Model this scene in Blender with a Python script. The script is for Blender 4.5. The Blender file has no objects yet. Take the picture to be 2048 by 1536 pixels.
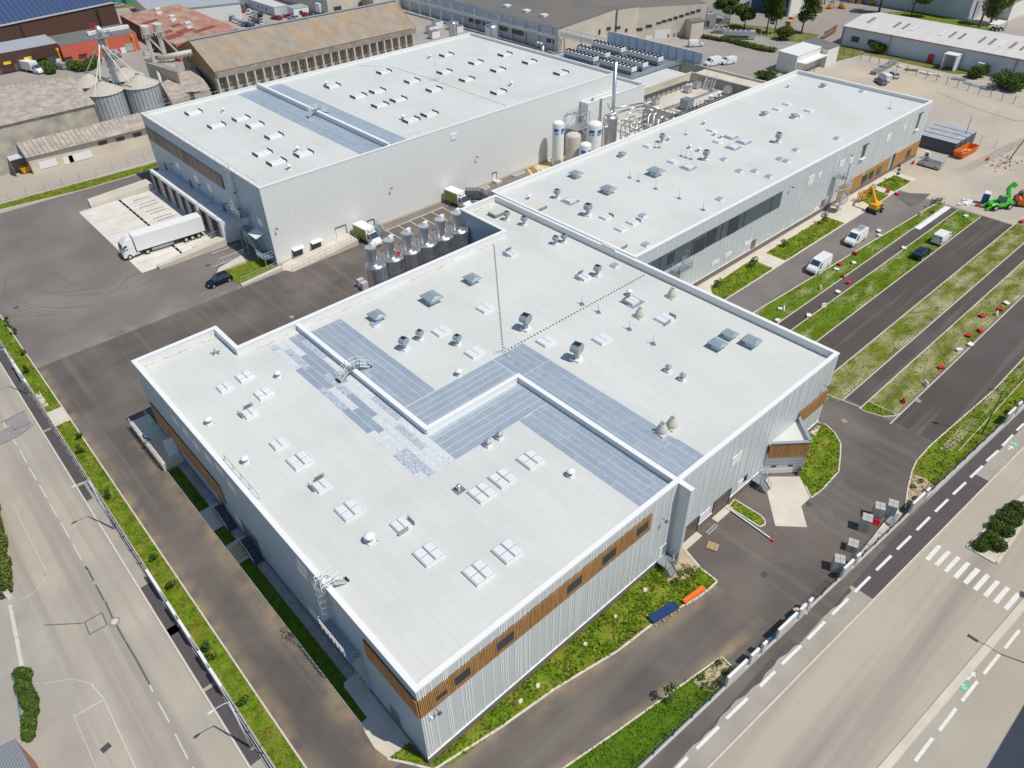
import bpy,math,random
import numpy as np
from mathutils import Vector,Matrix
random.seed(7)
RNG = np.random.default_rng(7)
S = bpy.context.scene
COL = S.collection
# ------------------------------------------------------------------ camera
H = 65.0; FPX = 1488.83; CA = .8486; CB = .6761; CR = -.0244
fwd = Vector((math.cos(CA)*math.cos(CB),math.sin(CA)*math.cos(CB),-math.sin(CB)))
rgt = Vector((math.sin(CA),-math.cos(CA),0.0)); upv = rgt.cross(fwd)
r2 = rgt*math.cos(CR) + upv*math.sin(CR); u2 = -rgt*math.sin(CR) + upv*math.cos(CR)
cam = bpy.data.cameras.new('camera'); camo = bpy.data.objects.new('camera',cam); COL.objects.link(camo)
cam.sensor_fit = 'HORIZONTAL'; cam.sensor_width = 36.0; cam.lens = FPX/2048*36.0
cam.clip_start = 0.5; cam.clip_end = 4000
camo.matrix_world = Matrix(((r2.x,u2.x,-fwd.x,0),(r2.y,u2.y,-fwd.y,0),(r2.z,u2.z,-fwd.z,H),(0,0,0,1)))
S.camera = camo
# ------------------------------------------------------------------ daylight
SUN = Vector((0.20,-0.53,1.0)).normalized()
wd = bpy.data.worlds.new('World'); S.world = wd; wd.use_nodes = True
wn = wd.node_tree.nodes; wl = wd.node_tree.links
bg = wn['Background']; sk = wn.new('ShaderNodeTexSky'); sk.sky_type = 'NISHITA'; sk.sun_disc = False
sk.sun_elevation = math.asin(SUN.z); sk.sun_rotation = math.atan2(SUN.x,SUN.y)
sk.altitude = 50; sk.air_density = 1.0; sk.dust_density = 0.4; sk.ozone_density = 1.3
wl.new(sk.outputs[0],bg.inputs[0]); bg.inputs[1].default_value = 0.105
sl = bpy.data.lights.new('sun','SUN'); sl.energy = 3.9; sl.angle = math.radians(0.5); sl.color = (1.0,.945,.84)
so = bpy.data.objects.new('sun',sl); COL.objects.link(so)
so.rotation_euler = (-SUN).to_track_quat('-Z','Y').to_euler(); so.location = (60,20,150)
S.view_settings.view_transform = 'Standard'; S.view_settings.look = 'None'
S.view_settings.exposure = -0.06; S.view_settings.gamma = 1.0; S.view_settings.use_curve_mapping = False
try: S.cycles.max_bounces = 5; S.cycles.diffuse_bounces = 3; S.cycles.glossy_bounces = 3
except Exception: pass
# ------------------------------------------------------------------ surveying helpers: a sighting of the drone frame turned into a place on the ground / a level / a facade
def ray(px,py):
    return r2*((px-1024)/FPX) + u2*(-(py-768)/FPX) + fwd
def U(px,py,z=0.0):
    d = ray(px,py); t = (z-H)/d.z
    return Vector((d.x*t,d.y*t,z))
OX = (0,500,1000,1520); OY = (0,380,760,1136)
def tp(c,X,Y): return OX[c//10]+X/3.84,OY[c % 10]+Y/3.84
def T(c,X,Y,z=0.0): return U(*tp(c,X,Y),z)
def onY(px,py,y):
    d = ray(px,py); t = y/d.y; return Vector((d.x*t,y,H+d.z*t))
def onX(px,py,x):
    d = ray(px,py); t = x/d.x; return Vector((x,d.y*t,H+d.z*t))
# ------------------------------------------------------------------ mesh builder
class MB:
    def __init__(s): s.v = []; s.f = []; s.mi = []; s.m = 0
    def add(s,vs,fs):
        n = len(s.v); s.v += [tuple(p) for p in vs]
        for f in fs: s.f.append([i+n for i in f]); s.mi.append(s.m)
        return s
    def quad(s,a,b,c,d): return s.add([a,b,c,d],[(0,1,2,3)])
    def poly(s,pts): return s.add(pts,[tuple(range(len(pts)))])
    def box(s,x0,x1,y0,y1,z0,z1,bot=True):
        v = [(x0,y0,z0),(x1,y0,z0),(x1,y1,z0),(x0,y1,z0),(x0,y0,z1),(x1,y0,z1),(x1,y1,z1),(x0,y1,z1)]
        f = [(4,5,6,7),(0,1,5,4),(1,2,6,5),(2,3,7,6),(3,0,4,7)]
        if bot: f.append((3,2,1,0))
        return s.add(v,f)
    def cbox(s,c,dx,dy,dz,a=0.0):      # centred in x,y ; standing on c.z ; turned by a
        ca,sa = math.cos(a),math.sin(a); v = []
        for z in (c[2],c[2]+dz):
            for x,y in ((-dx/2,-dy/2),(dx/2,-dy/2),(dx/2,dy/2),(-dx/2,dy/2)):
                v.append((c[0]+x*ca-y*sa,c[1]+x*sa+y*ca,z))
        return s.add(v,[(4,5,6,7),(0,1,5,4),(1,2,6,5),(2,3,7,6),(3,0,4,7),(3,2,1,0)])
    def prism(s,pts,z0,z1,bot=False):
        n = len(pts); a = sum(pts[i][0]*pts[(i+1) % n][1]-pts[(i+1) % n][0]*pts[i][1] for i in range(n))
        if a < 0: pts = pts[::-1]
        v = [(p[0],p[1],z0) for p in pts]+[(p[0],p[1],z1) for p in pts]
        f = [tuple(range(n,2*n))]+[(i,(i+1) % n,(i+1) % n+n,i+n) for i in range(n)]
        if bot: f.append(tuple(range(n-1,-1,-1)))
        return s.add(v,f)
    def sheet(s,pts,z):
        n = len(pts); a = sum(pts[i][0]*pts[(i+1) % n][1]-pts[(i+1) % n][0]*pts[i][1] for i in range(n))
        if a < 0: pts = pts[::-1]
        return s.poly([(p[0],p[1],z) for p in pts])
    def bar(s,a,b,w,h=None):
        h = h or w; a = Vector(a); b = Vector(b); d = b-a
        if d.length < 1e-6: return s
        d.normalize(); u = Vector((0,0,1)) if abs(d.z) < .9 else Vector((1,0,0))
        x = d.cross(u).normalized()*w/2; y = x.cross(d).normalized()*h/2
        v = [a-x-y,a+x-y,a+x+y,a-x+y,b-x-y,b+x-y,b+x+y,b-x+y]
        return s.add(v,[(3,2,1,0),(4,5,6,7),(0,1,5,4),(1,2,6,5),(2,3,7,6),(3,0,4,7)])
    def cyl(s,a,b,r0,r1=None,n=12,caps=True):
        r1 = r0 if r1 is None else r1; a = Vector(a); b = Vector(b); d = (b-a).normalized()
        u = Vector((0,0,1)) if abs(d.z) < .9 else Vector((1,0,0))
        x = d.cross(u).normalized(); y = d.cross(x).normalized()*-1
        v = []
        for c,r in ((a,r0),(b,r1)):
            for i in range(n):
                t = 2*math.pi*i/n; v.append(c+x*(r*math.cos(t))+y*(-r*math.sin(t)))
        f = [(i,(i+1) % n,(i+1) % n+n,i+n) for i in range(n)]
        if caps: f += [tuple(range(n-1,-1,-1)),tuple(range(n,2*n))]
        f = [tuple(reversed(q)) for q in f] if False else f
        return s.add(v,f)
    def lathe(s,c,prof,n=16):
        v = []; m = len(prof)
        for r,z in prof:
            for i in range(n):
                t = 2*math.pi*i/n; v.append((c[0]+r*math.cos(t),c[1]+r*math.sin(t),c[2]+z))
        f = [(j*n+i,j*n+(i+1) % n,(j+1)*n+(i+1) % n,(j+1)*n+i) for j in range(m-1) for i in range(n)]
        f.append(tuple(range((m-1)*n,m*n)))
        return s.add(v,f)
    def tube(s,pts,r,n=6):
        for a,b in zip(pts,pts[1:]): s.cyl(a,b,r,n=n)
        return s
    def rail(s,pts,h=1.05,r=.03,step=1.6,mid=True):     # guard rail along pts (3D)
        for a,b in zip(pts,pts[1:]):
            a = Vector(a); b = Vector(b); L = (b-a).length; k = max(1,round(L/step)); up = Vector((0,0,h))
            s.bar(a+up,b+up,2*r)
            if mid: s.bar(a+up*.5,b+up*.5,1.6*r)
            for i in range(k+1):
                p = a.lerp(b,i/k); s.bar(p,p+up,2*r)
        return s
    def stairs(s,a,b,w,n,th=.05):      # treads from a up to b, width w across
        a = Vector(a); b = Vector(b); d = b-a; dh = Vector((d.x,d.y,0)); L = dh.length; dh.normalize(); sd = Vector((-dh.y,dh.x,0))*w/2
        for i in range(n):
            p = a.lerp(b,(i+.5)/n); g = dh*(L/n*.46)
            s.add([p-sd-g,p+sd-g,p+sd+g,p-sd+g,p-sd-g-Vector((0,0,th)),p+sd-g-Vector((0,0,th)),p+sd+g-Vector((0,0,th)),p-sd+g-Vector((0,0,th))],
                  [(3,2,1,0),(4,5,6,7),(0,1,5,4),(1,2,6,5),(2,3,7,6),(3,0,4,7)])
        for q in (-1,1): s.bar(a+sd*q,b+sd*q,.06,.2)
        return s
ORG = {}
def mesh_of(name,mb,org=Vector((0,0,0)),mats=(),smooth=False):
    me = bpy.data.meshes.new(name)
    ox,oy,oz = org
    me.from_pydata([(x-ox,y-oy,z-oz) for x,y,z in mb.v],[],mb.f)
    for m in mats: me.materials.append(m)
    if len(mats) > 1: me.polygons.foreach_set('material_index',mb.mi)
    if smooth: me.polygons.foreach_set('use_smooth',[True]*len(me.polygons))
    me.update(); return me
def mlist(m): return list(m) if isinstance(m,(list,tuple)) else [m]
def tag(o,label=None,cat=None,group=None,kind=None):
    if label: o['label'] = label
    if cat: o['category'] = cat
    if group: o['group'] = group
    if kind: o['kind'] = kind
    return o
def part(name,mb,mat,parent,kind=None,label=None,smooth=False):
    org = ORG.get(parent.name,Vector((0,0,0)))
    o = bpy.data.objects.new(name,mesh_of(name,mb,org,mlist(mat),smooth)); COL.objects.link(o)
    o.parent = parent; ORG[o.name] = org
    return tag(o,label,None,None,kind)
def thing(name,label,cat,loc=(0,0,0),rot=0.0,group=None,world=True):
    o = bpy.data.objects.new(name,None); COL.objects.link(o); o.location = loc; o.rotation_euler = (0,0,rot)
    o.empty_display_size = .3
    ORG[o.name] = Vector(loc) if world else Vector((0,0,0))
    return tag(o,label,cat,group)
def single(name,mb,mat,label=None,cat=None,group=None,kind=None,smooth=False,org=None):
    if org is None:
        a = np.array(mb.v); org = Vector((float(a[:,0].mean()),float(a[:,1].mean()),float(a[:,2].min())))
    o = bpy.data.objects.new(name,mesh_of(name,mb,org,mlist(mat),smooth)); COL.objects.link(o); o.location = org
    ORG[o.name] = Vector(org)
    return tag(o,label,cat,group,kind)
def struct(name,mb,mat,kind='structure'): return single(name,mb,mat,kind=kind)
KIDS = {}
def dup(root,loc,rot=0.0,label=None,group=None,mats=None):
    kids = [o for o in bpy.data.objects if o.parent == root] if root.name not in KIDS else KIDS[root.name]
    KIDS[root.name] = kids
    r = root.copy(); COL.objects.link(r); r.location = loc; r.rotation_euler = (0,0,rot)
    if label: r['label'] = label
    if group: r['group'] = group
    for ch in kids:
        c = ch.copy(); COL.objects.link(c); c.parent = r; remat(c,mats)
        if ch.name not in KIDS: KIDS[ch.name] = [o for o in bpy.data.objects if o.parent == ch]
        for g in KIDS[ch.name]:
            d = g.copy(); COL.objects.link(d); d.parent = c; remat(d,mats)
    return r
def remat(o,mats):
    if not mats or o.type != 'MESH': return
    for s in o.material_slots:
        if s.material and s.material.name in mats:
            m = mats[s.material.name]; s.link = 'OBJECT'; s.material = m
def tile(name,me,loc,parent,rot=(0,0,0)):
    o = bpy.data.objects.new(name,me); COL.objects.link(o); o.parent = parent
    o.location = Vector(loc)-ORG.get(parent.name,Vector((0,0,0))); o.rotation_euler = rot
    return o
# ------------------------------------------------------------------ materials
def mat(name,col,rough=.7,metal=0.0,var=.08,scale=.6,col2=None,amt=.5,bump=0.0,bscale=8.0,spec=.4,stretch=None,fine=0.0,hi=.62,lo=.42):
    """principled; colour mottled by a big noise (var), mixed to col2 in patches (amt), fine speckle, bump"""
    m = bpy.data.materials.new(name); m.use_nodes = True; n = m.node_tree.nodes; l = m.node_tree.links
    b = n['Principled BSDF']; b.inputs['Roughness'].default_value = rough; b.inputs['Metallic'].default_value = metal
    b.inputs['Specular IOR Level'].default_value = spec
    geo = n.new('ShaderNodeNewGeometry'); src = geo.outputs['Position']
    if stretch:
        mp = n.new('ShaderNodeMapping'); mp.inputs['Scale'].default_value = stretch; l.new(src,mp.inputs[0]); src2 = mp.outputs[0]
    else: src2 = src
    def noise(sc,det=4,s=None):
        t = n.new('ShaderNodeTexNoise'); t.inputs['Scale'].default_value = sc; t.inputs['Detail'].default_value = det; l.new(s or src2,t.inputs[0]); return t.outputs[0]
    rgb = n.new('ShaderNodeRGB'); rgb.outputs[0].default_value = (*col,1); cur = rgb.outputs[0]
    if col2:
        r = n.new('ShaderNodeMapRange'); r.inputs[1].default_value = lo; r.inputs[2].default_value = hi; r.inputs[4].default_value = amt
        l.new(noise(scale,6),r.inputs[0])
        mx = n.new('ShaderNodeMixRGB'); l.new(r.outputs[0],mx.inputs[0]); l.new(cur,mx.inputs[1]); mx.inputs[2].default_value = (*col2,1); cur = mx.outputs[0]
    def mul(cur,fac_out,amp):
        r = n.new('ShaderNodeMapRange'); r.inputs[1].default_value = .25; r.inputs[2].default_value = .75
        r.inputs[3].default_value = 1-amp; r.inputs[4].default_value = 1+amp; l.new(fac_out,r.inputs[0])
        mx = n.new('ShaderNodeVectorMath'); mx.operation = 'SCALE'; l.new(cur,mx.inputs[0]); l.new(r.outputs[0],mx.inputs['Scale']); return mx.outputs[0]
    if var: cur = mul(cur,noise(scale*1.7+.013,5),var)
    if fine: cur = mul(cur,noise(9.0,3,src),fine)
    l.new(cur,b.inputs['Base Color'])
    if bump:
        bp = n.new('ShaderNodeBump'); bp.inputs['Strength'].default_value = bump; bp.inputs['Distance'].default_value = .05
        l.new(noise(bscale,3),bp.inputs['Height']); l.new(bp.outputs[0],b.inputs['Normal'])
    return m
def nodes(m): return m.node_tree.nodes,m.node_tree.links,m.node_tree.nodes['Principled BSDF']
M = {}
def mk(k,name,*a,**kw): M[k] = mat(name,*a,**kw); return M[k]
mk('yard','yard asphalt',(.175,.155,.143),.9,var=.16,scale=.045,col2=(.225,.198,.178),amt=.75,fine=.10,bump=.2,bscale=20)
mk('fresh','fresh asphalt',(.080,.066,.060),.88,var=.14,scale=.08,col2=(.12,.104,.098),amt=.5,fine=.12,bump=.2,bscale=20)
mk('lane','dusty lane asphalt',(.110,.095,.086),.9,var=.16,scale=.09,col2=(.18,.155,.135),amt=.7,fine=.1)
mk('road','pale old road',(.43,.385,.32),.92,var=.10,scale=.07,col2=(.35,.325,.29),amt=.6,fine=.10)
mk('path','grey footpath',(.36,.33,.285),.92,var=.12,scale=.2,fine=.12)
mk('patch','dark patch asphalt',(.09,.078,.08),.85,var=.12,scale=.3,fine=.15)
mk('sand','dusty sand stain',(.40,.30,.19),.95,var=.2,scale=.4,fine=.15)
mk('dirt','pale trodden dirt',(.47,.41,.33),.95,var=.12,scale=.05,col2=(.38,.35,.31),amt=.8,fine=.12)
mk('gravel','gravel',(.36,.34,.31),.95,var=.2,scale=.5,fine=.35,bump=.5,bscale=14)
mk('conc','pale concrete',(.62,.57,.49),.85,var=.07,scale=.25,col2=(.54,.49,.42),amt=.6,fine=.05)
mk('kerb','kerb concrete',(.60,.55,.47),.85,var=.1,scale=.8,fine=.08)
mk('paint','white road paint',(.74,.73,.71),.6,var=.06,scale=2,col2=(.55,.53,.5),amt=.5,lo=.5,hi=.75)
mk('faint','worn road paint',(.58,.55,.51),.8,var=.1,scale=2)
mk('ypaint','yellow road paint',(.75,.50,.03),.6,var=.08)
mk('green','green lane paint',(.13,.48,.26),.7,var=.12,scale=2)
mk('grass','grass',(.12,.19,.012),.95,var=.4,scale=.5,col2=(.22,.19,.035),amt=.6,fine=.4,bump=.6,bscale=6,spec=.1)
mk('dgrass','lush grass',(.08,.15,.010),.95,var=.3,scale=.6,fine=.35,bump=.6,bscale=6,spec=.1)
mk('farmgrass','dry verge grass',(.13,.155,.035),.95,var=.25,scale=.2,col2=(.26,.21,.09),amt=.7,fine=.2,spec=.1)
mk('blade','grass blades',(.125,.24,.018),.8,var=.3,scale=.6,col2=(.24,.25,.04),amt=.5,spec=.1)
mk('dblade','dry grass blades',(.19,.21,.04),.8,var=.3,scale=.5,col2=(.09,.16,.012),amt=.8,spec=.1)
mk('leaf','leaves',(.055,.10,.018),.8,var=.45,scale=1.2,col2=(.12,.18,.03),amt=.7,spec=.2)
mk('leaf2','yellow green leaves',(.10,.15,.03),.8,var=.35,scale=1.2,col2=(.16,.18,.04),amt=.7,spec=.2)
mk('bark','bark',(.16,.12,.09),.9,var=.2)
mk('soil','bare soil',(.48,.37,.25),.95,var=.2,scale=.6,col2=(.36,.29,.2),amt=.6,fine=.2)
mk('stone','pale stone',(.62,.56,.46),.9,var=.15,scale=2)
mk('roofw','white roof membrane',(.635,.65,.63),.55,var=.035,scale=.08,col2=(.58,.59,.565),amt=.6,fine=.015,spec=.35)
mk('coping','white coping',(.80,.80,.80),.35,var=.02)
mk('clad','light grey cladding',(.59,.625,.64),.38,var=.03,scale=.12,metal=.1)
mk('cladw','white cladding',(.76,.765,.75),.38,var=.02)
mk('rib','white cladding rib',(.86,.87,.87),.35,var=0)
mk('panel','dark grey glazed panel',(.085,.11,.135),.3,var=.1,scale=.3,spec=.6)
mk('plinth','brown plinth',(.20,.155,.135),.85,var=.08,fine=.06)
mk('wood','larch slats',(.46,.245,.095),.7,var=.25,scale=1.5,stretch=(1,1,.15))
mk('woodg','weathered larch boards',(.26,.205,.16),.75,var=.3,scale=2.0,stretch=(1,1,.1))
mk('woodd','shadow gap behind slats',(.06,.035,.02),.9,var=0)
mk('glass','dark window glass',(.035,.048,.062),.28,var=0,spec=.5)
mk('wind','windscreen glass',(.03,.07,.10),.06,var=0,spec=1.0)
mk('frost','opal skylight',(.72,.74,.76),.3,var=.02,spec=.6)
mk('blueg','blue tinted skylight glass',(.30,.42,.58),.12,var=.03,spec=.9)
mk('galv','galvanised steel',(.38,.41,.43),.42,metal=.65,var=.08,scale=1.5)
mk('hood','painted grey hood',(.30,.37,.41),.45,metal=.2,var=.05)
mk('steel','brushed stainless steel',(.74,.73,.72),.36,metal=1.0,var=.08,scale=.5,stretch=(3,3,.1))
mk('rail','galvanised rail',(.62,.64,.65),.4,metal=.5,var=0)
mk('white','white paint',(.78,.78,.78),.4,var=.02)
mk('cream','cream paint',(.66,.64,.58),.5,var=.03)
mk('beige','beige fibreglass',(.55,.53,.46),.55,var=.05)
mk('black','black rubber',(.02,.02,.022),.8,var=0)
mk('dark','dark grey',(.07,.075,.085),.55,var=.05)
mk('mid','mid grey',(.25,.25,.26),.6,var=.08)
mk('blue','sign blue',(.01,.16,.48),.45,var=0)
mk('navy','navy blue',(.012,.045,.13),.4,var=.05)
mk('red','barrier red',(.55,.025,.035),.45,var=.06)
mk('orange','orange paint',(.75,.16,.02),.5,var=.08)
mk('yellow','machine yellow',(.75,.36,.01),.45,var=.05)
mk('mgreen','machine green',(.06,.50,.03),.4,var=.05)
mk('lgreen','livery green',(.12,.30,.04),.5,var=.5,scale=1.6,col2=(.42,.22,.06),amt=.9)
mk('pblue','toilet blue',(.03,.14,.30),.5,var=.04)
mk('skin','skin',(.55,.33,.24),.6,var=0)
mk('hair','dark hair',(.02,.015,.012),.7,var=0)
mk('pallet','pallet wood',(.50,.36,.20),.8,var=.2,scale=3)
mk('block','grey concrete block',(.46,.46,.45),.85,var=.12,scale=3)
mk('brown','dark brown cladding',(.085,.045,.032),.65,var=.08,scale=.4)
mk('coral','coral red render',(.60,.135,.085),.8,var=.06,scale=.3)
mk('amber','amber paint',(.75,.33,.03),.6,var=.05)
mk('aged','aged fibre cement roof',(.44,.385,.33),.95,var=.2,scale=.5,col2=(.30,.255,.225),amt=.7,fine=.2,bump=.3)
mk('hroof','weathered hangar roof',(.34,.29,.235),.95,var=.16,scale=.25,col2=(.42,.275,.15),amt=.7,fine=.25,lo=.48,hi=.66,stretch=(1,.35,1))
mk('rust','rusty corrugated roof',(.40,.19,.14),.9,var=.2,scale=.35,col2=(.42,.33,.26),amt=.8,fine=.15,stretch=(1,.4,1))
mk('ocre','ochre fascia',(.30,.215,.12),.85,var=.1,scale=.5)
mk('oldw','stained old wall',(.46,.42,.35),.95,var=.2,scale=.3,col2=(.28,.255,.225),amt=.7,fine=.1)
mk('render','cream render',(.62,.56,.46),.9,var=.06,scale=.2,col2=(.52,.46,.37),amt=.5)
mk('renderw','white render',(.70,.69,.65),.85,var=.05,scale=.3)
mk('greyroof','grey bitumen roof',(.155,.155,.15),.95,var=.1,scale=.06,col2=(.20,.17,.14),amt=.6,fine=.1)
mk('solar','solar cell',(.035,.06,.16),.2,var=.06,spec=.8)
mk('zinc','zinc sheet',(.55,.56,.57),.45,metal=.4,var=.1,scale=.4)
mk('bluewall','pale blue metal wall',(.55,.61,.67),.5,metal=.1,var=.06,scale=.3)
mk('shedroof','pale metal roof',(.66,.64,.61),.5,metal=.1,var=.07,scale=.3,stretch=(.2,1,1))
mk('silo','galvanised silo wall',(.46,.50,.54),.5,metal=.25,var=.15,scale=.6)
mk('siloroof','silo cone roof',(.50,.46,.40),.8,var=.1,scale=1.0,col2=(.40,.28,.18),amt=.6,lo=.55,hi=.75)
mk('deck','grating',(.30,.36,.40),.5,metal=.5,var=.15,scale=3)
mk('hiviz','hi-vis green',(.25,.85,.05),.7,var=0)
mk('tan','tan board',(.62,.45,.26),.8,var=.15,scale=2)
mk('teal','teal machine',(.05,.28,.30),.5,var=.1)
# ribbed cladding: faint vertical relief on galvanised planes
def ribbump(m,axis,pitch,strength=.5):
    n,l,b = nodes(m)
    g = n.new('ShaderNodeNewGeometry'); sp = n.new('ShaderNodeSeparateXYZ'); l.new(g.outputs['Position'],sp.inputs[0])
    mm = n.new('ShaderNodeMath'); mm.operation = 'MULTIPLY'; mm.inputs[1].default_value = 2*math.pi/pitch; l.new(sp.outputs[axis],mm.inputs[0])
    sn = n.new('ShaderNodeMath'); sn.operation = 'SINE'; l.new(mm.outputs[0],sn.inputs[0])
    bp = n.new('ShaderNodeBump'); bp.inputs['Strength'].default_value = strength; bp.inputs['Distance'].default_value = .04
    l.new(sn.outputs[0],bp.inputs['Height']); l.new(bp.outputs[0],b.inputs['Normal'])
ribbump(M['hroof'],0,.35,.8); ribbump(M['rust'],0,.9,1.0); ribbump(M['shedroof'],1,.6,.8)
# roof membrane: welded roll joints as a faint print
def rolls(m,w=6.5,h=1.05,amt=.06,rot=0.0,mort=.03):
    n,l,b = nodes(m)
    g = n.new('ShaderNodeNewGeometry'); mp = n.new('ShaderNodeMapping'); mp.inputs['Rotation'].default_value = (0,0,rot); l.new(g.outputs['Position'],mp.inputs[0])
    bt = n.new('ShaderNodeTexBrick'); l.new(mp.outputs[0],bt.inputs[0]); bt.inputs['Scale'].default_value = 1.0
    bt.inputs['Brick Width'].default_value = w; bt.inputs['Row Height'].default_value = h; bt.inputs['Mortar Size'].default_value = mort
    bt.inputs['Color1'].default_value = (1,1,1,1); bt.inputs['Color2'].default_value = (.965,.965,.96,1); bt.inputs['Mortar'].default_value = (1-amt*2.4,1-amt*2.4,1-amt*2.4,1)
    bc = b.inputs['Base Color']; src = bc.links[0].from_socket
    mx = n.new('ShaderNodeMixRGB'); mx.blend_type = 'MULTIPLY'; mx.inputs[0].default_value = 1; l.new(src,mx.inputs[1]); l.new(bt.outputs[0],mx.inputs[2]); l.new(mx.outputs[0],bc)
rolls(M['roofw'],6.5,1.05,.05,math.pi/2,.025)
rolls(M['conc'],4.0,4.0,.05,0,.03)
# reflective aluminium-faced roof sheet, sky reflection put into blue base, worn white in scratches
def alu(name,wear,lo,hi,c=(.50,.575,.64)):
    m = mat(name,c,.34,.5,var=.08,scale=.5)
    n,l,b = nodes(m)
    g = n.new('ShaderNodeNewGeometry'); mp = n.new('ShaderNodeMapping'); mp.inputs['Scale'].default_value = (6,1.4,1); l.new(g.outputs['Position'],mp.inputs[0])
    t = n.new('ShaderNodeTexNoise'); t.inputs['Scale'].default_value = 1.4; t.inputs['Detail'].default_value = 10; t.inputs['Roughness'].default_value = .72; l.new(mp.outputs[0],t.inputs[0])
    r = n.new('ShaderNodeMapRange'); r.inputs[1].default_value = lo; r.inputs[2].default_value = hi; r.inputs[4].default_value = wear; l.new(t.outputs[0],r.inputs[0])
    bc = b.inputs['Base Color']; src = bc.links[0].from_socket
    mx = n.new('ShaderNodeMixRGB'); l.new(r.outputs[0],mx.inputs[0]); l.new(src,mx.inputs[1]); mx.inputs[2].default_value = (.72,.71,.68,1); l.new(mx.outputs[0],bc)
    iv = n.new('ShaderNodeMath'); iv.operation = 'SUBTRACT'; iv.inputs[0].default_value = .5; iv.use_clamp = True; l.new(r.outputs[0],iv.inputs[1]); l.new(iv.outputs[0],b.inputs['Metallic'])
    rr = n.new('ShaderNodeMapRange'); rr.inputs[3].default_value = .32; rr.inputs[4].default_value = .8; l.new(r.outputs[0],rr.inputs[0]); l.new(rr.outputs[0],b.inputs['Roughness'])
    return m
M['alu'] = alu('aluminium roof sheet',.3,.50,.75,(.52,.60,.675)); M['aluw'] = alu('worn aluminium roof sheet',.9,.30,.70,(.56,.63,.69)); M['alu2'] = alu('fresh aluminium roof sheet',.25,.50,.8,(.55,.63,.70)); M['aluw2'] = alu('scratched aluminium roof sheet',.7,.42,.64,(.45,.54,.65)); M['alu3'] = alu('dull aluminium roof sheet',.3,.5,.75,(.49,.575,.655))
# paver grid with grass growing through
def paver():
    m = mat('grass paver',(.15,.185,.022),.95,var=.3,scale=.45,col2=(.46,.41,.25),amt=.85,fine=.3,bump=.5,bscale=7,lo=.40,hi=.66,stretch=(.45,1,1),spec=.1)
    rolls(m,.42,.42,.12,0,.05); return m
M['paver'] = paver()
M['paverg'] = mat('overgrown grass paver',(.12,.19,.014),.95,var=.3,scale=.45,col2=(.38,.35,.20),amt=.8,fine=.3,bump=.5,bscale=7,lo=.50,hi=.70,stretch=(.45,1,1),spec=.1); rolls(M['paverg'],.42,.42,.06,0,.05)
def streaks(m,col,sx,sy,lo,hi,amt,sc=1.0,rot=0.0):
    n,l,b = nodes(m)
    g = n.new('ShaderNodeNewGeometry'); mp = n.new('ShaderNodeMapping'); mp.inputs['Scale'].default_value = (sx,sy,1); mp.inputs['Rotation'].default_value = (0,0,rot); l.new(g.outputs['Position'],mp.inputs[0])
    t = n.new('ShaderNodeTexNoise'); t.inputs['Scale'].default_value = sc; t.inputs['Detail'].default_value = 5; l.new(mp.outputs[0],t.inputs[0])
    r = n.new('ShaderNodeMapRange'); r.inputs[1].default_value = lo; r.inputs[2].default_value = hi; r.inputs[4].default_value = amt; l.new(t.outputs[0],r.inputs[0])
    bc = b.inputs['Base Color']; src = bc.links[0].from_socket
    mx = n.new('ShaderNodeMixRGB'); l.new(r.outputs[0],mx.inputs[0]); l.new(src,mx.inputs[1]); mx.inputs[2].default_value = (*col,1); l.new(mx.outputs[0],bc)
streaks(M['fresh'],(.20,.18,.165),.03,.8,.56,.72,.5)
streaks(M['lane'],(.20,.18,.16),.9,.03,.52,.7,.4)
streaks(M['road'],(.30,.27,.235),.7,.012,.46,.62,.75,.8)

def dust(m,lines,col=(.46,.335,.19)):
    """dirt washed against kerbs: lines = (nx, ny, c, width) with n.p + c the distance from the kerb"""
    n,l,b = nodes(m); g = n.new('ShaderNodeNewGeometry'); bc = b.inputs['Base Color']; acc = None
    for nx,ny,c,w in lines:
        d = n.new('ShaderNodeVectorMath'); d.operation = 'DOT_PRODUCT'; l.new(g.outputs['Position'],d.inputs[0]); d.inputs[1].default_value = (nx,ny,0)
        r = n.new('ShaderNodeMapRange'); r.inputs[1].default_value = -c; r.inputs[2].default_value = w-c; r.inputs[3].default_value = 1; r.inputs[4].default_value = 0; l.new(d.outputs['Value'],r.inputs[0])
        r2_ = n.new('ShaderNodeMapRange'); r2_.inputs[1].default_value = -c-.6; r2_.inputs[2].default_value = -c; l.new(d.outputs['Value'],r2_.inputs[0]); y = n.new('ShaderNodeMath'); y.operation = 'MULTIPLY'; l.new(r.outputs[0],y.inputs[0]); l.new(r2_.outputs[0],y.inputs[1])
        if acc is None: acc = y.outputs[0]
        else: x = n.new('ShaderNodeMath'); x.operation = 'MAXIMUM'; l.new(acc,x.inputs[0]); l.new(y.outputs[0],x.inputs[1]); acc = x.outputs[0]
    t = n.new('ShaderNodeTexNoise'); t.inputs['Scale'].default_value = .35; t.inputs['Detail'].default_value = 7; l.new(g.outputs['Position'],t.inputs[0])
    r = n.new('ShaderNodeMapRange'); r.inputs[1].default_value = .38; r.inputs[2].default_value = .78; r.inputs[4].default_value = .8; l.new(t.outputs[0],r.inputs[0])
    x = n.new('ShaderNodeMath'); x.operation = 'MULTIPLY'; l.new(acc,x.inputs[0]); l.new(r.outputs[0],x.inputs[1])
    mx = n.new('ShaderNodeMixRGB'); src = bc.links[0].from_socket; l.new(x.outputs[0],mx.inputs[0]); l.new(src,mx.inputs[1]); mx.inputs[2].default_value = (*col,1); l.new(mx.outputs[0],bc)
dust(M['yard'],[(0,1,-111.4,3.5)],(.34,.305,.26)); pass
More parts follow.
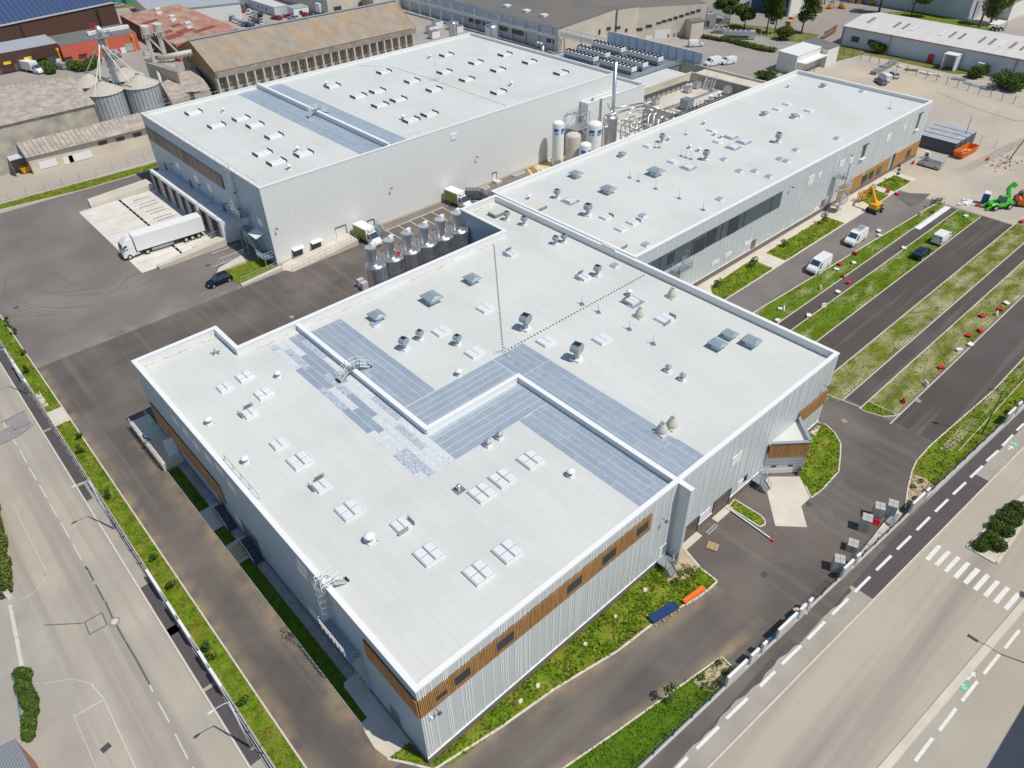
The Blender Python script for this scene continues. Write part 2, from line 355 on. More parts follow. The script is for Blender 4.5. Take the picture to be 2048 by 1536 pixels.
M['lane0'] = M['lane'].copy(); M['lane1'] = M['lane'].copy(); dust(M['lane1'],[(1,0,-5.6,1.4)]); dust(M['lane'],[(1,0,-5.6,1.5),(-1,0,11.3,2.2)])

# ================================================================== GROUND
def sheet(name,pts,m,z,kind='structure'):
    mb = MB(); mb.sheet([(p[0],p[1]) for p in pts],z); return single(name,mb,M[m] if isinstance(m,str) else m,kind=kind,org=Vector((pts[0][0],pts[0][1],0)))
def R(x0,x1,y0,y1): return [(x0,y0),(x1,y0),(x1,y1),(x0,y1)]
GR = mat('surrounding ground',(.40,.355,.30),.95,var=.14,scale=.02,col2=(.33,.31,.29),amt=.8,fine=.1)
sheet('ground',R(-1500,2500,-1500,2500),GR,0)
sheet('yard',R(5.6,152,12,172.3),'yard',.02)
streaks(M['yard'],(.30,.275,.245),.35,.35,.60,.78,.55,.25)
sheet('asphalt_drive',R(5.6,100,78,111.4),'lane0',.026)
sheet('lane',R(5.6,11.2,29,86),'lane',.030); sheet('lane',R(5.6,11.2,86,111.4),'lane1',.030)
M['rx'] = mat('kerbside lane asphalt',(.110,.095,.086),.9,var=.16,scale=.09,col2=(.18,.155,.135),amt=.6,fine=.1)
streaks(M['rx'],(.205,.185,.16),.03,.9,.52,.7,.45,.4)
dust(M['rx'],[(-.14,-.99,28.05,1.7),(.152,.988,-22.28,1.0)])
sheet('service_lane',R(5.6,46.5,13,29),'rx',.031)
sheet('strip_of_asphalt',R(46.5,84,12,29),'lane0',.031)
sheet('parking_aisle',R(77,152.5,48.3,53.2),mat('grey aisle asphalt',(.17,.152,.148),.9,var=.12,scale=.08,col2=(.22,.195,.175),amt=.6,fine=.1),.030)
sheet('parking_aisle',R(77,151.5,41.25,43.55),'fresh',.030)
sheet('parking_aisle',R(77,152.1,31.55,37.0),'fresh',.030)
sheet('parking_aisle',R(84,260,25.25,27.5),'fresh',.030)
sheet('parking_aisle',R(80,260,14.9,21.0),'fresh',.030)
# left road and its edges
sheet('road',R(-7.0,2.0,-200,420),'road',.020)
sheet('forecourt',[(-60,-60),(-7,-60),(-7,420),(-60,420)],mat('forecourt asphalt',(.38,.35,.31),.92,var=.13,scale=.12,col2=(.325,.30,.27),amt=.6,fine=.12),.016)
sheet('footpath',R(2.15,3.2,-200,420),'path',.10)
for a,b in ((96,140),(82.5,95.6),(79,82.2),(47,55.5),(54.5,62.3),(37.5,46.6),(20,31)):
    sheet('footpath_patch',R(2.18,3.18 if a != 79 else 2.9,a,b),'patch',.104)
mb = MB(); mb.box(1.98,2.15,-200,420,0,.12); struct('kerb',mb,M['kerb'])
# right road
M['roadx'] = mat('pale wide road',(.44,.39,.32),.92,var=.09,scale=.05,col2=(.38,.34,.285),amt=.6,fine=.1)
streaks(M['roadx'],(.27,.24,.215),.010,.32,.46,.60,.85,.8,.035)
def fy(x): return 14.8-(x-26.5)*.0547          # fence line
def ky(x): return 11.25-(x-26.5)*.0525         # roadside kerb line
def my(x): return 2.35-(x-26.5)*.070           # median line
sheet('wide_road',[(-60,ky(-60)),(330,ky(330)),(330,my(330)),(-60,my(-60))],'roadx',.020)
sheet('wide_road',[(-60,my(-60)-.7),(330,my(330)-.7),(330,-40),(-60,-40)],mat('far carriageway',(.40,.365,.305),.92,var=.12,scale=.06,fine=.12),.020)
mb = MB(); mb.add([(-60,my(-60)-.7,.1),(330,my(330)-.7,.1),(330,my(330),.1),(-60,my(-60),.1),(-60,my(-60)-.7,0),(330,my(330)-.7,0),(330,my(330),0),(-60,my(-60),0)],[(0,1,2,3),(4,5,1,0),(3,2,6,7)])
struct('median_kerb',mb,M['conc'])
sheet('cycle_path',[(-60,ky(-60)),(330,ky(330)),(330,fy(330)-.3),(-60,fy(-60)-.3)],'path',.024)
sheet('cycle_path',[(56.6,ky(56.6)),(82.0,ky(82)),(82.0,fy(82)-.3),(56.6,fy(56.6)-.3)],'patch',.028)
sheet('cycle_path',[(82.0,ky(82)+1.6),(140,ky(140)+1.6),(140,fy(140)-.3),(82.0,fy(82)-.3)],'patch',.029)
ed = [(x,ky(x)+2.35+.25*math.sin(x*1.3)+.12*math.sin(x*3.1)) for x in [20+1.1*i for i in range(34)] if x < 56.8]
ed = [(x,ky(x)+2.0+.12*math.sin(x*.9)+.07*math.sin(x*2.9)) for x in [20+.4*i for i in range(91)]]
sheet('trench_patch',[(56.6,fy(56.6)-.3),(20,fy(20)-.3)]+ed,'patch',.028)
mb = MB()
for x in range(-60,330,3):
    a,b = x,x+2.97; mb.add([(a,ky(a)-.14,0),(b,ky(b)-.14,0),(b,ky(b)+.02,0),(a,ky(a)+.02,0),(a,ky(a)-.14,.12),(b,ky(b)-.14,.12),(b,ky(b)+.02,.12),(a,ky(a)+.02,.12)],[(4,5,6,7),(0,1,5,4),(1,2,6,5),(2,3,7,6),(3,0,4,7)])
struct('kerb',mb,M['kerb']); bpy.data.objects[-1] if False else None
# grass beds with kerbs -------------------------------------------------
def kerb(pts,w=.16,z=.13,closed=False,name='kerb'):
    mb = MB(); P = [Vector((p[0],p[1],0)) for p in pts]
    if closed: P.append(P[0])
    for a,b in zip(P,P[1:]): 
        d = (b-a).normalized()*.02; mb.bar(a-d+Vector((0,0,z/2)),b+d+Vector((0,0,z/2)),w,z)
    return struct(name,mb,M['kerb'])
def Tl(c,*pts): return [tuple(T(c,*p)[:2]) for p in pts]
def z5(*pts): return [tuple(U(1280+X/7.314,440+Y/7.314)[:2]) for X,Y in pts]
def z6(*pts): return [tuple(U(1640+X/5.02,280+Y/5.02)[:2]) for X,Y in pts]
def z8(*pts): return [tuple(U(1280+X/5.486,940+Y/5.486)[:2]) for X,Y in pts]
BEDS = []   # (poly, density, blade material, height)
def bed(name,pts,m='grass',z=.07,dens=10,bl='blade',h=.20,kb=None):
    sheet(name,pts,m,z); BEDS.append((pts,z,dens,bl,h))
    if kb: kerb(kb)
bed('grass_strip',R(3.75,5.5,-30,95.8),dens=16)
bed('grass_strip',R(3.75,5.5,99.6,171.0),dens=14)
sheet('concrete_crossing',R(3.6,5.7,95.8,99.6),'conc',.075)
sheet('concrete_slab',Tl(2,(270,110),(305,90),(375,195),(345,212)),'conc',.082)
kerb([(5.6,-30),(5.6,171.5)])
bed('grass_strip',Tl(1,(0,152),(640,-4))+[(60,172.5),(134,172.5),(134,176),(46,176)]+Tl(1,(0,112)),dens=5,bl='dblade')
kerb(Tl(1,(-300,230),(0,155),(640,0))+[(60,172.4),(134,172.4)])
bed('grass_bed',R(11.3,12.55,68.2,77.2),'dgrass'); bed('grass_bed',R(11.3,12.55,61.4,64.3),'dgrass'); bed('grass_bed',R(11.3,12.55,38.6,58.1),'dgrass'); bed('grass_bed',R(11.3,11.9,34.3,38.6),'dgrass')
sheet('gravel_strip',R(12.55,13.6,38.6,77.3),'gravel',.06)
sheet('concrete_pad',R(11.25,13.6,64.3,68.2),'conc',.084); sheet('concrete_pad',R(11.25,13.6,58.1,61.4),'conc',.084)
sheet('concrete_pad',[(13.6,38.6),(12.2,38.6),(11.95,38.2),(11.9,34.3),(11.25,34.2)]+Tl(13,(890,1275),(960,1390),(1060,1465),(1170,1388),(1225,1345))+[(13.6,29.2)],'conc',.088)
kerb([(11.2,77.3),(11.2,34.0)],.1,.11)
se = Tl(13,(1060,1465),(1170,1388),(1215,1350))+[(13.5,28.2),(13.5,27.25),(45.7,27.25)]+[(45.9,25.8)]+Tl(23,(1540,5),(1665,105),(1590,170),(1500,240),(1330,330),(1160,440),(900,640),(420,930),(0,1230))+[(15.0,25.9),(13.6,26.9)]
bed('grass_bed',se,dens=26,h=.26)
kerb(Tl(13,(1060,1468),)+[(12.6,28.0),(13.5,26.6)]+Tl(23,(0,1232),(420,932),(900,642),(1160,442),(1330,332),(1500,242),(1600,170),(1668,105),(1540,5),(1375,-190)),.2)
sheet('bare_soil',Tl(23,(1300,-90),(1375,-185),(1530,0),(1420,90),(1290,110),(1260,30)),'soil',.10)
g5 = [(56.3,26.9),(57.8,27.1),(57.9,23.6),(57.6,22.9),(57.1,22.6),(56.4,22.8)]
bed('grass_bed',g5,dens=14,kb=g5+[g5[0]])
g6 = [(71.5,27.2),(76.6,27.9),(77.2,26.6),(76.6,25.1),(75.3,23.5),(73.2,22.4),(70.6,21.2),(66.6,21.0),(64.4,21.2),(65.6,22.6),(66.6,24.0),(68.9,27.2)]
bed('grass_bed',g6,'grass',dens=18); kerb(g6[1:10])
sheet('bare_soil',[(76.3,27.4),(74.2,27.2),(74.4,26.4),(76.4,26.9)],'conc',.09)
sheet('concrete_apron',[(63.4,26.9),(66.6,23.9),(64.35,21.3),(62.5,21.3),(60.2,19.2),(57.8,21.7)],'conc',.05)
g7 = Tl(23,(400,1600),(500,1530),(850,1290),(1200,1040),(1450,860),(1700,683),(1810,790))+[(39.5,14.35),(26.5,15.05),(10,15.9),(8,20)]
bed('grass_bed',g7,'dgrass',dens=22); kerb(Tl(23,(300,1680),(500,1532),(850,1292),(1200,1042),(1450,862),(1700,685),(1815,795)))
sheet('bare_soil',Tl(23,(1480,875),(1695,700),(1790,790),(1745,870),(1620,960),(1530,920)),'soil',.10)
g8 = Tl(32,(1115,985),(1130,860),(1150,760),(1170,690),(1200,625),(1310,503))+[(100,14.75),(255,14.75),(255,4),(99,11.15),(75,12.45)]
bed('grass_bed',g8,'grass',dens=10); kerb(g8[:8])
sheet('paver_strip',[(83.0,14.75),(255,14.75),(255,13.5),(84.0,13.5)],'paver',.082)
kerb([(84.5,12.95),(255,12.2)],.08,.16)
sheet('bare_soil',[T(32,1120,980)[:2],T(32,1160,720)[:2],T(32,1270,760)[:2],T(32,1340,820)[:2],T(32,1220,920)[:2]],'soil',.10)
# parking strips of grass pavers
P1 = [(77,48.1),(94.4,47.75),(152.7,45.2),(151.4,43.65),(77,43.65)]
def pstrip(pts,dens=5): sheet('paver_strip',pts,'paverg' if dens > 6 else 'paver',.06); BEDS.append((pts,.06,dens,'blade' if dens > 6 else 'dblade',.13))
pstrip(P1,10); pstrip([(77,41.15),(151.3,41.1),(151.6,37.1),(77,37.1)],10); pstrip([(82.6,31.45),(260,31.35),(260,27.65),(82.6,27.85)],4); pstrip([(85.5,25.15),(260,25.0),(260,21.1),(85.6,21.4)],4)
kerb([(77,48.15),(94.4,47.8),(152.7,45.25)],.18)
for y in (43.6,41.2,37.05,31.5,27.6,25.2,21.05): kerb([(78 if y > 30 else 83.2,y),(151.4 if y > 32 else 260,y)],.14,.12)
kerb([(82.8,30.0),(83.1,27.8),(83.5,25.6),(83.2,24.6),(83.9,22.4),(85.0,21.5),(86.2,21.05)],.14)
bed('grass_bed',[(83.4,25.0),(85.5,25.1),(85.6,21.4),(84.0,22.5)],dens=10)
kerb([(85.5,25.15),(85.6,21.3)],.1,.12)
# walkway and beds along the office wing
sheet('walkway',R(76,160,53.1,59.0),'conc',.05)
for b in ([(93,55.6),(94.3,57.0),(107.1,57.6),(106.9,53.4),(84,52.9),(86,54.5)],R(110.8,131,53.4,57.2),[(151.0,57.5),(158.5,57.2),(157.9,53.3),(150.8,53.5)],[(142.5,56.2),(148.9,57.5),(148.4,53.4),(141.2,53.2)]):
    bed('grass_bed',b,dens=12)
kerb([(78,53.1),(160,53.2)],.2)
# trodden works area, stripes on it
sheet('works_ground',[(152.6,14.5),(330,5),(330,66),(172,66),(172,59),(160,59),(160,54),(152.2,53)],'dirt',.034)
sheet('strip_of_asphalt',[(170,49.6),(260,41.5),(260,39.0),(170,47.3)],'path',.042)
sheet('works_ground',Tl(31,(1000,20),(1310,30),(1240,95),(1150,130)),'lane',.040)
sheet('works_lot',R(172,236,58,114),mat('dusty lot',(.44,.40,.35),.95,var=.12,scale=.04,col2=(.50,.42,.30),amt=.8,fine=.12),.036)
sheet('grass_verge',[(200,111.5),(242,114.5),(262,60),(256,58),(236,78),(238,105)],'farmgrass',.05)
sheet('car_yard',R(176.5,245,116,150),mat('back yard asphalt',(.31,.285,.265),.92,var=.1,scale=.05,fine=.12),.03)
sheet('back_yard',R(216,420,100,330),mat('far yard asphalt',(.30,.265,.24),.92,var=.12,scale=.03,fine=.12),.026)
# dock apron: slab, joints, drain
sheet('dock_slab',[(27.6,128.2),(46,128.2),(46,161.6),(27.6,161.6)],mat('bright dock concrete',(.70,.665,.60),.85,var=.06,scale=.3,col2=(.60,.57,.51),amt=.7,fine=.05),.034)
for i in range(1,9):
    mb = MB(); mb.bar((27.7,128.2+i*3.72,.036),(45,128.2+i*3.72,.036),.07,.008); single('slab_joint',mb,M['mid'],kind='structure')
mb = MB()
for i in range(9):
    y = 129.6+i*3.9
    for k in range(2): mb.bar((28.4,y+k*.9,.05),(42 if k else 37,y+k*.9,.05),.1,.012)
struct('bay_line',mb,M['paint'])
mb = MB(); 
for i in range(17): mb.bar((35.6,129.5+i*1.9,.05),(35.6,131.2+i*1.9,.05),.45,.016)
struct('drain_channel',mb,M['black'])
for i in range(14):
    y = 131.0+i*2.1+(.6 if i % 2 else 0); mb = MB(); mb.bar((38.0-(i % 3)*.3,y,.06),(41.0,y,.06),.16,.10); mb.bar((38.0-(i % 3)*.3,y,.06),(37.8-(i % 3)*.3,y-.5,.06),.14,.1); single('wheel_guide',mb,M['mid'],kind='structure')
# painted markings ------------------------------------------------------
mb = MB()
def dash(mb,pa,pb,w,z=.03):
    a = U(*pa); b = U(*pb); mb.bar((a.x,a.y,z),(b.x,b.y,z),w,.008)
for a,b in (((25,325),(50,370)),((102,455),(130,505)),((152,540),(205,635)),((222,673),(281,768)),((302,805),(359,905)),((382,948),(440,1050)),((470,1098),(535,1215)),((563,1265),(625,1381)),((655,1430),(672,1462))):
    dash(mb,tp(2,*a),tp(2,*b),.13)
for a,b in (((650,-20),(675,20)),((1150,900),(1175,953)),((1215,1030),(1303,1190)),((1346,1275),(1443,1468)),((1480,1530),(1560,1680))): dash(mb,tp(3,*a),tp(3,*b),.13)
for i in range(6): mb.bar((-1.6,116+i*8,.03),(-1.6,119+i*8,.03),.13,.008)
struct('lane_dash',mb,M['faint'])
mb = MB()
for a,b in (((670,0),(720,100)),((735,130),(800,250)),((808,255),(865,385)),((895,440),(960,560)),((965,565),(1045,700)),((1045,700),(1150,895))): dash(mb,tp(3,*a),tp(3,*b),.16,.028)
for a,b in (((652,415),(783,343)),((783,343),(822,438)),((822,438),(688,512)),((688,512),(652,415)),((340,440),(640,425))): dash(mb,tp(3,*a),tp(3,*b),.10,.028)
for a,b in (((0,330),(90,290)),((90,290),(190,235)),((0,500),(150,430)),((150,430),(260,340)),((0,405),(90,355)),((90,355),(110,385)),((110,385),(240,330))): dash(mb,tp(2,*a),tp(2,*b),.09,.028)
struct('tar_seam',mb,mat('tar',(.11,.105,.12),.7,var=0))
sheet('asphalt_patch',Tl(2,(0,330),(185,232),(245,340),(155,430),(0,495),(0,410),(90,355)),mat('repair patch',(.28,.26,.255),.9,var=.12,fine=.12),.0245)
mb = MB()
for a,b in (((330,890),(560,850)),((560,850),(700,890)),((700,890),(800,1010)),((800,1010),(900,1230)),((900,1230),(1045,1545)),((800,1010),(570,1140)),((570,1140),(740,1536)),((350,0),(340,90)),((340,90),(270,180)),((270,180),(150,250))): dash(mb,tp(3,*a),tp(3,*b),.09 if a[0] > 600 else .05,.028)
for a,b in (((100,950),(200,1160)),((200,1160),(300,1360)),((300,1360),(345,1440)),((345,1440),(345,1536))): dash(mb,tp(2,*a),tp(2,*b),.06,.028)
struct('edge_line',mb,M['faint'])
kerb(Tl(3,(80,290),(130,540),(185,830)),.35,.12)
mb = MB()
D = [((2028,335),(1970,390)),((1943,422),(1860,507)),((1830,542),(1738,625)),((1710,660),(1615,750)),((1580,787),(1482,880)),((1443,918),(1345,1013)),((1303,1055),(1203,1155)),((1158,1200),(1052,1303)),((1008,1350),(893,1462))]
for a,b in D: dash(mb,tp(32,*a),tp(32,*b),.28,.038)
for a,b in (((845,68),(728,185)),((677,237),(553,358)),((498,413),(366,548)),((315,598),(168,740)),((115,795),(0,912))): dash(mb,tp(33,*a),tp(33,*b),.28,.038)
for a,b in (((1900,1002),(1738,1158)),((1680,1220),(1508,1390)),((1440,1455),(1340,1560))): dash(mb,tp(23,*a),tp(23,*b),.28,.038)
for a,b in (((1325,1308),(1190,1485)),((1505,1080),(1377,1250)),((1670,870),(1550,1023)),((1838,665),(1718,815)),((1992,478),(1880,618)),((2060,400),(2030,440))): dash(mb,tp(33,*a),tp(33,*b),.28,.03)
struct('lane_dash',mb,M['paint'])
# zebra crossing: every bar a piece of its own
bars = [[(1265,1375),(1300,1390),(1395,1280),(1360,1268)],[(1335,1415),(1368,1432),(1468,1325),(1435,1312)],[(1408,1465),(1440,1480),(1543,1368),(1508,1353)],[(1480,1510),(1515,1530),(1618,1412),(1583,1397)]]
bars3 = [[(1557,107),(1590,130),(1695,20),(1655,-3)],[(1633,157),(1667,180),(1768,65),(1735,43)],[(1710,207),(1745,228),(1845,110),(1812,92)],[(1787,255),(1825,278),(1922,160),(1887,140)],[(1868,305),(1900,330),(2003,210),(1968,187)],[(1945,360),(1980,378),(2083,262),(2045,240)],[(2025,410),(2060,430),(2160,315),(2125,295)]]
for c,B in ((32,bars),(33,bars3)):
    for q in B:
        P = Tl(c,*q); sheet('crossing_bar',P,'paint',.032)
def bike(pts,c,flip=1):
    P = Tl(c,*pts); sheet('green_cycle_patch',P,'green',.034)
    o = Vector((sum(p[0] for p in P)/4,sum(p[1] for p in P)/4,.040)); s = (Vector(P[1])-Vector(P[0])).length/2
    ax = (Vector((*P[2],0))-Vector((*P[1],0))).normalized(); ay = (Vector((*P[1],0))-Vector((*P[0],0))).normalized()
    mb = MB()
    def L(a,b,w=.09): mb.bar(o+ax*a[0]*s+ay*a[1]*s,o+ax*b[0]*s+ay*b[1]*s,w*s*1.6,.006)
    for cx in (-.45,.45):
        for k in range(8):
            t = k*math.pi/4; u = (k+1)*math.pi/4; L((cx+.26*math.cos(t),-.25+.26*math.sin(t)),(cx+.26*math.cos(u),-.25+.26*math.sin(u)),.09)
    L((-.45,-.25),(-.1,.2)); L((-.1,.2),(.3,.2)); L((.3,.2),(.45,-.25)); L((-.1,.2),(0,-.25)); L((0,-.25),(.3,.2)); L((-.45,-.25),(0,-.25)); L((.3,.2),(.28,.42)); L((.28,.42),(.42,.42)); L((-.12,.2),(-.15,.34))
    struct('cycle_symbol',mb,M['paint'])
bike([(1495,890),(1550,842),(1617,900),(1562,958)],33); bike([(1915,490),(1945,460),(1995,490),(1962,515)],32); bike([(857,1190),(905,1175),(925,1220),(878,1245)],2)
mb = MB()
for c,a,b in ((33,(1590,860),(1628,822)),(32,(1908,535),(1925,520)),(2,(880,1165),(862,1145))):
    A = T(c,*a,.04); B = T(c,*b,.04); d = (B-A); n = Vector((-d.y,d.x,0)).normalized()*.35; mb.bar(A,B,.16,.008); e = d.normalized()*.55
    mb.poly([B-n+Vector((0,0,.004)),B+n+Vector((0,0,.004)),B+e+Vector((0,0,.004))])
struct('arrow_mark',mb,M['paint'])
# traffic island
isl = Tl(32,(1590,1285),(1815,1413),(2028,1085),(2200,820),(2060,870),(1930,960))
mb = MB(); mb.prism(isl,0,.10); struct('traffic_island',mb,M['conc']); kerb(isl,.3,.16,True)
# parking bay lines next to the warehouse
mb = MB()
for x in (67.5,70.3,72.95,75.6,78.4,81.2): mb.bar((x,106.6,.036),(x,111.5 if x < 81 else 112,.036),.12,.01)
mb.bar((67.4,111.5,.038),(81.3,111.9,.038),.12,.01)
for i in range(3): mb.bar((88+i*3,106,.036),(88+i*3,111,.036),.12,.01)
for y in (123.6,126.3): mb.bar((39.5,y,.036),(44.5,y,.036),.12,.01)
mb.bar((37.5,121.6,.036),(45,121.6,.036),.12,.01)
for y in (163.8,165.2): mb.bar((30,y,.036),(44,y,.036),.1,.01)
struct('bay_line',mb,M['paint'])
mb = MB()
for x in (105.4,107.5,109.7,111.8): mb.bar((x+.9,114.0-.4,.04),(x-.8,110.2,.04),.55,.012)
for x in (114.5,116.6,118.8): mb.bar((x+.9,113.7,.04),(x-.9,110.4,.04),.55,.012)
struct('hatch_bar',mb,M['ypaint'])
mb = MB()
for i in range(9):
    x = 222+i*2.6; mb.bar((x,133,.04),(x+.4,138,.04),.12,.01)
for i in range(5): mb.bar((206+i*2.4,101,.045),(207+i*2.4,106.5,.045),.1,.01)
struct('bay_line',mb,M['faint'])
rr = random.Random(17)
def arcs(n,cx,cy,r0,r1,a0,a1,m,z,w=(.12,.3)):
    mb = MB()
    for _ in range(n):
        r = rr.uniform(r0,r1); s = rr.uniform(a0,a1); e = s+rr.uniform(.5,1.3); x = cx+rr.gauss(0,2.5); y = cy+rr.gauss(0,2.5); q = rr.uniform(*w); k = 14; z += .0004
        P = [(x+r*math.cos(s+(e-s)*i/k),y+r*math.sin(s+(e-s)*i/k)) for i in range(k+1)]; Q = [(x+(r+q)*math.cos(s+(e-s)*i/k),y+(r+q)*math.sin(s+(e-s)*i/k)) for i in range(k+1)]
        for i in range(k): mb.quad((*P[i],z),(*Q[i],z),(*Q[i+1],z),(*P[i+1],z))
    single('tyre_mark',mb,m,kind='stuff')
tm1 = mat('rubber scuffed asphalt',(.168,.149,.138),.9,var=.12,scale=.3,fine=.1); tm2 = mat('dusty tyre track',(.135,.118,.107),.9,var=.12,scale=.3,fine=.1)
arcs(26,22,138,6,17,2.2,5.2,tm1,.0205); arcs(12,33,120,5,12,3.5,6,tm1,.022); arcs(12,70,16,5,10,.4,2.2,tm2,.0315); arcs(8,50,98,4,9,0,6,tm2,.0265)
# covers and gullies
def disc(name,c,r,m,z=.012,base=.03):
    mb = MB(); mb.cyl((c.x,c.y,base),(c.x,c.y,base+z),r,n=18); return struct(name,mb,M[m])
disc('manhole_cover',T(3,880,415),.55,'mid'); disc('manhole_cover',T(3,882,412),.35,'faint',.02)
for c,X,Y,m in ((1,125,903,'dark'),(1,1595,580,'dark'),(32,648,315,'sand'),(32,1215,160,'sand'),(32,375,955,'dark'),(11,322,975,'sand'),(31,660,222,'mid')):
    disc('manhole_cover',T(c,X,Y),.38,m)
for P in ((1528,1149),(2046,1190),(212,1496)):
    mb = MB(); q = U(*P); mb.cbox((q.x,q.y,.03),.8,.6,.012,.2)
    for i in range(5): mb.cbox((q.x-.3+i*.15,q.y,.042),.05,.5,.006,.2)
    struct('drain_grate',mb,M['dark'])
# stains
for c,P in ((2,[(470,190),(600,210),(640,260),(560,280)]),(2,[(600,340),(700,320),(640,370)]),(1,[(350,1430),(420,1405),(450,1440),(400,1500)]),(2,[(940,195),(985,185),(975,210)])):
    pass
# ground vegetation -----------------------------------------------------
def inpoly(pts,x,y):
    c = np.zeros(len(x),bool); n = len(pts)
    for i in range(n):
        x0,y0 = pts[i][:2]; x1,y1 = pts[(i+1) % n][:2]
        if y0 == y1: continue
        k = ((y0 > y) != (y1 > y)) & (x < (x1-x0)*(y-y0)/(y1-y0)+x0); c ^= k
    return c
def fastmesh(name,V,F,m):
    me = bpy.data.meshes.new(name); k = F.shape[1]
    me.vertices.add(len(V)); me.vertices.foreach_set('co',V.astype(np.float32).ravel())
    me.loops.add(F.size); me.loops.foreach_set('vertex_index',F.astype(np.int32).ravel())
    me.polygons.add(len(F)); me.polygons.foreach_set('loop_start',np.arange(0,F.size,k,dtype=np.int32))
    me.materials.append(m); me.update(calc_edges=True); me.validate(); return me
def scatter_blades(name,beds,m):
    VV = []; 
    for pts,z,dens,bl,h in beds:
        P = np.array([p[:2] for p in pts]); x0,y0 = P.min(0); x1,y1 = P.max(0)
        if x1 > 175: x1 = 175
        if y0 < 0: y0 = 0
        n = int((x1-x0)*(y1-y0)*dens); x = RNG.uniform(x0,x1,n); y = RNG.uniform(y0,y1,n)
        cl = np.sin(x*1.7+y*.9)+np.sin(x*.6-y*2.1)+RNG.normal(0,.8,n); k = inpoly(pts,x,y) & (cl > -1.0)
        x = x[k]; y = y[k]; n = len(x); 
        for b in range(3):
            a = RNG.uniform(0,2*np.pi,n); w = RNG.uniform(.04,.11,n); hh = h*RNG.uniform(.35,1.25,n); le = RNG.uniform(-.15,.15,(n,2))
            cx = x+RNG.uniform(-.08,.08,n); cy = y+RNG.uniform(-.08,.08,n); zz = np.full(n,z-.01)
            A = np.stack([cx-w*np.cos(a),cy-w*np.sin(a),zz],1); B = np.stack([cx+w*np.cos(a),cy+w*np.sin(a),zz],1); C = np.stack([cx+le[:,0],cy+le[:,1],zz+hh],1)
            VV.append(np.stack([A,B,C],1).reshape(-1,3))
    V = np.concatenate(VV); F = np.arange(len(V)).reshape(-1,3)
    o = bpy.data.objects.new(name,fastmesh(name,V,F,m)); COL.objects.link(o); o['kind'] = 'stuff'; return o
scatter_blades('grass',[b for b in BEDS if b[3] == 'blade'],M['blade'])
scatter_blades('grass',[b for b in BEDS if b[3] == 'dblade'],M['dblade'])
def foliage(V0,n,rad,size,rng=RNG):
    """n leaf quads through blobs V0=[(center, (rx,ry,rz))]"""
    out = []
    for c,r in V0:
        k = max(4,int(n*rad*r[0]*r[1]*r[2])) if rad else n
        d = rng.normal(size=(k,3)); d /= np.linalg.norm(d,axis=1)[:,None]; q = rng.uniform(.35,1.05,k)**.6
        p = np.array(c)+d*q[:,None]*np.array(r)
        a = rng.normal(size=(k,3)); a /= np.linalg.norm(a,axis=1)[:,None]; b = np.cross(a,d+rng.normal(0,.6,(k,3))); b /= np.linalg.norm(b,axis=1)[:,None]+1e-6
        s = size*rng.uniform(.5,1.3,k)[:,None]
        out.append(np.stack([p-a*s-b*s*.6,p+a*s-b*s*.6,p+a*s+b*s*.6,p-a*s+b*s*.6],1).reshape(-1,3))
    V = np.concatenate(out); return V,np.arange(len(V)).reshape(-1,4)
def leafpart(name,blobs,n,size,m,parent=None,rad=0):
    V,F = foliage(blobs,n,rad,size); org = ORG.get(parent.name,Vector()) if parent else Vector()
    V = V-np.array(org); o = bpy.data.objects.new(name,fastmesh(name,V,F,m)); COL.objects.link(o)
    if parent: o.parent = parent
    ORG[o.name] = org; return o

# ================================================================== MAIN BUILDINGS
def inset(out,t):
    n = len(out); res = []
    for i in range(n):
        p0 = Vector(out[i-1]); p1 = Vector(out[i]); p2 = Vector(out[(i+1) % n])
        d1 = (p1-p0).normalized(); d2 = (p2-p1).normalized(); n1 = Vector((-d1.y,d1.x)); n2 = Vector((-d2.y,d2.x))
        q = p1+(n1+n2)*(t/(1+n1.dot(n2))); res.append((q.x,q.y))
    return res
def shell(root,out,h,rz,wallm,zb=0.0,tk=.42,roofm='roofw',innerm='cladw',names=None):
    """outline counter-clockwise; outer walls, parapet faces, coping, roof deck"""
    n = len(out); inn = inset(out,tk)
    for i in range(n):
        a,b = out[i],out[(i+1) % n]; mb = MB(); mb.quad((a[0],a[1],zb),(b[0],b[1],zb),(b[0],b[1],h),(a[0],a[1],h))
        w = wallm[i] if isinstance(wallm,(list,tuple)) else wallm
        part('wall',mb,M[w],root)
        ia,ib = inn[i],inn[(i+1) % n]; mb = MB(); mb.quad((ib[0],ib[1],rz),(ia[0],ia[1],rz),(ia[0],ia[1],h),(ib[0],ib[1],h))
        part('parapet_face',mb,M[innerm],root)
    o2 = inset(out,-.05); i2 = inset(out,tk+.05); mb = MB()
    for i in range(n):
        j = (i+1) % n
        mb.quad((*o2[i],h+.06),(*o2[j],h+.06),(*i2[j],h+.06),(*i2[i],h+.06))
        mb.quad((*o2[i],h-.16),(*o2[j],h-.16),(*o2[j],h+.06),(*o2[i],h+.06))
        mb.quad((*i2[j],h-.10),(*i2[i],h-.10),(*i2[i],h+.06),(*i2[j],h+.06))
    part('coping',mb,M['coping'],root)
    mb = MB(); mb.sheet(inn,rz); return part('roof',mb,M[roofm],root)
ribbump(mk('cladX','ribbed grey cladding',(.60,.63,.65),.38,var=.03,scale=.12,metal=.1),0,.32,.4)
ribbump(mk('cladY','ribbed grey cladding with painted shade',(.38,.485,.575),.38,var=.03,scale=.12,metal=.1),1,.3,.4)  # darker bluish copy of the grey cladding; shade is put into its colour
ribbump(mk('cladwX','ribbed white cladding',(.76,.765,.75),.36,var=.03,scale=.12),0,.32,.4)
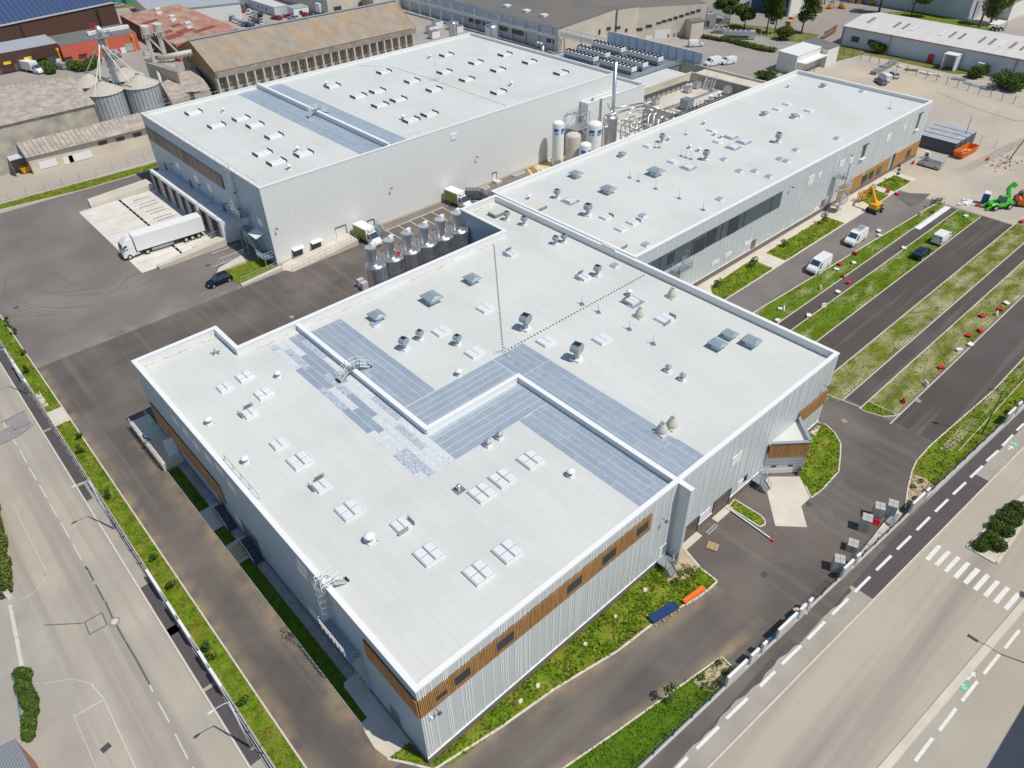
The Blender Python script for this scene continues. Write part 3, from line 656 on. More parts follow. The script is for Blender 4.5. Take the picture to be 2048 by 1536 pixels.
def ribs(root,x0,x1,y,z0,z1,pitch=None,w=.085,skip=(),axis=0,m='rib',seed=1,out=-1):
    mb = MB(); rr = random.Random(seed); x = x0+.1
    while x < x1-.1:
        for a,b in ([(z0,z1)] if not any(s[0] < x < s[1] for s in skip) else [s for s in _cut(z0,z1,[q[2:] for q in skip if q[0] < x < q[1]])]):
            if axis == 0: mb.box(x,x+w,y-.05,y-.002,a,b,bot=False)
            else: mb.box(y-.05,y-.002,x,x+w,a,b,bot=False)
        if pitch: x += pitch
        else: x += rr.choice((.16,.18,.22,.3,.4,.6,.9,1.2) if seed < 10 else (.22,.3,.45,.6,.8,1.1,1.4))
    return part('cladding_rib',mb,M[m],root,kind='stuff')
def _cut(z0,z1,holes):
    segs = [(z0,z1)]
    for a,b in holes:
        ns = []
        for s,e in segs:
            if a > s: ns.append((s,min(a,e)))
            if b < e: ns.append((max(b,s),e))
        segs = [q for q in ns if q[1]-q[0] > .05]
    return segs
def plateY(name,root,x0,x1,z0,z1,y,m,t=.03):
    mb = MB(); mb.box(x0,x1,y-t,y-.004,z0,z1); return part(name,mb,M[m],root)
def plateX(name,root,y0,y1,z0,z1,x,m,t=.03):
    mb = MB(); mb.box(x-t,x-.004,y0,y1,z0,z1); return part(name,mb,M[m],root)
def recY(pa,pb,y):
    a = onY(*pa,y); b = onY(*pb,y); return min(a.x,b.x),max(a.x,b.x),min(a.z,b.z),max(a.z,b.z)
def windowY(root,x0,x1,z0,z1,y,t=.07,name='window',fr='dark'):
    mb = MB(); mb.box(x0-.08,x1+.08,y-t,y-.01,z0-.08,z1+.08); w = part(name,mb,M[fr],root)
    mb = MB(); mb.box(x0,x1,y-t-.01,y-t+.01,z0,z1); part('pane',mb,M['glass'],w); return w
def slatsY(root,x0,x1,z0,z1,y,m='wood',gaps=(),pitch=.16):
    mb = MB(); mb.box(x0,x1,y-.08,y-.005,z0,z1); b = part('timber_backing',mb,M['woodd'],root)
    mb = MB(); x = x0
    while x < x1-.05:
        for a,c in _cut(z0,z1,[g[2:] for g in gaps if g[0] < x+.05 < g[1]]): mb.box(x,x+pitch*.62,y-.16,y-.08,a,c)
        x += pitch
    part('timber_slat',mb,M[m],root,kind='stuff'); return b
def slatsX(root,y0,y1,z0,z1,x,m='wood',pitch=.16):
    mb = MB(); mb.box(x-.08,x-.005,y0,y1,z0,z1); b = part('timber_backing',mb,M['woodd'],root)
    mb = MB(); y = y0
    while y < y1-.05: mb.box(x-.16,x-.08,y,y+pitch*.62,z0,z1); y += pitch
    part('timber_slat',mb,M[m],root,kind='stuff'); return b
def lampY(root,px,y): # small floodlight on an arm
    p = onY(*px,y); mb = MB(); mb.bar((p.x,y,p.z),(p.x,y-.5,p.z+.05),.05); mb.cbox((p.x,y-.6,p.z-.08),.35,.22,.12); part('floodlight',mb,M['dark'],root)
# ---------------------------------------------------------------- production hall (front)
X0,X1,X2,X3 = 13.56,76.03,24.35,68.26; Y0,Y1,Y2,Y3 = 27.29,84.85,78.75,89.23; HH = 11.72; RZ = 10.72
hall = thing('production_hall','large white factory hall in the foreground with timber band and silvery roof stripes','factory',(X0,Y0,0))
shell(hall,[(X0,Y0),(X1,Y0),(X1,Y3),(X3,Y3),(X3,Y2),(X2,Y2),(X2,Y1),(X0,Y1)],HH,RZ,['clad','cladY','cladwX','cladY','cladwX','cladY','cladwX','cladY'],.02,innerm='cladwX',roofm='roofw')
WIN = [(39.2,41.1,8.5,9.7),(34.5,36.4,8.4,9.7),(29.8,31.8,8.4,9.7),(21.5,23.4,8.4,9.7),(17.0,18.7,8.4,9.7),(15.1,16.2,8.5,9.2)]
DOOR = [(47.7,50.7,0.0,2.6),(53.5,56.6,0,2.7),(43.9,45.2,.9,2.9),(63.2,69.3,0,8.2)]
BAND = [(X0,41.5,7.9,10.3),(69.3,X1,4.2,6.4)]
ribs(hall,X0+.1,45.4,Y0,1.05,HH-.15,skip=BAND+DOOR,seed=3)
ribs(hall,46.0,X1-.1,Y0,1.05,HH-.15,skip=BAND+DOOR,seed=8)
for a,b in ((X0-.06,43.9),(45.96,47.7),(50.7,53.5),(56.6,63.3),(69.5,X1)):
    mb = MB(); mb.box(a,b,Y0-.07,Y0-.004,0,1.0); part('plinth',mb,M['plinth'],hall); mb = MB(); mb.box(a,b,Y0-.10,Y0-.004,1.0,1.09); part('drip_sill',mb,M['coping'],hall)
slatsY(hall,X0-.02,41.5,7.9,10.3,Y0,gaps=WIN)
slatsY(hall,69.3,X1,4.2,6.4,Y0)
for w in WIN: windowY(hall,*w,Y0,t=.12)
for d in DOOR[:2]:
    mb = MB(); mb.box(d[0],d[1],Y0-.04,Y0-.01,d[2],d[3]); dd = part('gate_opening',mb,mat('dark brown roller door',(.13,.10,.085),.5,var=.1),hall)
    mb = MB(); mb.box(d[0]-.1,d[0],Y0-.10,Y0-.01,0,d[3]+.1); mb.box(d[1],d[1]+.1,Y0-.10,Y0-.01,0,d[3]+.1); mb.box(d[0],d[1],Y0-.10,Y0-.01,d[3],d[3]+.1); part('door_frame',mb,M['dark'],dd)
    mb = MB(); mb.box(d[0],d[1],Y0-.9,Y0-.1,0,.12); part('threshold',mb,M['conc'],hall)
for x0,x1,z0,z1 in ((55.4,57.2,6.9,8.2),(50.95,52.8,1.2,2.5),(58.0,59.7,1.2,2.6)): plateY('wall_plate',hall,x0,x1,z0,z1,Y0,'white',.07)
windowY(hall,59.2,59.8,1.9,2.7,Y0)
mb = MB(); mb.box(43.9,45.2,Y0-.06,Y0-.01,.9,2.9); dd = part('service_door',mb,M['white'],hall); mb = MB(); mb.box(44.5,45.1,Y0-.08,Y0-.05,1.2,2.75); part('door_leaf',mb,M['mid'],dd)
mb = MB(); mb.box(45.55,45.95,25.85,Y0-.0,0,11.45); part('fin_wall',mb,M['clad'],hall); mb = MB(); mb.box(45.45,46.05,25.75,Y0,11.45,11.55); part('fin_coping',mb,M['coping'],hall)
for p in (tp(22,1243,1062),tp(13,1420,1075),tp(32,490,38)): lampY(hall,p,Y0)
mb = MB(); mb.box(X0-.35,X0-.05,Y0+.6,Y0+.68,6.98,7.06); part('camera_arm',mb,M['white'],hall); mb = MB(); mb.box(X0+.8,X0+.95,Y0-.35,Y0-.05,6.98,7.08); part('camera_arm',mb,M['white'],hall)
# south-west side, in shade
slatsX(hall,Y0-.02,34.7,7.9,10.3,X0); slatsX(hall,64.2,83.9,3.0,5.9,X0,'wood')
mb = MB(); mb.box(X0-.06,X0-.004,Y0,Y1,0,.55); part('plinth',mb,M['plinth'],hall)
for c,X,Y in ((2,1345,310),(2,1425,395),(2,1505,500),(2,1600,600),(2,1685,685),(2,1780,820),(12,400,1430),(13,510,150),(13,400,30),(13,490,350),(2,1835,1080)):
    p = onX(*tp(c,X,Y),X0); plateX('wall_plate',hall,p.y-.9,p.y+.9,p.z-.6,p.z+.6,X0,'cladw',.03)
for y0,y1,zt in ((65.2,66.6,3.0),(57.0,60.8,3.2),(31.2,32.6,2.6),(78.0,79.6,3.3)):
    mb = MB(); mb.box(X0-.05,X0-.01,y0,y1,.3,zt); d = part('side_door',mb,M['panel'],hall); mb = MB(); mb.box(X0-.09,X0-.05,y0-.1,y1+.1,zt,zt+.1); part('door_frame',mb,M['zinc'],d)
# north-west side
# inner dividing parapets
def wallbox(root,x0,x1,y0,y1,z0,z1,m='cladwX'):
    mb = MB(); mb.box(x0,x1,y0,y1,z0,z1); w = part('divider_parapet',mb,M[m],root)
    mb = MB(); mb.box(x0-.06,x1+.06,y0-.06,y1+.06,z1,z1+.07); part('divider_coping',mb,M['coping'],w)
ribbump(mk('cladwY','ribbed white cladding side',(.70,.73,.74),.36,var=.03,scale=.12),1,.3,.4)
wallbox(hall,32.15,32.60,50.7,Y2-.45,RZ,11.45,'cladwY'); wallbox(hall,32.22,45.95,50.55,50.98,RZ,11.452); wallbox(hall,45.50,45.95,Y0+.5,50.48,RZ,11.45,'cladwY')
# reflective aluminium-faced roof sheets, each its own piece
def sheets(root,x0,x1,y0,y1,along,m,z=RZ,wd=.96,ln=5.2,seed=0):
    rr = random.Random(seed); cache = {}
    span,length = ((x1-x0),(y1-y0)) if along == 'y' else ((y1-y0),(x1-x0))
    k = max(1,round(span/wd)); w = span/k
    for i in range(k):
        s = -rr.random()*ln*.8
        while s < length:
            a,b = max(0,s),min(length,s+ln)
            s += ln
            if b-a < .15: continue
            L = round(b-a,2); key = (round(w,3),L,along)
            if key not in cache:
                mb = MB(); g = .022
                if along == 'y': mb.box(-w/2+g*1.8,w/2-g*1.8,-L/2+g,L/2-g,0,.012,bot=False)
                else: mb.box(-L/2+g,L/2-g,-w/2+g*1.8,w/2-g*1.8,0,.012,bot=False)
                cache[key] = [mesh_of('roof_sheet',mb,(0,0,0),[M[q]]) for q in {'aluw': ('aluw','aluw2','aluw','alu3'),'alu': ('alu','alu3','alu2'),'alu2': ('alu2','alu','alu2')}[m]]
            c = (x0+(i+.5)*w,y0+(a+b)/2) if along == 'y' else (x0+(a+b)/2,y0+(i+.5)*w)
            tile('roof_sheet',rr.choice(cache[key]),(c[0],c[1],z+.006),root,(rr.uniform(-.004,.004),rr.uniform(-.006,.006),0))
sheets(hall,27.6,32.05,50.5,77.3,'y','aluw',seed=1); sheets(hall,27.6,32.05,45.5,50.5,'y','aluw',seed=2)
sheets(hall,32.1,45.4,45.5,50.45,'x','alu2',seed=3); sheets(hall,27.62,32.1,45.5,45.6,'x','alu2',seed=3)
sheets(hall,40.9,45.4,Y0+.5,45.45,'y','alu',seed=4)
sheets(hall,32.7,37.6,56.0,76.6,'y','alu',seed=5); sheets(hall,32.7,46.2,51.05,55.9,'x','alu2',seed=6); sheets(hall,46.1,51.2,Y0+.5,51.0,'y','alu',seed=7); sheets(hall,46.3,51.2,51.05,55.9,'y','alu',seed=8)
mb = MB(); mb.box(51.0,53.0,31.8,34.2,RZ,RZ+.03); part('roof_patch',mb,M['roofw'],hall)
rd = random.Random(2)
for x0,x1,y in ((14.5,23.5,84.3),(25.5,31,78.25),(34,46,78.25),(50,58,78.25),(62,67,78.25),(69,74,88.7)):
    P = [(x0+(x1-x0)*i/9,y) for i in range(10)]+[(x0+(x1-x0)*(9-i)/9,y-rd.uniform(.08,.55)) for i in range(10)]; mb = MB(); mb.sheet(P,RZ+.008); part('dirt_line',mb,mat('washed dirt',(.47,.43,.36),.9,var=.15,scale=1.5,col2=(.6,.59,.56),amt=.9),hall)
# ---------------------------------------------------------------- loading portal with larch fascia
ptl = thing('dock_portal','angular entrance porch with larch fascia and white sectional door on the factory front','porch',(66,26,0))
L = (63.2,26.95); Rr = (66.75,24.0); B = (69.6,Y0-.02); Z0p,Z1p = 3.3,5.6
def wallseg(mb,a,b,z0,z1,t=.0): mb.quad((*a,z0),(*b,z0),(*b,z1),(*a,z1))
mb = MB(); mb.prism([L,Rr,B,(63.1,Y0-.02)],Z1p-.5,Z1p-.45); part('porch_roof',mb,M['roofw'],ptl)
mb = MB(); d = (Vector(Rr)-Vector(L)); nn = Vector((d.y,-d.x)).normalized()
for i in range(34):
    p = Vector(L)+d*((i+.3)/34)+nn*.05; mb.cbox((p.x,p.y,Z0p),.09,.08,Z1p-Z0p,math.atan2(d.y,d.x))
part('timber_slat',mb,M['wood'],ptl,kind='stuff')
mb = MB(); wallseg(mb,L,Rr,Z0p,Z1p); part('fascia_backing',mb,M['woodd'],ptl)
mb = MB()
for a,b in ((L,Rr),(Rr,B)): mb.bar((*a,Z1p+.03),(*b,Z1p+.03),.4,.07)
part('coping',mb,M['hood'],ptl)
mb = MB(); wallseg(mb,Rr,B,.9,Z1p); part('wall',mb,M['cladw'],ptl); mb = MB(); wallseg(mb,Rr,B,0,.9); wallseg(mb,(66.45,24.25),Rr,0,.9); part('plinth',mb,M['plinth'],ptl)
mb = MB(); a = Vector(L)-nn*.5; b = Vector(Rr)-nn*.5; wallseg(mb,a,b,.1,Z0p+.2); dr = part('sectional_door',mb,M['white'],ptl)
for q in (.22,.66):
    p = a+(b-a)*q-Vector((0,0)); p2 = a+(b-a)*(q+.13); mb = MB(); o = nn*.02; mb.quad((p.x+o.x,p.y+o.y,1.15),(p2.x+o.x,p2.y+o.y,1.15),(p2.x+o.x,p2.y+o.y,1.45),(p.x+o.x,p.y+o.y,1.45)); part('pane',mb,mat('amber pane',(.12,.06,.04),.2,var=0),dr)
mb = MB()
for z in (.6,1.1,1.6,2.1,2.6): mb.bar((a.x+nn.x*.01,a.y+nn.y*.01,z),(b.x+nn.x*.01,b.y+nn.y*.01,z),.02)
part('door_joint',mb,M['mid'],dr)
# ---------------------------------------------------------------- office wing (long, behind right)
WY,WY2,WX2,WH = 58.85,90.5,171.3,11.95; WZ = 11.25
wing = thing('factory_wing','long white factory wing with grey ribbed front, dark glazed band and larch base','factory',(X1,WY,0))
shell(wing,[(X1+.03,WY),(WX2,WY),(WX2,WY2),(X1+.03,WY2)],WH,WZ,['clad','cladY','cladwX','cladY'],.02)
bt = onY(*tp(30,175,1465),WY); bb = onY(*tp(31,145,130),WY)
BX = bt.x; BT = bt.z; BB = bb.z
wb = [(X1,BX,BB,BT)]
tw0 = onY(1640+370/5.02,280+530/5.02,WY)
ribs(wing,X1+.3,WX2-.1,WY,1.15,WH-.15,skip=wb+[(138,WX2+1,0,3.9)],w=.09,seed=12)
mb = MB(); mb.box(X1+.1,BX,WY-.05,WY-.006,BB,BT); gp = part('glazed_band',mb,M['panel'],wing)
for xx in (82,90,97.6,104,112): mb = MB(); mb.box(xx,xx+.08,WY-.09,WY-.05,BB,BT); part('band_joint',mb,M['black'],gp)
for c,a,b in ((21,(1500,395),(1560,465)),(21,(1765,225),(1815,320)),(21,(1290,500),(1330,545)),(21,(1600,310),(1650,390))):
    r = recY(tp(c,*a),tp(c,*b),WY); windowY(wing,r[0],r[1],max(r[2],BB+.1),min(r[3],BT-.1),WY,.1)
mb = MB(); mb.box(X1,137.0,WY-.07,WY-.004,0,1.05); part('plinth',mb,M['plinth'],wing); mb = MB(); mb.box(X1,137.0,WY-.09,WY-.004,1.05,1.12); part('drip_sill',mb,M['coping'],wing)
M['larch'] = mat('golden larch boarding',(.42,.215,.065),.7,var=.15,scale=1.0)
for a,b in ((137.3,146.5),(147.5,157.8),(160.3,WX2)):
    mb = MB(); mb.box(a,b,WY-.1,WY-.01,.9,3.75); part('larch_boarding',mb,M['larch'],wing)
mb = MB(); mb.box(137.0,WX2,WY-.12,WY-.004,0,.9); part('plinth',mb,M['plinth'],wing)
mb = MB(); mb.box(157.9,160.2,WY-.1,WY-.01,0,4.2); d = part('entrance_door',mb,M['zinc'],wing); mb = MB(); mb.box(158.8,160.0,WY-.13,WY-.1,.1,4.0); part('pane',mb,M['glass'],d)
for px in ((30,1130,1195),(30,903,1328),(30,838,1380),(30,780,1440)):
    p = onY(*tp(*px),WY); windowY(wing,p.x-.9,p.x+.9,1.2,2.8,WY,.14)
for c,a,b in ((30,(1185,1000),(1240,870)),(30,(765,1225),(820,1110))):
    r = recY(tp(c,*a),tp(c,*b),WY); w = windowY(wing,r[0],r[1],r[2]+.3,r[3],WY,.1,'window','zinc'); mb = MB(); mb.box(r[0]-.2,r[1]+.2,WY-.5,WY-.02,r[2],r[2]+.1); part('sill',mb,M['white'],w); mb = MB(); mb.box(r[0]-.2,r[1]+.5,WY-.3,WY-.02,r[3]+.1,r[3]+.2); part('blind_box',mb,M['dark'],w)
for c,a,b in ((30,(960,1095),(1010,1020)),(30,(602,1290),(655,1220)),(30,(358,1430),(420,1335)),(30,(440,1370),(475,1320)),(21,(1620,590),(1685,525)),(21,(1720,530),(1780,465)),(21,(1872,440),(1930,378)),(30,(1095,1000),(1122,960)),(31,(410,160),(445,125)),(30,(680,1260),(715,1205))):
    r = recY(tp(c,*a),tp(c,*b),WY); plateY('wall_plate',wing,r[0],r[1],r[2],r[3],WY,'white',.08)
for px in ((21,1945,400),(31,480,100)):
    p = onY(*tp(*px),WY); mb = MB(); mb.box(p.x-.6,p.x+.8,WY-.06,WY-.01,.1,2.6); d = part('side_door',mb,M['plinth'],wing); mb = MB(); mb.box(p.x-.6,p.x+.8,WY-.12,WY-.06,2.6,2.7); part('door_frame',mb,M['dark'],d)
for p in (tp(30,230,1430),tp(30,685,1185)): lampY(wing,p,WY)
# firewall parapet between hall and wing, standing above both roofs on the hall side

# ---------------------------------------------------------------- cold store warehouse (behind left)
QX,QX2,QY,QY2,QH = 46.1,133.8,113.9,165.0,14.44; QZ = 13.85
ware = thing('warehouse','tall white warehouse with seven loading docks and a brown timber band','warehouse',(QX,QY,0))
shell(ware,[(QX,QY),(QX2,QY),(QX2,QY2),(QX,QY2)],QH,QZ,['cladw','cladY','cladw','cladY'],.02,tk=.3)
ribs(ware,QX+.1,QX2,QY+.03,.5,QH-.15,pitch=.5,w=.2,m='cladw',skip=[(58,60.4,0,2.9),(65.2,66.4,0,2)])
mb = MB(); mb.box(QX-.03,QX2,QY-.06,QY-.004,0,.45); part('plinth',mb,M['conc'],ware)
# timber band on the dock side: boards picked out one by one
rr = random.Random(5); BM = [mat('weathered board %d' % i,c,.75,var=.2,scale=2) for i,c in enumerate(((.25,.19,.15),(.31,.245,.19),(.20,.155,.13),(.34,.28,.225)))]
mb = MB(); mb.box(QX-.06,QX-.004,129.2,164.7,9.3,11.95); tb = part('timber_backing',mb,M['woodd'],ware)
bm_ = []
for m in BM:
    mb = MB(); mb.box(-.06,0,.012,.30,0,2.6); bm_.append(mesh_of('timber_board',mb,(0,0,0),[m]))
for i in range(112): tile('timber_board',rr.choice(bm_),(QX-.062,129.3+i*.315,9.32),ware)
wallbox(ware,71.9,72.4,QY+.35,QY2-.35,QZ,14.75,'cladwY')
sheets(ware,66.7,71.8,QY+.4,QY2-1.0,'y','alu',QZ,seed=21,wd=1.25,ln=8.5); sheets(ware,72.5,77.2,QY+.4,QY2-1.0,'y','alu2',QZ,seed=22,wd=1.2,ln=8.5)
def featQ(name,x0,x1,z0,z1,m,t=.12): return plateY(name,ware,x0,x1,z0,z1,QY,m,t)
for x0,x1,zt in ((58.3,60.4,2.8),(65.2,66.4,1.9),(96.2,97.3,1.95)):
    d = featQ('side_door',x0,x1,.05,zt,'cladw'); mb = MB(); mb.box(x0-.1,x1+.1,QY-.18,QY-.01,zt,zt+.12); mb.box(x1,x1+.12,QY-.18,QY-.01,0,zt); part('door_frame',mb,M['dark'],d)
for x0,x1 in ((49.3,51.2),(53.0,55.0)):
    d = featQ('hatch',x0,x1,.5,1.75,'dark'); mb = MB(); mb.add([(x0-.1,QY-1.0,1.95),(x1+.1,QY-1.0,1.95),(x1+.1,QY-.05,2.1),(x0-.1,QY-.05,2.1),(x0-.1,QY-1.0,2.03),(x1+.1,QY-1.0,2.03),(x1+.1,QY-.05,2.18),(x0-.1,QY-.05,2.18)],[(4,5,6,7),(3,2,1,0),(0,1,5,4),(1,2,6,5),(3,0,4,7)]); part('canopy',mb,M['white'],d)
featQ('wall_plate',86,87.6,11.7,12.9,'white'); 
for p in (tp(11,195,290),tp(10,1075,1440),tp(10,1735,1200)): lampY(ware,p,QY)
for px,py in ((620,95),(722,235),(893,350),(1190,560),(1540,790)):
    p = onX(280+(px if px < 700 else px)/6.4,320+py/6.4,QX) if px != 620 else onX(280+485/6.4,320+65/6.4,QX); plateX('wall_plate',ware,p.y-.9,p.y+.9,p.z-.7,p.z+.7,QX,'white',.07)
# bay numbers painted above the docks
def number(txt,y,z,parent,x=QX-.03,size=1.15):
    cu = bpy.data.curves.new('bay_number','FONT'); cu.body = txt; cu.size = size; cu.extrude = .01; cu.align_x = 'CENTER'
    t = bpy.data.objects.new('tmp',cu); COL.objects.link(t); dg = bpy.context.evaluated_depsgraph_get(); me = bpy.data.meshes.new_from_object(t.evaluated_get(dg)); bpy.data.objects.remove(t)
    me.materials.clear(); me.materials.append(M['dark']); o = bpy.data.objects.new('bay_number',me); COL.objects.link(o); o.parent = parent
    o.location = Vector((x,y,z))-ORG[parent.name]; o.rotation_euler = (math.pi/2,0,-math.pi/2); ORG[o.name] = ORG[parent.name]
def z1(X,Y): return 280+X/6.4,320+Y/6.4
for t,X,Y in (('6',415,110),('1',525,185),('3',640,270),('3',757,350),('2',935,478),('1',1052,555)):
    p = onX(*z1(X,Y),QX-.03); number(t,p.y,p.z-.4,ware)
for X,Y in ((330,90),(655,325),(1080,620),(1280,930)):
    p = onX(*z1(X,Y),QX-.03); mb = MB(); mb.box(QX-.1,QX-.02,p.y-.5,p.y+.5,p.z-.9,p.z+.9); part('window',mb,M['panel'],ware)
for X,Y in ((422,45),(795,305),(1133,548),(1252,405)):
    p = onX(*z1(X,Y),QX); mb = MB(); mb.bar((QX,p.y,p.z),(QX-.5,p.y,p.z),.06); mb.cbox((QX-.6,p.y,p.z-.08),.25,.35,.14); part('floodlight',mb,M['dark'],ware)
# loading docks
FX = 43.0
tops = [onX(*z1(*p),FX) for p in ((135,165),(255,240),(370,320),(480,400),(595,482),(712,555),(745,610),(870,700),(1015,775))]
edges = [(tops[i+1].y,tops[i].y) for i in range(5)]+[(tops[7].y+.05,tops[6].y),(tops[8].y,tops[7].y-.05)]
for i,(ya,yb) in enumerate(edges):
    mb = MB(); mb.box(FX+.35,QX,ya+.12,yb-.12,0,4.1); dk = part('dock_shelter',mb,M['coping'],ware)
    mb = MB(); mb.box(FX,FX+.55,ya+.05,yb-.05,.1,4.75); part('dock_hood',mb,M['white'],dk)
    ym = (ya+yb)/2; w = (yb-ya)/2-.35
    mb = MB(); mb.box(FX-.06,FX,ym-w,ym+w,.15,4.5); part('dock_curtain',mb,M['dark'],dk)
    mb = MB(); mb.box(FX-.12,FX-.05,ym-w*.62,ym+w*.62,1.0,3.9); part('dock_opening',mb,M['black'],dk)
    mb = MB()
    for s in (-1,1): mb.box(FX-.14,FX-.06,ym+s*w-.05,ym+s*w+.05,.1,4.45); mb.box(FX-.16,FX-.08,ym+s*w*.68-.05,ym+s*w*.68+.05,.1,3.9)
    mb.box(FX-.14,FX-.06,ym-w,ym+w,4.4,4.5); part('dock_bumper',mb,M['white'],dk)
    mb = MB()
    for k in range(6): mb.box(FX+.6+k*.42,FX+.66+k*.42,ya+.12,yb-.12,4.1,4.14)
    part('roof_joint',mb,M['zinc'],dk)
mb = MB(); mb.box(FX+.36,QX,edges[5][1]-.1,edges[4][0]+.1,0,2.3); part('dock_plinth',mb,M['cladw'],ware)
# annexe between warehouse and wing
ann = thing('plant_annexe','lower pale metal annexe attached to the warehouse end beside a steel chimney','annexe',(123,110,0))
shell(ann,[(122.3,111.5),(141.5,111.5),(141.5,121.5),(134.1,121.5),(134.1,113.7),(122.3,113.7)],10.8,10.2,'cladw',.02,tk=.25)

# ================================================================== ROOF FITTINGS
def proto_skylight(root,kind,z):
    """returns dict of meshes for curb and panes, built round the origin"""
    r = {}
    if kind == 'L4': dx = dy = 2.1; ps = [(-.54,-.51),(.54,-.51),(-.54,.51),(.54,.51)]; pw = (.93,.97)
    elif kind == 'L3': dx = dy = 1.75; ps = [(-.44,-.44),(.44,-.44),(-.44,.44),(.44,.44)]; pw = (.82,.84)
    elif kind == 'M2': dx = dy = 1.5; ps = [(-.37,0),(.37,0)]; pw = (.68,1.4)
    elif kind == 'R2': dx,dy = 1.9,1.75; ps = [(-.47,0),(.47,0)]; pw = (.91,1.66)
    elif kind == 'W': dx,dy = 2.7,1.8; ps = [(-.67,-.44),(.67,-.44),(-.67,.44),(.67,.44)]; pw = (1.31,.85)
    elif kind == 'SB': dx = dy = 1.05; ps = [(0,0)]; pw = (.95,.95)
    elif kind == 'SW': dx = dy = 1.5; ps = [(0,0)]; pw = (1.38,1.38)
    elif kind == 'FR': dx = dy = 1.5; ps = [(-.36,0),(.36,0)]; pw = (.69,1.38)
    h = .30 if kind != 'W' else .26
    mb = MB(); mb.box(-dx/2,dx/2,-dy/2,dy/2,0,h); r['curb'] = mesh_of('curb',mb,(0,0,0),[M['white']])
    if kind in ('FR',):
        mb = MB(); mb.box(-1.25,1.25,-1.25,1.25,0,.03); r['flashing'] = mesh_of('flashing',mb,(0,0,0),[M['mid'] if 0 else M['hood']])
    mb = MB(); w,l = pw; mb.add([(-w/2,-l/2,0),(w/2,-l/2,0),(w/2,l/2,0),(-w/2,l/2,0),(-w/2+.06,-l/2+.06,.06),(w/2-.06,-l/2+.06,.06),(w/2-.06,l/2-.06,.06),(-w/2+.06,l/2-.06,.06)],[(4,5,6,7),(0,1,5,4),(1,2,6,5),(2,3,7,6),(3,0,4,7)])
    r['pane'] = mesh_of('pane',mb,(0,0,0),[M['blueg'] if kind == 'SB' else M['frost']]); r['pos'] = ps; r['h'] = h; r['d'] = (dx,dy)
    mb = MB()
    if kind == 'W': mb.box(-dx/2-.16,-dx/2-.10,-dy/2-.2,dy/2+.2,.05,.52); r['wind_bar'] = mesh_of('wind_baffle',mb,(0,0,0),[M['dark']]); 
    else: mb.box(-dx/2+.03,dx/2-.03,-dy/2+.03,dy/2-.03,h,h+.012); r['gap'] = mesh_of('glazing_bar',mb,(0,0,0),[M['mid']])
    return r
PSK = {}
def skylight(root,kind,px,z,flap=None):
    if kind not in PSK: PSK[kind] = proto_skylight(root,kind,z)
    k = PSK[kind]; p = U(px[0],px[1],z+k['h'])
    c = bpy.data.objects.new('skylight',k['curb']); COL.objects.link(c); c.parent = root; c.location = Vector((p.x,p.y,z+.004))-ORG[root.name]
    def ch(name,me,loc,rz=0):
        o = bpy.data.objects.new(name,me); COL.objects.link(o); o.parent = c; o.location = loc; o.rotation_euler = (0,0,rz); return o
    for q in k['pos']: ch('pane',k['pane'],(q[0],q[1],k['h']))
    if 'gap' in k: ch('glazing_bar',k['gap'],(0,0,0))
    if 'flashing' in k: ch('flashing',k['flashing'],(0,0,0))
    if 'wind_bar' in k: ch('wind_baffle',k['wind_bar'],(0,0,0)); ch('wind_baffle',k['wind_bar'],(0,0,0),math.pi)
    if flap:
        if 'flap' not in PSK:
            mb = MB(); mb.box(0,.06,-.55,.55,.05,.55); PSK['flap'] = mesh_of('wind_baffle',mb,(0,0,0),[M['galv']])
        dx,dy = k['d']
        for s in flap: ch('wind_baffle',PSK['flap'],{'l': (-dx/2-.25,dy/2-.4,0),'u': (dx/2-.4,dy/2+.25,0),'r': (dx/2+.2,-dy/2+.4,0),'d': (-dx/2+.4,-dy/2-.25,0)}[s],{'l': 0,'u': math.pi/2,'r': 0,'d': math.pi/2}[s])
for k,x,y in (('L3',527,785),('L3',489,751),('M2',449,773),('L4',599,919),('L4',698,1018),('L4',857,1106),('L4',957,1143),('L4',964,983),('L4',1005,954),('L4',1061,917),('L4',1015,1100),('M2',557,885),
                ('R2',971,614),('R2',882,660),('R2',949,703),('R2',1092,680),('R2',1204,676),('SB',750,646),('SB',1230,529)): skylight(hall,k,(x,y),RZ)
for k,x,y,f in (('M2',499,824,'lu'),('M2',643,969,'lu'),('M2',801,1047,'rd'),('FR',1264,600,'lu'),('R2',1328,635,'rd'),('M2',1168,552,'lu'),('M2',1023,505,'lu')): skylight(hall,k,(x,y),RZ,f)
for k,x,y,f in (('FR',1140,399,None),('M2',1211,432,'r'),('M2',1265,442,'r'),('M2',1242,455,None),('SB',1286,429,None),('SB',1292,487,None),('SB',1440,396,None),('SW',1346,321,None),('FR',1376,332,None),('SW',1297,290,None),
                   ('SW',1423,258,None),('SW',1436,281,None),('FR',1461,271,None),('FR',1466,292,None),('FR',1487,281,None),('SB',1479,340,None),('SB',1510,340,None),('SB',1448,317,None),('SW',1575,206,None),('SW',1555,216,None),('SW',1618,219,None),('SW',1598,229,None),('SB',1724,181,None),('SB',1674,275,None),('SB',1592,298,None),('SB',1560,316,None),('SB',1573,320,None),('SB',1538,351,None)): skylight(wing,k,(x,y),WZ,f)
for x,y in ((387,224),(482,236),(433,250),(510,249),(548,271),(525,305),(553,323),(607,306),(665,171),(717,191),(755,181),(760,209),(797,198),(822,239),(859,227),(768,143),(824,161),(868,178),(889,143),(893,109),(934,158),(952,124),(996,139),(997,183),(1010,108),(1059,123),(1122,145)): skylight(ware,'W',(x,y),QZ)
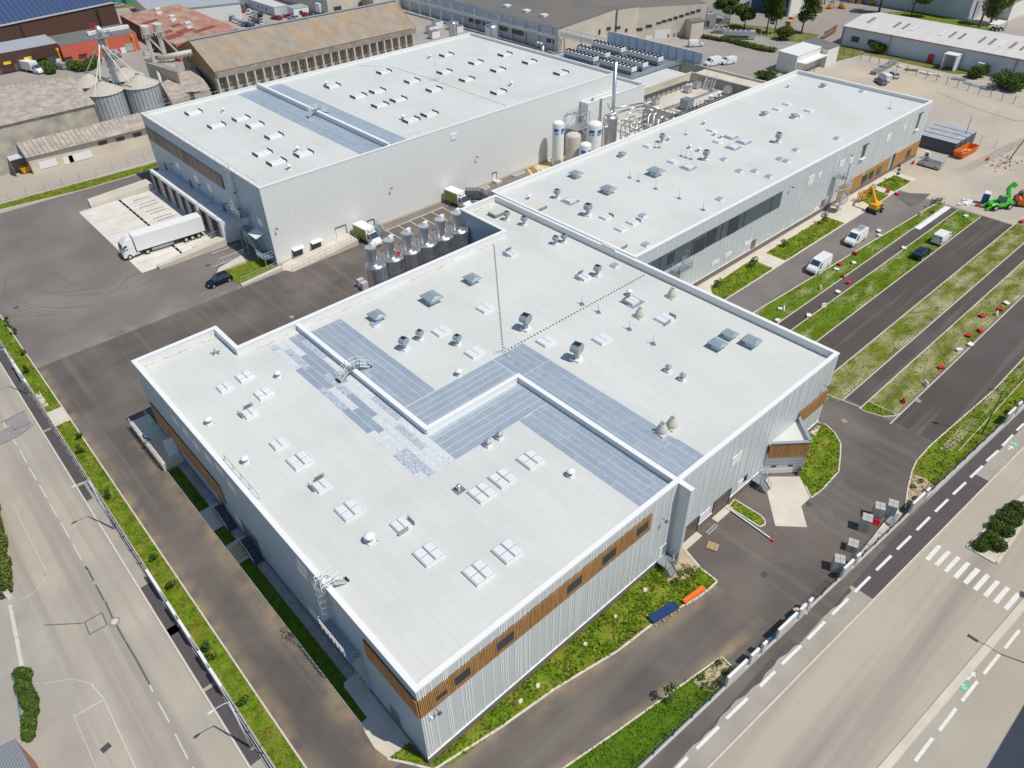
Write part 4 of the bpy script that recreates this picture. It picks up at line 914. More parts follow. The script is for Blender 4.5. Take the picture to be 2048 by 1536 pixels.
# slatted roof hatches
def slat_hatch(root,px,z,dx,dy):
    p = U(*px,z+.7); mb = MB(); mb.cbox((p.x,p.y,z+.1),dx-.1,dy-.1,.45); c = part('roof_hatch',mb,M['mid'],root); mb = MB(); n = 8
    for i in range(n): mb.cbox((p.x,p.y-dy/2+(i+.5)*dy/n,z+.55),dx,dy/n-.05,.16)
    part('hatch_slat',mb,M['cream'],c,kind='stuff')
slat_hatch(wing,(1070,409),WZ,3.0,2.9); slat_hatch(wing,(1230,487),WZ,3.0,2.6); slat_hatch(hall,(995,421),RZ,2.6,1.9)
# ---- ventilators: one of each kind, then copies
P0 = (0,0,-50)
def vent_mushroom():
    t = thing('mushroom_vent','x','roof vent',P0,world=False,group='white mushroom vents on the white roofs')
    mb = MB(); mb.cbox((0,0,0),.75,.75,.18); part('base',mb,M['white'],t)
    mb = MB(); mb.cyl((0,0,.18),(0,0,.72),.24,n=12); part('neck',mb,M['galv'],t)
    mb = MB(); mb.lathe((0,0,.66),[(.46,0),(.50,.06),(.46,.16),(.30,.27),(.10,.32)],18); part('cap',mb,M['white'],t,smooth=True)
    mb = MB(); mb.bar((.25,-.05,.1),(.5,-.45,.05),.06); mb.bar((.3,.3,.1),(.5,.5,.05),.06); part('bracket',mb,M['galv'],t,kind='stuff'); return t
def vent_drum(s=1.0):
    t = thing('drum_vent','x','roof vent',P0,world=False,group='grey drum exhaust vents on the white roofs')
    mb = MB(); mb.cbox((0,0,0),.9,.9,.22); part('base',mb,M['white'],t)
    mb = MB(); mb.cyl((0,0,.2),(0,0,.95),.26,n=12); part('neck',mb,M['galv'],t)
    mb = MB(); prof = [(-.30,.85),(-.55,1.1),(-.58,1.45),(-.36,1.72),(.36,1.72),(.58,1.45),(.55,1.1),(.30,.85)]
    n = len(prof); v = [(x,-.42,z) for x,z in prof]+[(x,.42,z) for x,z in prof]; mb.add(v,[tuple(range(n)),tuple(range(2*n-1,n-1,-1))]+[(i,i+n,(i+1) % n+n,(i+1) % n) for i in range(n)]); part('hood',mb,M['hood'],t)
    mb = MB(); mb.box(-.30,.30,-.34,.34,1.7,1.74); part('outlet',mb,M['black'],t); return t
def vent_hip():
    t = thing('hooded_fan','x','roof fan',P0,world=False,group='grey hipped roof fans')
    mb = MB(); mb.cbox((0,0,0),1.1,1.1,.42); part('curb',mb,M['white'],t)
    mb = MB(); mb.cbox((0,0,.42),.8,.8,.3); part('fan_box',mb,M['galv'],t)
    mb = MB(); a,b = .95,1.1; mb.add([(-a,-b,.7),(a,-b,.7),(a,b,.7),(-a,b,.7),(-a,-b,.82),(a,-b,.82),(a,b,.82),(-a,b,.82),(0,-b*.6,1.1),(0,b*.6,1.1)],[(3,2,1,0),(0,1,5,4),(1,2,6,5),(2,3,7,6),(3,0,4,7),(4,5,8),(5,6,9,8),(6,7,9),(7,4,8,9)]); part('hood',mb,M['hood'],t); return t
def vent_cowl():
    t = thing('cowl_vent','x','roof cowl',P0,world=False,group='beige onion shaped roof cowls')
    mb = MB(); mb.cbox((0,0,0),1.3,1.3,.2); part('base',mb,M['cream'],t)
    mb = MB(); mb.lathe((0,0,.2),[(.56,0),(.62,.12),(.60,.4),(.46,.7),(.34,.95),(.30,1.12)],18); part('cowl',mb,M['beige'],t,smooth=True)
    mb = MB(); mb.cyl((0,0,1.3),(0,0,1.335),.24,n=14); part('outlet',mb,M['mid'],t)
    mb = MB(); mb.rail([(.2,.2,1.25),(-.2,.2,1.25),(-.2,-.2,1.25)],.28,.012,.4,False); part('bird_guard',mb,M['galv'],t,kind='stuff'); return t
def vent_box():
    t = thing('box_vent','x','roof vent',P0,world=False,group='small grey box vents')
    mb = MB(); mb.cbox((0,0,0),.7,.7,.3); part('base',mb,M['white'],t)
    mb = MB(); mb.cbox((0,0,.3),.5,.5,.45); part('fan_box',mb,M['galv'],t)
    mb = MB(); mb.add([(-.36,-.36,.75),(.36,-.36,.75),(.36,.36,.75),(-.36,.36,.75),(0,0,1.02)],[(3,2,1,0),(0,1,4),(1,2,4),(2,3,4),(3,0,4)]); part('hood',mb,M['hood'],t); return t
def vent_pipe():
    t = thing('pipe_outlet','x','pipe',P0,world=False,group='thin bent pipe outlets on the roofs')
    mb = MB(); mb.cbox((0,0,0),.8,.6,.04,.3); part('flashing',mb,M['galv'],t)
    mb = MB(); mb.tube([(0,0,.04),(0,0,1.1),(.1,.05,1.3),(.22,.1,1.25)],.045,6); part('pipe',mb,M['zinc'],t,smooth=True); return t
def vent_round():
    t = thing('flat_hood_vent','x','roof vent',P0,world=False)
    mb = MB(); mb.cbox((0,0,0),1.0,.9,.35); part('curb',mb,M['white'],t)
    mb = MB(); mb.lathe((0,0,.5),[(.3,-.15),(.72,0),(.75,.08),(.35,.2)],12); part('hood',mb,M['hood'],t,smooth=True); return t
VP = {'m': (vent_mushroom,.9),'d': (vent_drum,1.4),'h': (vent_hip,.95),'c': (vent_cowl,.9),'b': (vent_box,.7),'p': (vent_pipe,.6),'r': (vent_round,.6)}
VPO = {}
def vent(k,px,z,s,label,rot=0.0):
    p = U(px[0],px[1],z+VP[k][1]*s); loc = (p.x,p.y,z+.004)
    if k not in VPO: VPO[k] = VP[k][0](); o = VPO[k]; o.location = loc; o.rotation_euler = (0,0,rot); o['label'] = label
    else: o = dup(VPO[k],loc,rot,label)
    o.scale = (s,s,s); return o
A = 'white mushroom vent '
for px,z,s,l in (((554,744),RZ,1,A+'beside the worn silver roof stripe'),((415,836),RZ,1.1,A+'nearest the shaded long edge, left of the flapped skylight'),((488,914),RZ,1.1,A+'between the shaded roof edge and first four-pane skylight'),((738,1069),RZ,1.35,'largest white mushroom vent, among the four-pane skylights'),
    ((1142,940),RZ,1.1,'round white dome vent near the large blue-grey stripe'),((917,740),RZ,1.05,A+'near the inner corner of the blue stripes'),((1259,580),RZ,1.1,A+'above a baffled skylight near the far parapet'),
    ((1058,390),WZ,.95,A+'at the near end of the wing beside a slatted hatch'),((1338,273),WZ,1,A+'next to a drum vent near the pipework side of the wing'),((1380,289),WZ,1,'left one of two white mushroom vents in front of a drum vent'),((1398,295),WZ,1,'right one of two white mushroom vents beside a drum vent'),
    ((1409,241),WZ,1,A+'alone near the back edge of the wing'),((1430,264),WZ,.9,'left one of two small white vents between the framed skylights'),((1443,269),WZ,.9,'right one of two small white vents between the framed skylights'),((1578,168),WZ,1,A+'near the far back corner of the wing'),
    ((445,216),QZ,1.1,A+'near the far left edge of the warehouse roof'),((651,163),QZ,1.2,A+'behind a skylight right of the warehouse roof divider'),((593,293),QZ,1.2,A+'behind a skylight near the warehouse front edge'),((577,329),QZ,1.2,A+'beside the skylight nearest the warehouse front edge'),((805,230),QZ,1.2,A+'behind a skylight in the middle of the warehouse roof'),((859,109),QZ,1.2,A+'near the far long edge of the warehouse roof'),((1022,163),QZ,1.2,A+'on the right hand part of the warehouse roof')):
    vent('m',px,z,s*.82,l)
A = 'grey drum vent '
for px,z,s,l in (((807,680),RZ,1,'left one of three grey drum vents around a double skylight'),((839,664),RZ,.8,'small middle one of three grey drum vents around a double skylight'),((914,674),RZ,.85,'right one of three grey drum vents around a double skylight'),((1051,635),RZ,1.3,'large grey drum vent between the two dotted safety lines'),((1154,694),RZ,1.35,'large grey drum vent between two double skylights'),
    ((1111,475),RZ,.8,'round one of a pair of drum vents by the long parapet'),((1128,471),RZ,.8,'boxier one of a pair of drum vents by the long parapet'),((1048,436),RZ,.85,A+'alone in front of the long parapet'),((1013,426),RZ,.85,A+'beside the slatted white hatch in the roof corner'),((1195,535),RZ,.95,A+'between two small skylights near the far parapet'),
    ((1114,382),WZ,.9,A+'behind the slatted hatch on the wing'),((1325,271),WZ,.95,A+'near the pipework side of the wing, by a mushroom vent'),((1413,304),WZ,1.05,A+'in the middle of the wing roof by two mushroom vents'),((1176,412),WZ,1.15,A+'on the wing near its junction with the hall'),((1558,269),WZ,1.1,A+'on the far half of the wing roof')):
    vent('d',px,z,s,l,.25)
for px,z,s,l in (((863,590),RZ,1.15,'largest grey hipped roof fan, with a bright ridge line'),((944,553),RZ,.95,'grey hipped roof fan nearest the silo side parapet'),((753,627),RZ,.95,'grey hipped roof fan right behind a small blue skylight'),((1460,665),RZ,.8,'back one of a pair of hipped grey roof fans'),((1436,684),RZ,.9,'front one of a pair of hipped grey roof fans'),((1504,678),RZ,.95,'single hipped grey roof fan nearest the right parapet'),
    ((1152,344),WZ,.95,'hipped grey fan near the back edge of the wing, left one'),((1217,374),WZ,1.05,'hipped grey fan at the near end of the wing behind a drum vent'),((1312,338),WZ,1.15,'largest hipped grey fan of the wing roof')):
    vent('h',px,z,s,l)
for px,l in (((1245,306),'flat grey round hood vent near the back edge of the wing'),((1530,224),'flat grey hood vent on the far wing roof, beside white skylights'),((1590,229),'flat grey hood vent right next to a white skylight'),((1648,168),'flat grey hood vent nearest the far end of the wing')):
    vent('r',px,WZ,1.1,l)
for px,l in (((1345,583),'beige onion shaped cowl nearest the long right parapet'),((1280,622),'beige onion shaped cowl in front of a baffled skylight'),((1325,853),'left one of two beige cowls standing on the blue stripe edge'),((1345,842),'right one of two beige cowls standing on the blue stripe edge')):
    vent('c',px,RZ,1.0,l)
for px,l in (((976,882),'left one of two small grey box vents by the blue stripe'),((999,867),'right one of two small grey box vents by the blue stripe'),((1337,733),'left one of two small grey box vents in the open white roof'),((1366,750),'right one of two small grey box vents in the open white roof')):
    vent('b',px,RZ,1.0,l)
for px,z,l in (((1164,601),RZ,'bent thin pipe outlet left of the dotted safety line'),((1197,617),RZ,'bent thin pipe outlet right of the dotted safety line'),((1259,651),RZ,'bent thin pipe outlet between double skylight and beige cowl'),((1307,680),RZ,'bent thin pipe outlet in the middle of the right roof half'),
    ((1260,349),WZ,'left one of two bent pipes in front of the hipped fan'),((1277,356),WZ,'right one of two bent pipes in front of the hipped fan'),((1312,371),WZ,'bent pipe outlet below the largest hipped fan of the wing'),((1359,390),WZ,'bent pipe outlet left of a small blue skylight'),((1407,413),WZ,'tall bent pipe outlet closest to the front edge of the wing'),
    ((1363,306),WZ,'left one of three pipe outlets in a row on the wing'),((1372,309),WZ,'middle one of three pipe outlets in a row on the wing'),((1382,312),WZ,'right one of three pipe outlets in a row on the wing'),((1310,289),WZ,'left pipe outlet beside the drum vent at the wing back edge'),((1319,289),WZ,'right pipe outlet beside the drum vent at the wing back edge'),((1372,263),WZ,'short pipe outlet alone near the wing back edge'),((1781,211),WZ,'lone pipe outlet at the far right end of the wing roof')):
    vent('p',px,z,1.0,l,.7)
# silver ball outlet and valve cluster
mb = MB(); p = U(917,974,RZ+.4); t = thing('silver_vent','small shiny silver ball vent beside a four-pane skylight','roof vent',(p.x,p.y,RZ+.004)); mb.cbox((p.x,p.y,RZ+.004),1.1,1.1,.03); part('flashing',mb,M['galv'],t)
mb = MB(); mb.lathe((p.x,p.y,RZ+.03),[(.15,0),(.15,.3),(.26,.38),(.28,.5),(.2,.64),(.05,.7)],14); part('ball',mb,M['steel'],t,smooth=True)
p = U(430,703,RZ+.3); t = thing('valve_cluster','grey cluster of valves in the roof notch by the white parapet','valve',(p.x,p.y,RZ)); mb = MB()
for k in range(5): a = k*1.3; mb.bar((p.x,p.y,RZ+.2),(p.x+.6*math.cos(a),p.y+.6*math.sin(a),RZ+.1+.25*(k % 2)),.12)
part('pipe',mb,M['galv'],t,kind='stuff'); mb = MB(); mb.cyl((p.x,p.y,RZ),(p.x,p.y,RZ+.5),.16,n=10); part('valve_body',mb,M['zinc'],t)
# crossover stairs over the dividers
def crossover(label,cx,cy,z,wallz,hw):
    t = thing('crossover_stairs',label,'stairs',(cx,cy,z)); w = .8; top = wallz+.15; mb = MB()
    mb.box(cx-hw,cx+hw,cy-w/2,cy+w/2,top-.06,top); part('platform',mb,M['deck'],t)
    for s in (-1,1):
        mb = MB(); mb.stairs((cx+s*hw,cy,top),(cx+s*(hw+1.3),cy,z+.12),w,6); f = part('flight',mb,M['rail'],t,kind='stuff')
        mb = MB(); mb.cbox((cx+s*(hw+1.4),cy,z),.3,1.0,.12); part('foot',mb,M['black'],t)
    for e in (-w/2,w/2):
        mb = MB(); y = cy+e; pts = [(cx-hw-1.3,y,z+.15),(cx-hw,y,top),(cx+hw,y,top),(cx+hw+1.3,y,z+.15)]; mb.rail(pts,1.0,.022,.8); part('handrail',mb,M['white'],t,kind='stuff')
    return t
crossover('white metal crossover stairs with handrails bridging the divider of the hall roof',32.4,65.3,RZ,11.5,.75)
crossover('white metal crossover stairs with handrails bridging the warehouse roof divider',72.2,139.6,QZ,14.8,.8)
# dotted safety lines and anchors
def dots(label,pts,z,step,r=.07):
    mb = MB()
    for a,b in zip(pts,pts[1:]):
        A_ = U(*a,z); B_ = U(*b,z); n = int((B_-A_).length/step)
        for i in range(n): p = A_.lerp(B_,i/n); mb.cbox((p.x,p.y,z+.02),r*2,r*2,.10)
    o = single('safety_line',mb,M['dark'],label,'safety line',kind='stuff'); return o
dots('dotted dark line of small weights from the notch to the roof centre',[(988,492),(1006,700)],RZ,.55)
dots('dotted dark line of small weights from roof centre to the right parapet',[(1010,703),(1292,549)],RZ,.55)
dots('dotted line curving across the far half of the warehouse roof',[(717,131),(785,135),(868,160),(935,185),(1015,213)],QZ,.7)
t = thing('lightning_mast','thin mast on three feet where the two dotted lines meet','mast',tuple(U(1006,705,RZ))); p = U(1006,705,RZ); mb = MB(); mb.bar(p,p+Vector((0,0,2.6)),.035); part('mast',mb,M['zinc'],t)
for a in (.5,2.6,4.7):
    mb = MB(); q = p+Vector((math.cos(a),math.sin(a),0))*1.0; mb.bar(p+Vector((0,0,.5)),q+Vector((0,0,.1)),.05); l = part('leg',mb,M['zinc'],t); mb = MB(); mb.cbox(q,.3,.3,.1); part('foot',mb,M['conc'],l)
p = U(872,162,QZ); t = thing('lightning_mast','very tall thin mast on feet in the middle of the warehouse roof','mast',tuple(p)); mb = MB(); mb.bar(p,p+Vector((0,0,6)),.06); part('mast',mb,M['zinc'],t)
for a in (.2,2.3,4.4):
    mb = MB(); q = p+Vector((math.cos(a),math.sin(a),0))*1.4; mb.bar(p+Vector((0,0,.6)),q+Vector((0,0,.1)),.06); part('leg',mb,M['zinc'],t)
# folded-down roof rails
def rrail(label,pts,h=.9,step=2.2):
    mb = MB(); mb.rail(pts,h,.018,step,False); t = single('roof_guardrail',mb,M['mid'],label,'guardrail',kind=None); return t
def rail_thing(name,label,pts,h,r,step,m='rail',mid=True,cat='railing'):
    t = thing(name,label,cat,tuple(pts[0])); mb = MB()
    for a,b in zip(pts,pts[1:]):
        a = Vector(a); b = Vector(b); up = Vector((0,0,h)); mb.bar(a+up,b+up,2*r)
        if mid: mb.bar(a+up*.5,b+up*.5,1.6*r)
    part('rail',mb,M[m],t,kind='stuff')
    pm = MB(); pm.box(-r,r,-r,r,0,h); me = mesh_of('post',pm,(0,0,0),[M[m]])
    for a,b in zip(pts,pts[1:]):
        a = Vector(a); b = Vector(b); k = max(1,round((b-a).length/step))
        for i in range(k+(1 if b == Vector(pts[-1]) else 0)): tile('post',me,a.lerp(b,i/k),t)
    return t
rail_thing('roof_guardrail','thin grey guardrail along the shaded long edge of the hall roof',[(14.5,54.5,RZ),(14.5,62,RZ)],.8,.02,1.8,'mid',False)
rail_thing('roof_guardrail','thin guardrail along the dock side of the warehouse roof',[(QX+.2,QY+1,QH),(QX+.2,QY2-1,QH)],.8,.018,2.6,'rail',False)
rail_thing('roof_guardrail','thin guardrail along the far long edge of the warehouse roof',[(QX+1,QY2-.4,QH),(QX2-2,QY2-.4,QH)],.8,.018,3,'rail',False)
rail_thing('roof_guardrail','short thin guardrail above the blue stripe at the warehouse front',[(66,QY+.2,QH),(79,QY+.2,QH)],.8,.018,2,'rail',False)
# cage ladder on the south-west wall of the hall
def hoop(mb,c,r,n=14,w=.03,ax='x',s=-1):
    P = [Vector((c[0]+s*r*(1-math.cos(math.pi*2*i/n)),c[1]+r*math.sin(math.pi*2*i/n),c[2])) for i in range(n+1)]
    for a,b in zip(P,P[1:]): mb.bar(a,b,w)
def cage_ladder(label,x,y,z0,z1,rest=None):
    t = thing('cage_ladder',label,'ladder',(x,y,z0)); mb = MB()
    for s in (-.22,.22): mb.bar((x-.15,y+s,z0),(x-.15,y+s,z1),.05)
    part('stringer',mb,M['rail'],t,kind='stuff'); rm = MB(); rm.box(-.015,.015,-.2,.2,-.015,.015); me = mesh_of('rung',rm,(0,0,0),[M['rail']])
    for i in range(int((z1-z0)/.33)): tile('rung',me,(x-.15,y,z0+.2+i*.33),t)
    hm = MB(); hoop(hm,(0,0,0),.38,w=.035); hme = mesh_of('hoop',hm,(0,0,0),[M['rail']])
    for i in range(int((z1-z0-1.6)/.9)+1): tile('hoop',hme,(x-.12,y,z0+2.0+i*.9),t)
    mb = MB()
    for a in (.8,1.57,2.35,3.14,3.93,4.71,5.5): mb.bar((x-.12-.38*(1-math.cos(a)),y+.38*math.sin(a),z0+2),(x-.12-.38*(1-math.cos(a)),y+.38*math.sin(a),z1-.2),.02)
    part('cage_bar',mb,M['rail'],t,kind='stuff'); return t
lower = cage_ladder('galvanised cage ladder up the shaded hall wall, lower run',X0,36.2,.1,6.6)
cage_ladder('short upper cage ladder from the landing to the hall roof edge',X0,40.4,6.6,12.6)
t = thing('ladder_landing','galvanised landing with guardrails halfway up the shaded hall wall','landing',(X0-.6,38.3,6.2)); mb = MB(); mb.box(X0-1.15,X0-.05,36.0,41.2,6.2,6.27); part('platform',mb,M['deck'],t)
mb = MB(); mb.rail([(X0-.1,41.2,6.27),(X0-1.15,41.2,6.27),(X0-1.15,36.9,6.27)],1.1,.03,.65); part('guardrail',mb,M['white'],t,kind='stuff')
for yy in (36.6,38.6,40.8): mb = MB(); mb.bar((X0-1.1,yy,6.2),(X0,yy,5.3),.07); part('bracket',mb,M['rail'],t)
t = thing('roof_exit_rail','white guarded step where the cage ladder reaches the hall roof','guardrail',(X0,40.4,HH)); mb = MB(); mb.rail([(X0-.5,39.9,HH+.1),(X0+1.4,39.9,HH+.1)],1.1,.03,.6); mb.rail([(X0-.5,40.9,HH+.1),(X0+1.4,40.9,HH+.1)],1.1,.03,.6); part('guardrail',mb,M['white'],t,kind='stuff'); mb = MB(); mb.stairs((X0+.6,40.4,HH+.1),(X0+1.9,40.4,RZ+.1),.7,4); part('step',mb,M['rail'],t,kind='stuff'); mb = MB(); mb.cbox((X0+2.0,40.4,RZ),.35,.6,.12); part('foot',mb,M['black'],t)
# warehouse dock-side ladder with resting landing
cage_ladder('tall cage ladder from the landing to the warehouse roof beside the timber band',QX,124.4,7.2,15.2)
cage_ladder('lower cage ladder on the warehouse wall beside the last dock',QX,121.6,.1,7.4)
t = thing('ladder_landing','galvanised landing with dense rails on the warehouse dock wall','landing',(QX-.6,123,7)); mb = MB(); mb.box(QX-1.5,QX-.05,121.2,125.4,6.9,7.0); part('platform',mb,M['deck'],t); mb = MB(); mb.rail([(QX-.1,125.4,7),(QX-1.5,125.4,7),(QX-1.5,121.2,7),(QX-.1,121.2,7)],1.2,.035,.45); part('guardrail',mb,M['rail'],t,kind='stuff'); mb = MB(); mb.bar((QX-1.3,122,.1),(QX-1.3,122,6.9),.12); part('leg',mb,M['galv'],t)
# wing: cage ladder with landing, framed trellis, spiral stair
p = onY(*tp(21,1390,600),WY-.9)
t = thing('balcony_landing','galvanised balcony and cage ladder on the wing wall under the glazed band','balcony',(p.x,WY,p.z-.4)); bx = p.x; bz = p.z-.3
mb = MB(); mb.box(bx-1.4,bx+1.8,WY-1.6,WY-.1,bz,bz+.08); part('platform',mb,M['deck'],t); mb = MB(); mb.rail([(bx-1.4,WY-.15,bz+.08),(bx-1.4,WY-1.6,bz+.08),(bx+1.8,WY-1.6,bz+.08),(bx+1.8,WY-.15,bz+.08)],1.1,.03,.5); part('guardrail',mb,M['rail'],t,kind='stuff')
mb = MB()
for s in (-.25,.25): mb.bar((bx-.9+s,WY-1.7,.1),(bx-.9+s,WY-1.7,bz+3.2),.05)
for i in range(int((bz+3)/.3)): mb.bar((bx-1.15,WY-1.7,.3+i*.3),(bx-.65,WY-1.7,.3+i*.3),.035)
for i in range(int((bz+3)/.8)):
    for k in range(8): a = math.pi*(k/8); b = math.pi*((k+1)/8); mb.bar((bx-.9+.4*math.cos(a),WY-1.7-.6*math.sin(a),2.2+i*.8),(bx-.9+.4*math.cos(b),WY-1.7-.6*math.sin(b),2.2+i*.8),.03)
part('ladder',mb,M['rail'],t,kind='stuff')
t = thing('wall_trellis','white open steel frame canopy projecting between hall and wing','canopy',(78.5,56,3.4)); mb = MB()
fx0,fx1,fy0,fy1,fz = 77.2,80.6,49.5,57.8,3.4
mb.bar((fx0,fy0,fz),(fx0,fy1,fz),.25); mb.bar((fx1,fy0,fz),(fx1,fy1,fz),.25); mb.bar((fx0,fy0,fz),(fx1,fy0,fz),.25)
for i in range(9): y = fy0+i; mb.bar((fx0,y,fz),(fx1,y,fz),.08)
part('frame',mb,M['white'],t,kind='stuff'); 
for x,y in ((fx1,fy0),(fx1,fy1)): mb = MB(); mb.bar((x,y,0),(x,y,fz),.15); part('post',mb,M['white'],t)
# spiral stair
sp = onY(*tp(30,745,1400),WY-2.2); sx = U(1640+260/5.02,280+640/5.02).x; sx = 134.6
t = thing('spiral_stair','galvanised spiral escape stair winding up the wing wall beside the larch base','stairs',(sx,WY-2.0,0)); cy = WY-2.0; top = 6.6
mb = MB(); mb.cyl((sx,cy,0),(sx,cy,top+3),.14,n=10); part('centre_pole',mb,M['rail'],t)
tm = MB(); tm.add([(.1,-.06,0),(1.25,-.26,0),(1.25,.26,0),(.1,.06,0),(.1,-.06,.05),(1.25,-.26,.05),(1.25,.26,.05),(.1,.06,.05)],[(3,2,1,0),(4,5,6,7),(0,1,5,4),(1,2,6,5),(2,3,7,6),(3,0,4,7)]); tme = mesh_of('tread',tm,(0,0,0),[M['rail']]); N = 34
for i in range(N): tile('tread',tme,(sx,cy,.2+i*top/N),t,(0,0,i*.42))
mb = MB(); pts = [(sx+1.27*math.cos(i*.42),cy+1.27*math.sin(i*.42),.2+i*top/N) for i in range(N)]
for a,b in zip(pts,pts[1:]):
    mb.bar(Vector(a)+Vector((0,0,1.0)),Vector(b)+Vector((0,0,1.0)),.05); mb.bar(a,b,.06,.2); mb.bar(a,Vector(a)+Vector((0,0,1)),.025)
part('handrail',mb,M['rail'],t,kind='stuff'); mb = MB(); mb.box(sx-1.4,sx+.4,WY-2,WY-.1,top+.2,top+.28); part('landing',mb,M['deck'],t)
mb = MB(); mb.rail([(sx-1.4,WY-.1,top+.28),(sx-1.4,WY-2,top+.28),(sx+.2,WY-2.0,top+.28)],1.1,.03,.5); part('guardrail',mb,M['rail'],t,kind='stuff')

# ================================================================== THINGS IN THE YARDS
def loft(mb,secs):
    """secs: (x, zb, zm, zt, wb, wm, wt) half widths; closed tube along x"""
    n = len(secs); v = []
    for x,zb,zm,zt,wb,wm,wt in secs:
        v += [(x,-wb,zb),(x,-wm,zm),(x,-wt,zt),(x,wt,zt),(x,wm,zm),(x,wb,zb)]
    f = [tuple(range(5,-1,-1)),tuple(range(6*(n-1),6*n))]
    for j in range(n-1):
        for i in range(6): a = j*6+i; b = j*6+(i+1) % 6; f.append((b,a,a+6,b+6) if False else (a,b,b+6,a+6))
    return mb.add(v,f)
def wheels(t,xs,w,r,tw=.22):
    wm = MB(); wm.cyl((0,-tw/2,0),(0,tw/2,0),r,n=16); me = mesh_of('tyre',wm,(0,0,0),[M['black']],False)
    rm = MB(); rm.cyl((0,-tw/2-.012,0),(0,tw/2+.012,0),r*.58,n=12); rme = mesh_of('rim',rm,(0,0,0),[M['zinc']])
    for x in xs:
        for s in (-1,1):
            o = bpy.data.objects.new('wheel',me); COL.objects.link(o); o.parent = t; o.location = (x,s*w,r)
            q = bpy.data.objects.new('rim',rme); COL.objects.link(q); q.parent = o
def lamps(t,xf,xr,w,z,s=.18):
    for sx,x,m,nm in ((1,xf,'white','headlight'),(-1,xr,'red','tail_light')):
        for sy in (-1,1): mb = MB(); mb.cbox((x,sy*w,z),.06,s*1.6,s); part(nm,mb,M[m],t)
def car(kind='hatch',paint='carpaint'):
    t = thing('parked_car','x','car',P0,world=False); pm = M[paint]
    L_ = {'hatch': 4.1,'suv': 4.5,'estate': 4.7}[kind]; h = {'hatch': 1.45,'suv': 1.62,'estate': 1.48}[kind]; a = L_/2; w = .88
    mb = MB(); loft(mb,[(-a,.35,.55,.75,.70,.78,.70),(-a+.12,.22,.6,.92,.80,.86,.78),(-a+.7,.2,.62,.98,.82,w,.80),(a-1.3,.2,.62,.96,.82,w,.80),(a-.5,.22,.6,.84,.80,.86,.74),(a-.08,.25,.5,.68,.74,.80,.66),(a,.32,.45,.58,.62,.70,.56)]); part('body',mb,pm,t,smooth=False)
    fr = a-1.35; rr_ = -a+(.25 if kind != 'hatch' else .35)
    mb = MB(); loft(mb,[(rr_,.93,.95,.97,.74,.74,.74),(rr_+.35,.93,1.2,h-.07,.76,.72,.60),(fr-.75,.93,1.2,h-.06,.76,.72,.60),(fr,.93,.94,.95,.74,.74,.72)]); part('glasshouse',mb,M['wind'],t)
    mb = MB(); loft(mb,[(rr_+.36,h-.09,h-.05,h,.62,.63,.56),((rr_+fr)/2-.2,h-.09,h-.03,h+.03,.63,.64,.56),(fr-.8,h-.09,h-.05,h-.01,.62,.63,.56)]); part('roof_panel',mb,pm,t)
    mb = MB()
    for s in (-1,1):
        for x0,z0,x1,z1 in ((rr_+.05,.96,rr_+.4,h-.06),(fr-.05,.96,fr-.76,h-.06),((rr_+fr)/2,.96,(rr_+fr)/2+.02,h-.06)): mb.bar((x0,s*.745,z0),(x1,s*.63,z1),.07)
    part('pillar',mb,pm,t,kind='stuff')
    wheels(t,(a-.85,-a+.8),.80,.32); lamps(t,a-.06,-a+.02,.62,.58,.14)
    for s in (-1,1): mb = MB(); mb.cbox((fr-.25,s*.95,.95),.15,.14,.12); part('mirror',mb,pm,t)
    return t
def van(L_=5.4,h=2.5,w=1.0,paint='white',rack=False):
    t = thing('parked_van','x','van',P0,world=False); a = L_/2; pm = M[paint]; hood = .95
    mb = MB(); loft(mb,[(-a,.4,1.2,h-.06,w-.04,w,w-.14),(-a+.1,.3,1.2,h,w,w,w-.12),(a-1.9,.3,1.2,h,w,w,w-.12),(a-1.55,.3,1.2,h-.12,w,w,w-.16),(a-.78,.3,1.0,1.42,w,w,w-.08),(a-.2,.32,.85,1.12,w-.04,w-.02,w-.14),(a,.4,.7,.85,w-.16,w-.1,w-.22)]); part('body',mb,pm,t)
    mb = MB(); e = .015; mb.quad((a-1.50,-(w-.24),h-.18),(a-.84,-(w-.16),1.45),(a-.84,(w-.16),1.45),(a-1.50,(w-.24),h-.18)); 
    mb.v = [(x+.03,y,z+.03) for x,y,z in mb.v]; part('windscreen',mb,M['wind'],t)
    for s in (-1,1):
        mb = MB(); mb.quad((a-1.95,s*(w-.02),1.45),(a-1.05,s*(w+.008),1.32),(a-1.5,s*(w-.08),h-.38),(a-1.95,s*(w-.08),h-.38)); part('side_window',mb,M['wind'],t)
        mb = MB(); mb.cbox((a-1.1,s*(w+.12),1.25),.14,.16,.3); part('mirror',mb,M['dark'],t)
    mb = MB(); mb.cbox((a+.0,0,.32),.16,1.8,.25); part('bumper',mb,M['dark'],t)
    for s in (-.48,.48): mb = MB(); mb.quad((-a-.005,s-.32,1.4),(-a-.005,s+.32,1.4),(-a-.005,s+.30,h-.4),(-a-.005,s-.30,h-.4)); part('rear_window',mb,M['glass'],t)
    mb = MB()
    for x in (-a+.6,-a+1.3,-a+2.0,-a+2.7): mb.bar((x,-w+.3,h+.012),(x,w-.3,h+.012),.05,.03)
    part('roof_rib',mb,M['zinc'],t,kind='stuff')
    wheels(t,(a-.95,-a+1.0),w-.1,.34,.24); lamps(t,a-.1,-a+.02,w-.2,.8,.2); return t
for k,c in dict(c_black=(.012,.015,.022),c_silver=(.48,.50,.52),c_white=(.72,.72,.72),c_red=(.42,.02,.03),c_grey=(.16,.17,.19),c_blue=(.03,.07,.18)).items(): mk(k,k.replace('c_','')+' car paint',c,.25,metal=.3,var=0,spec=.7)
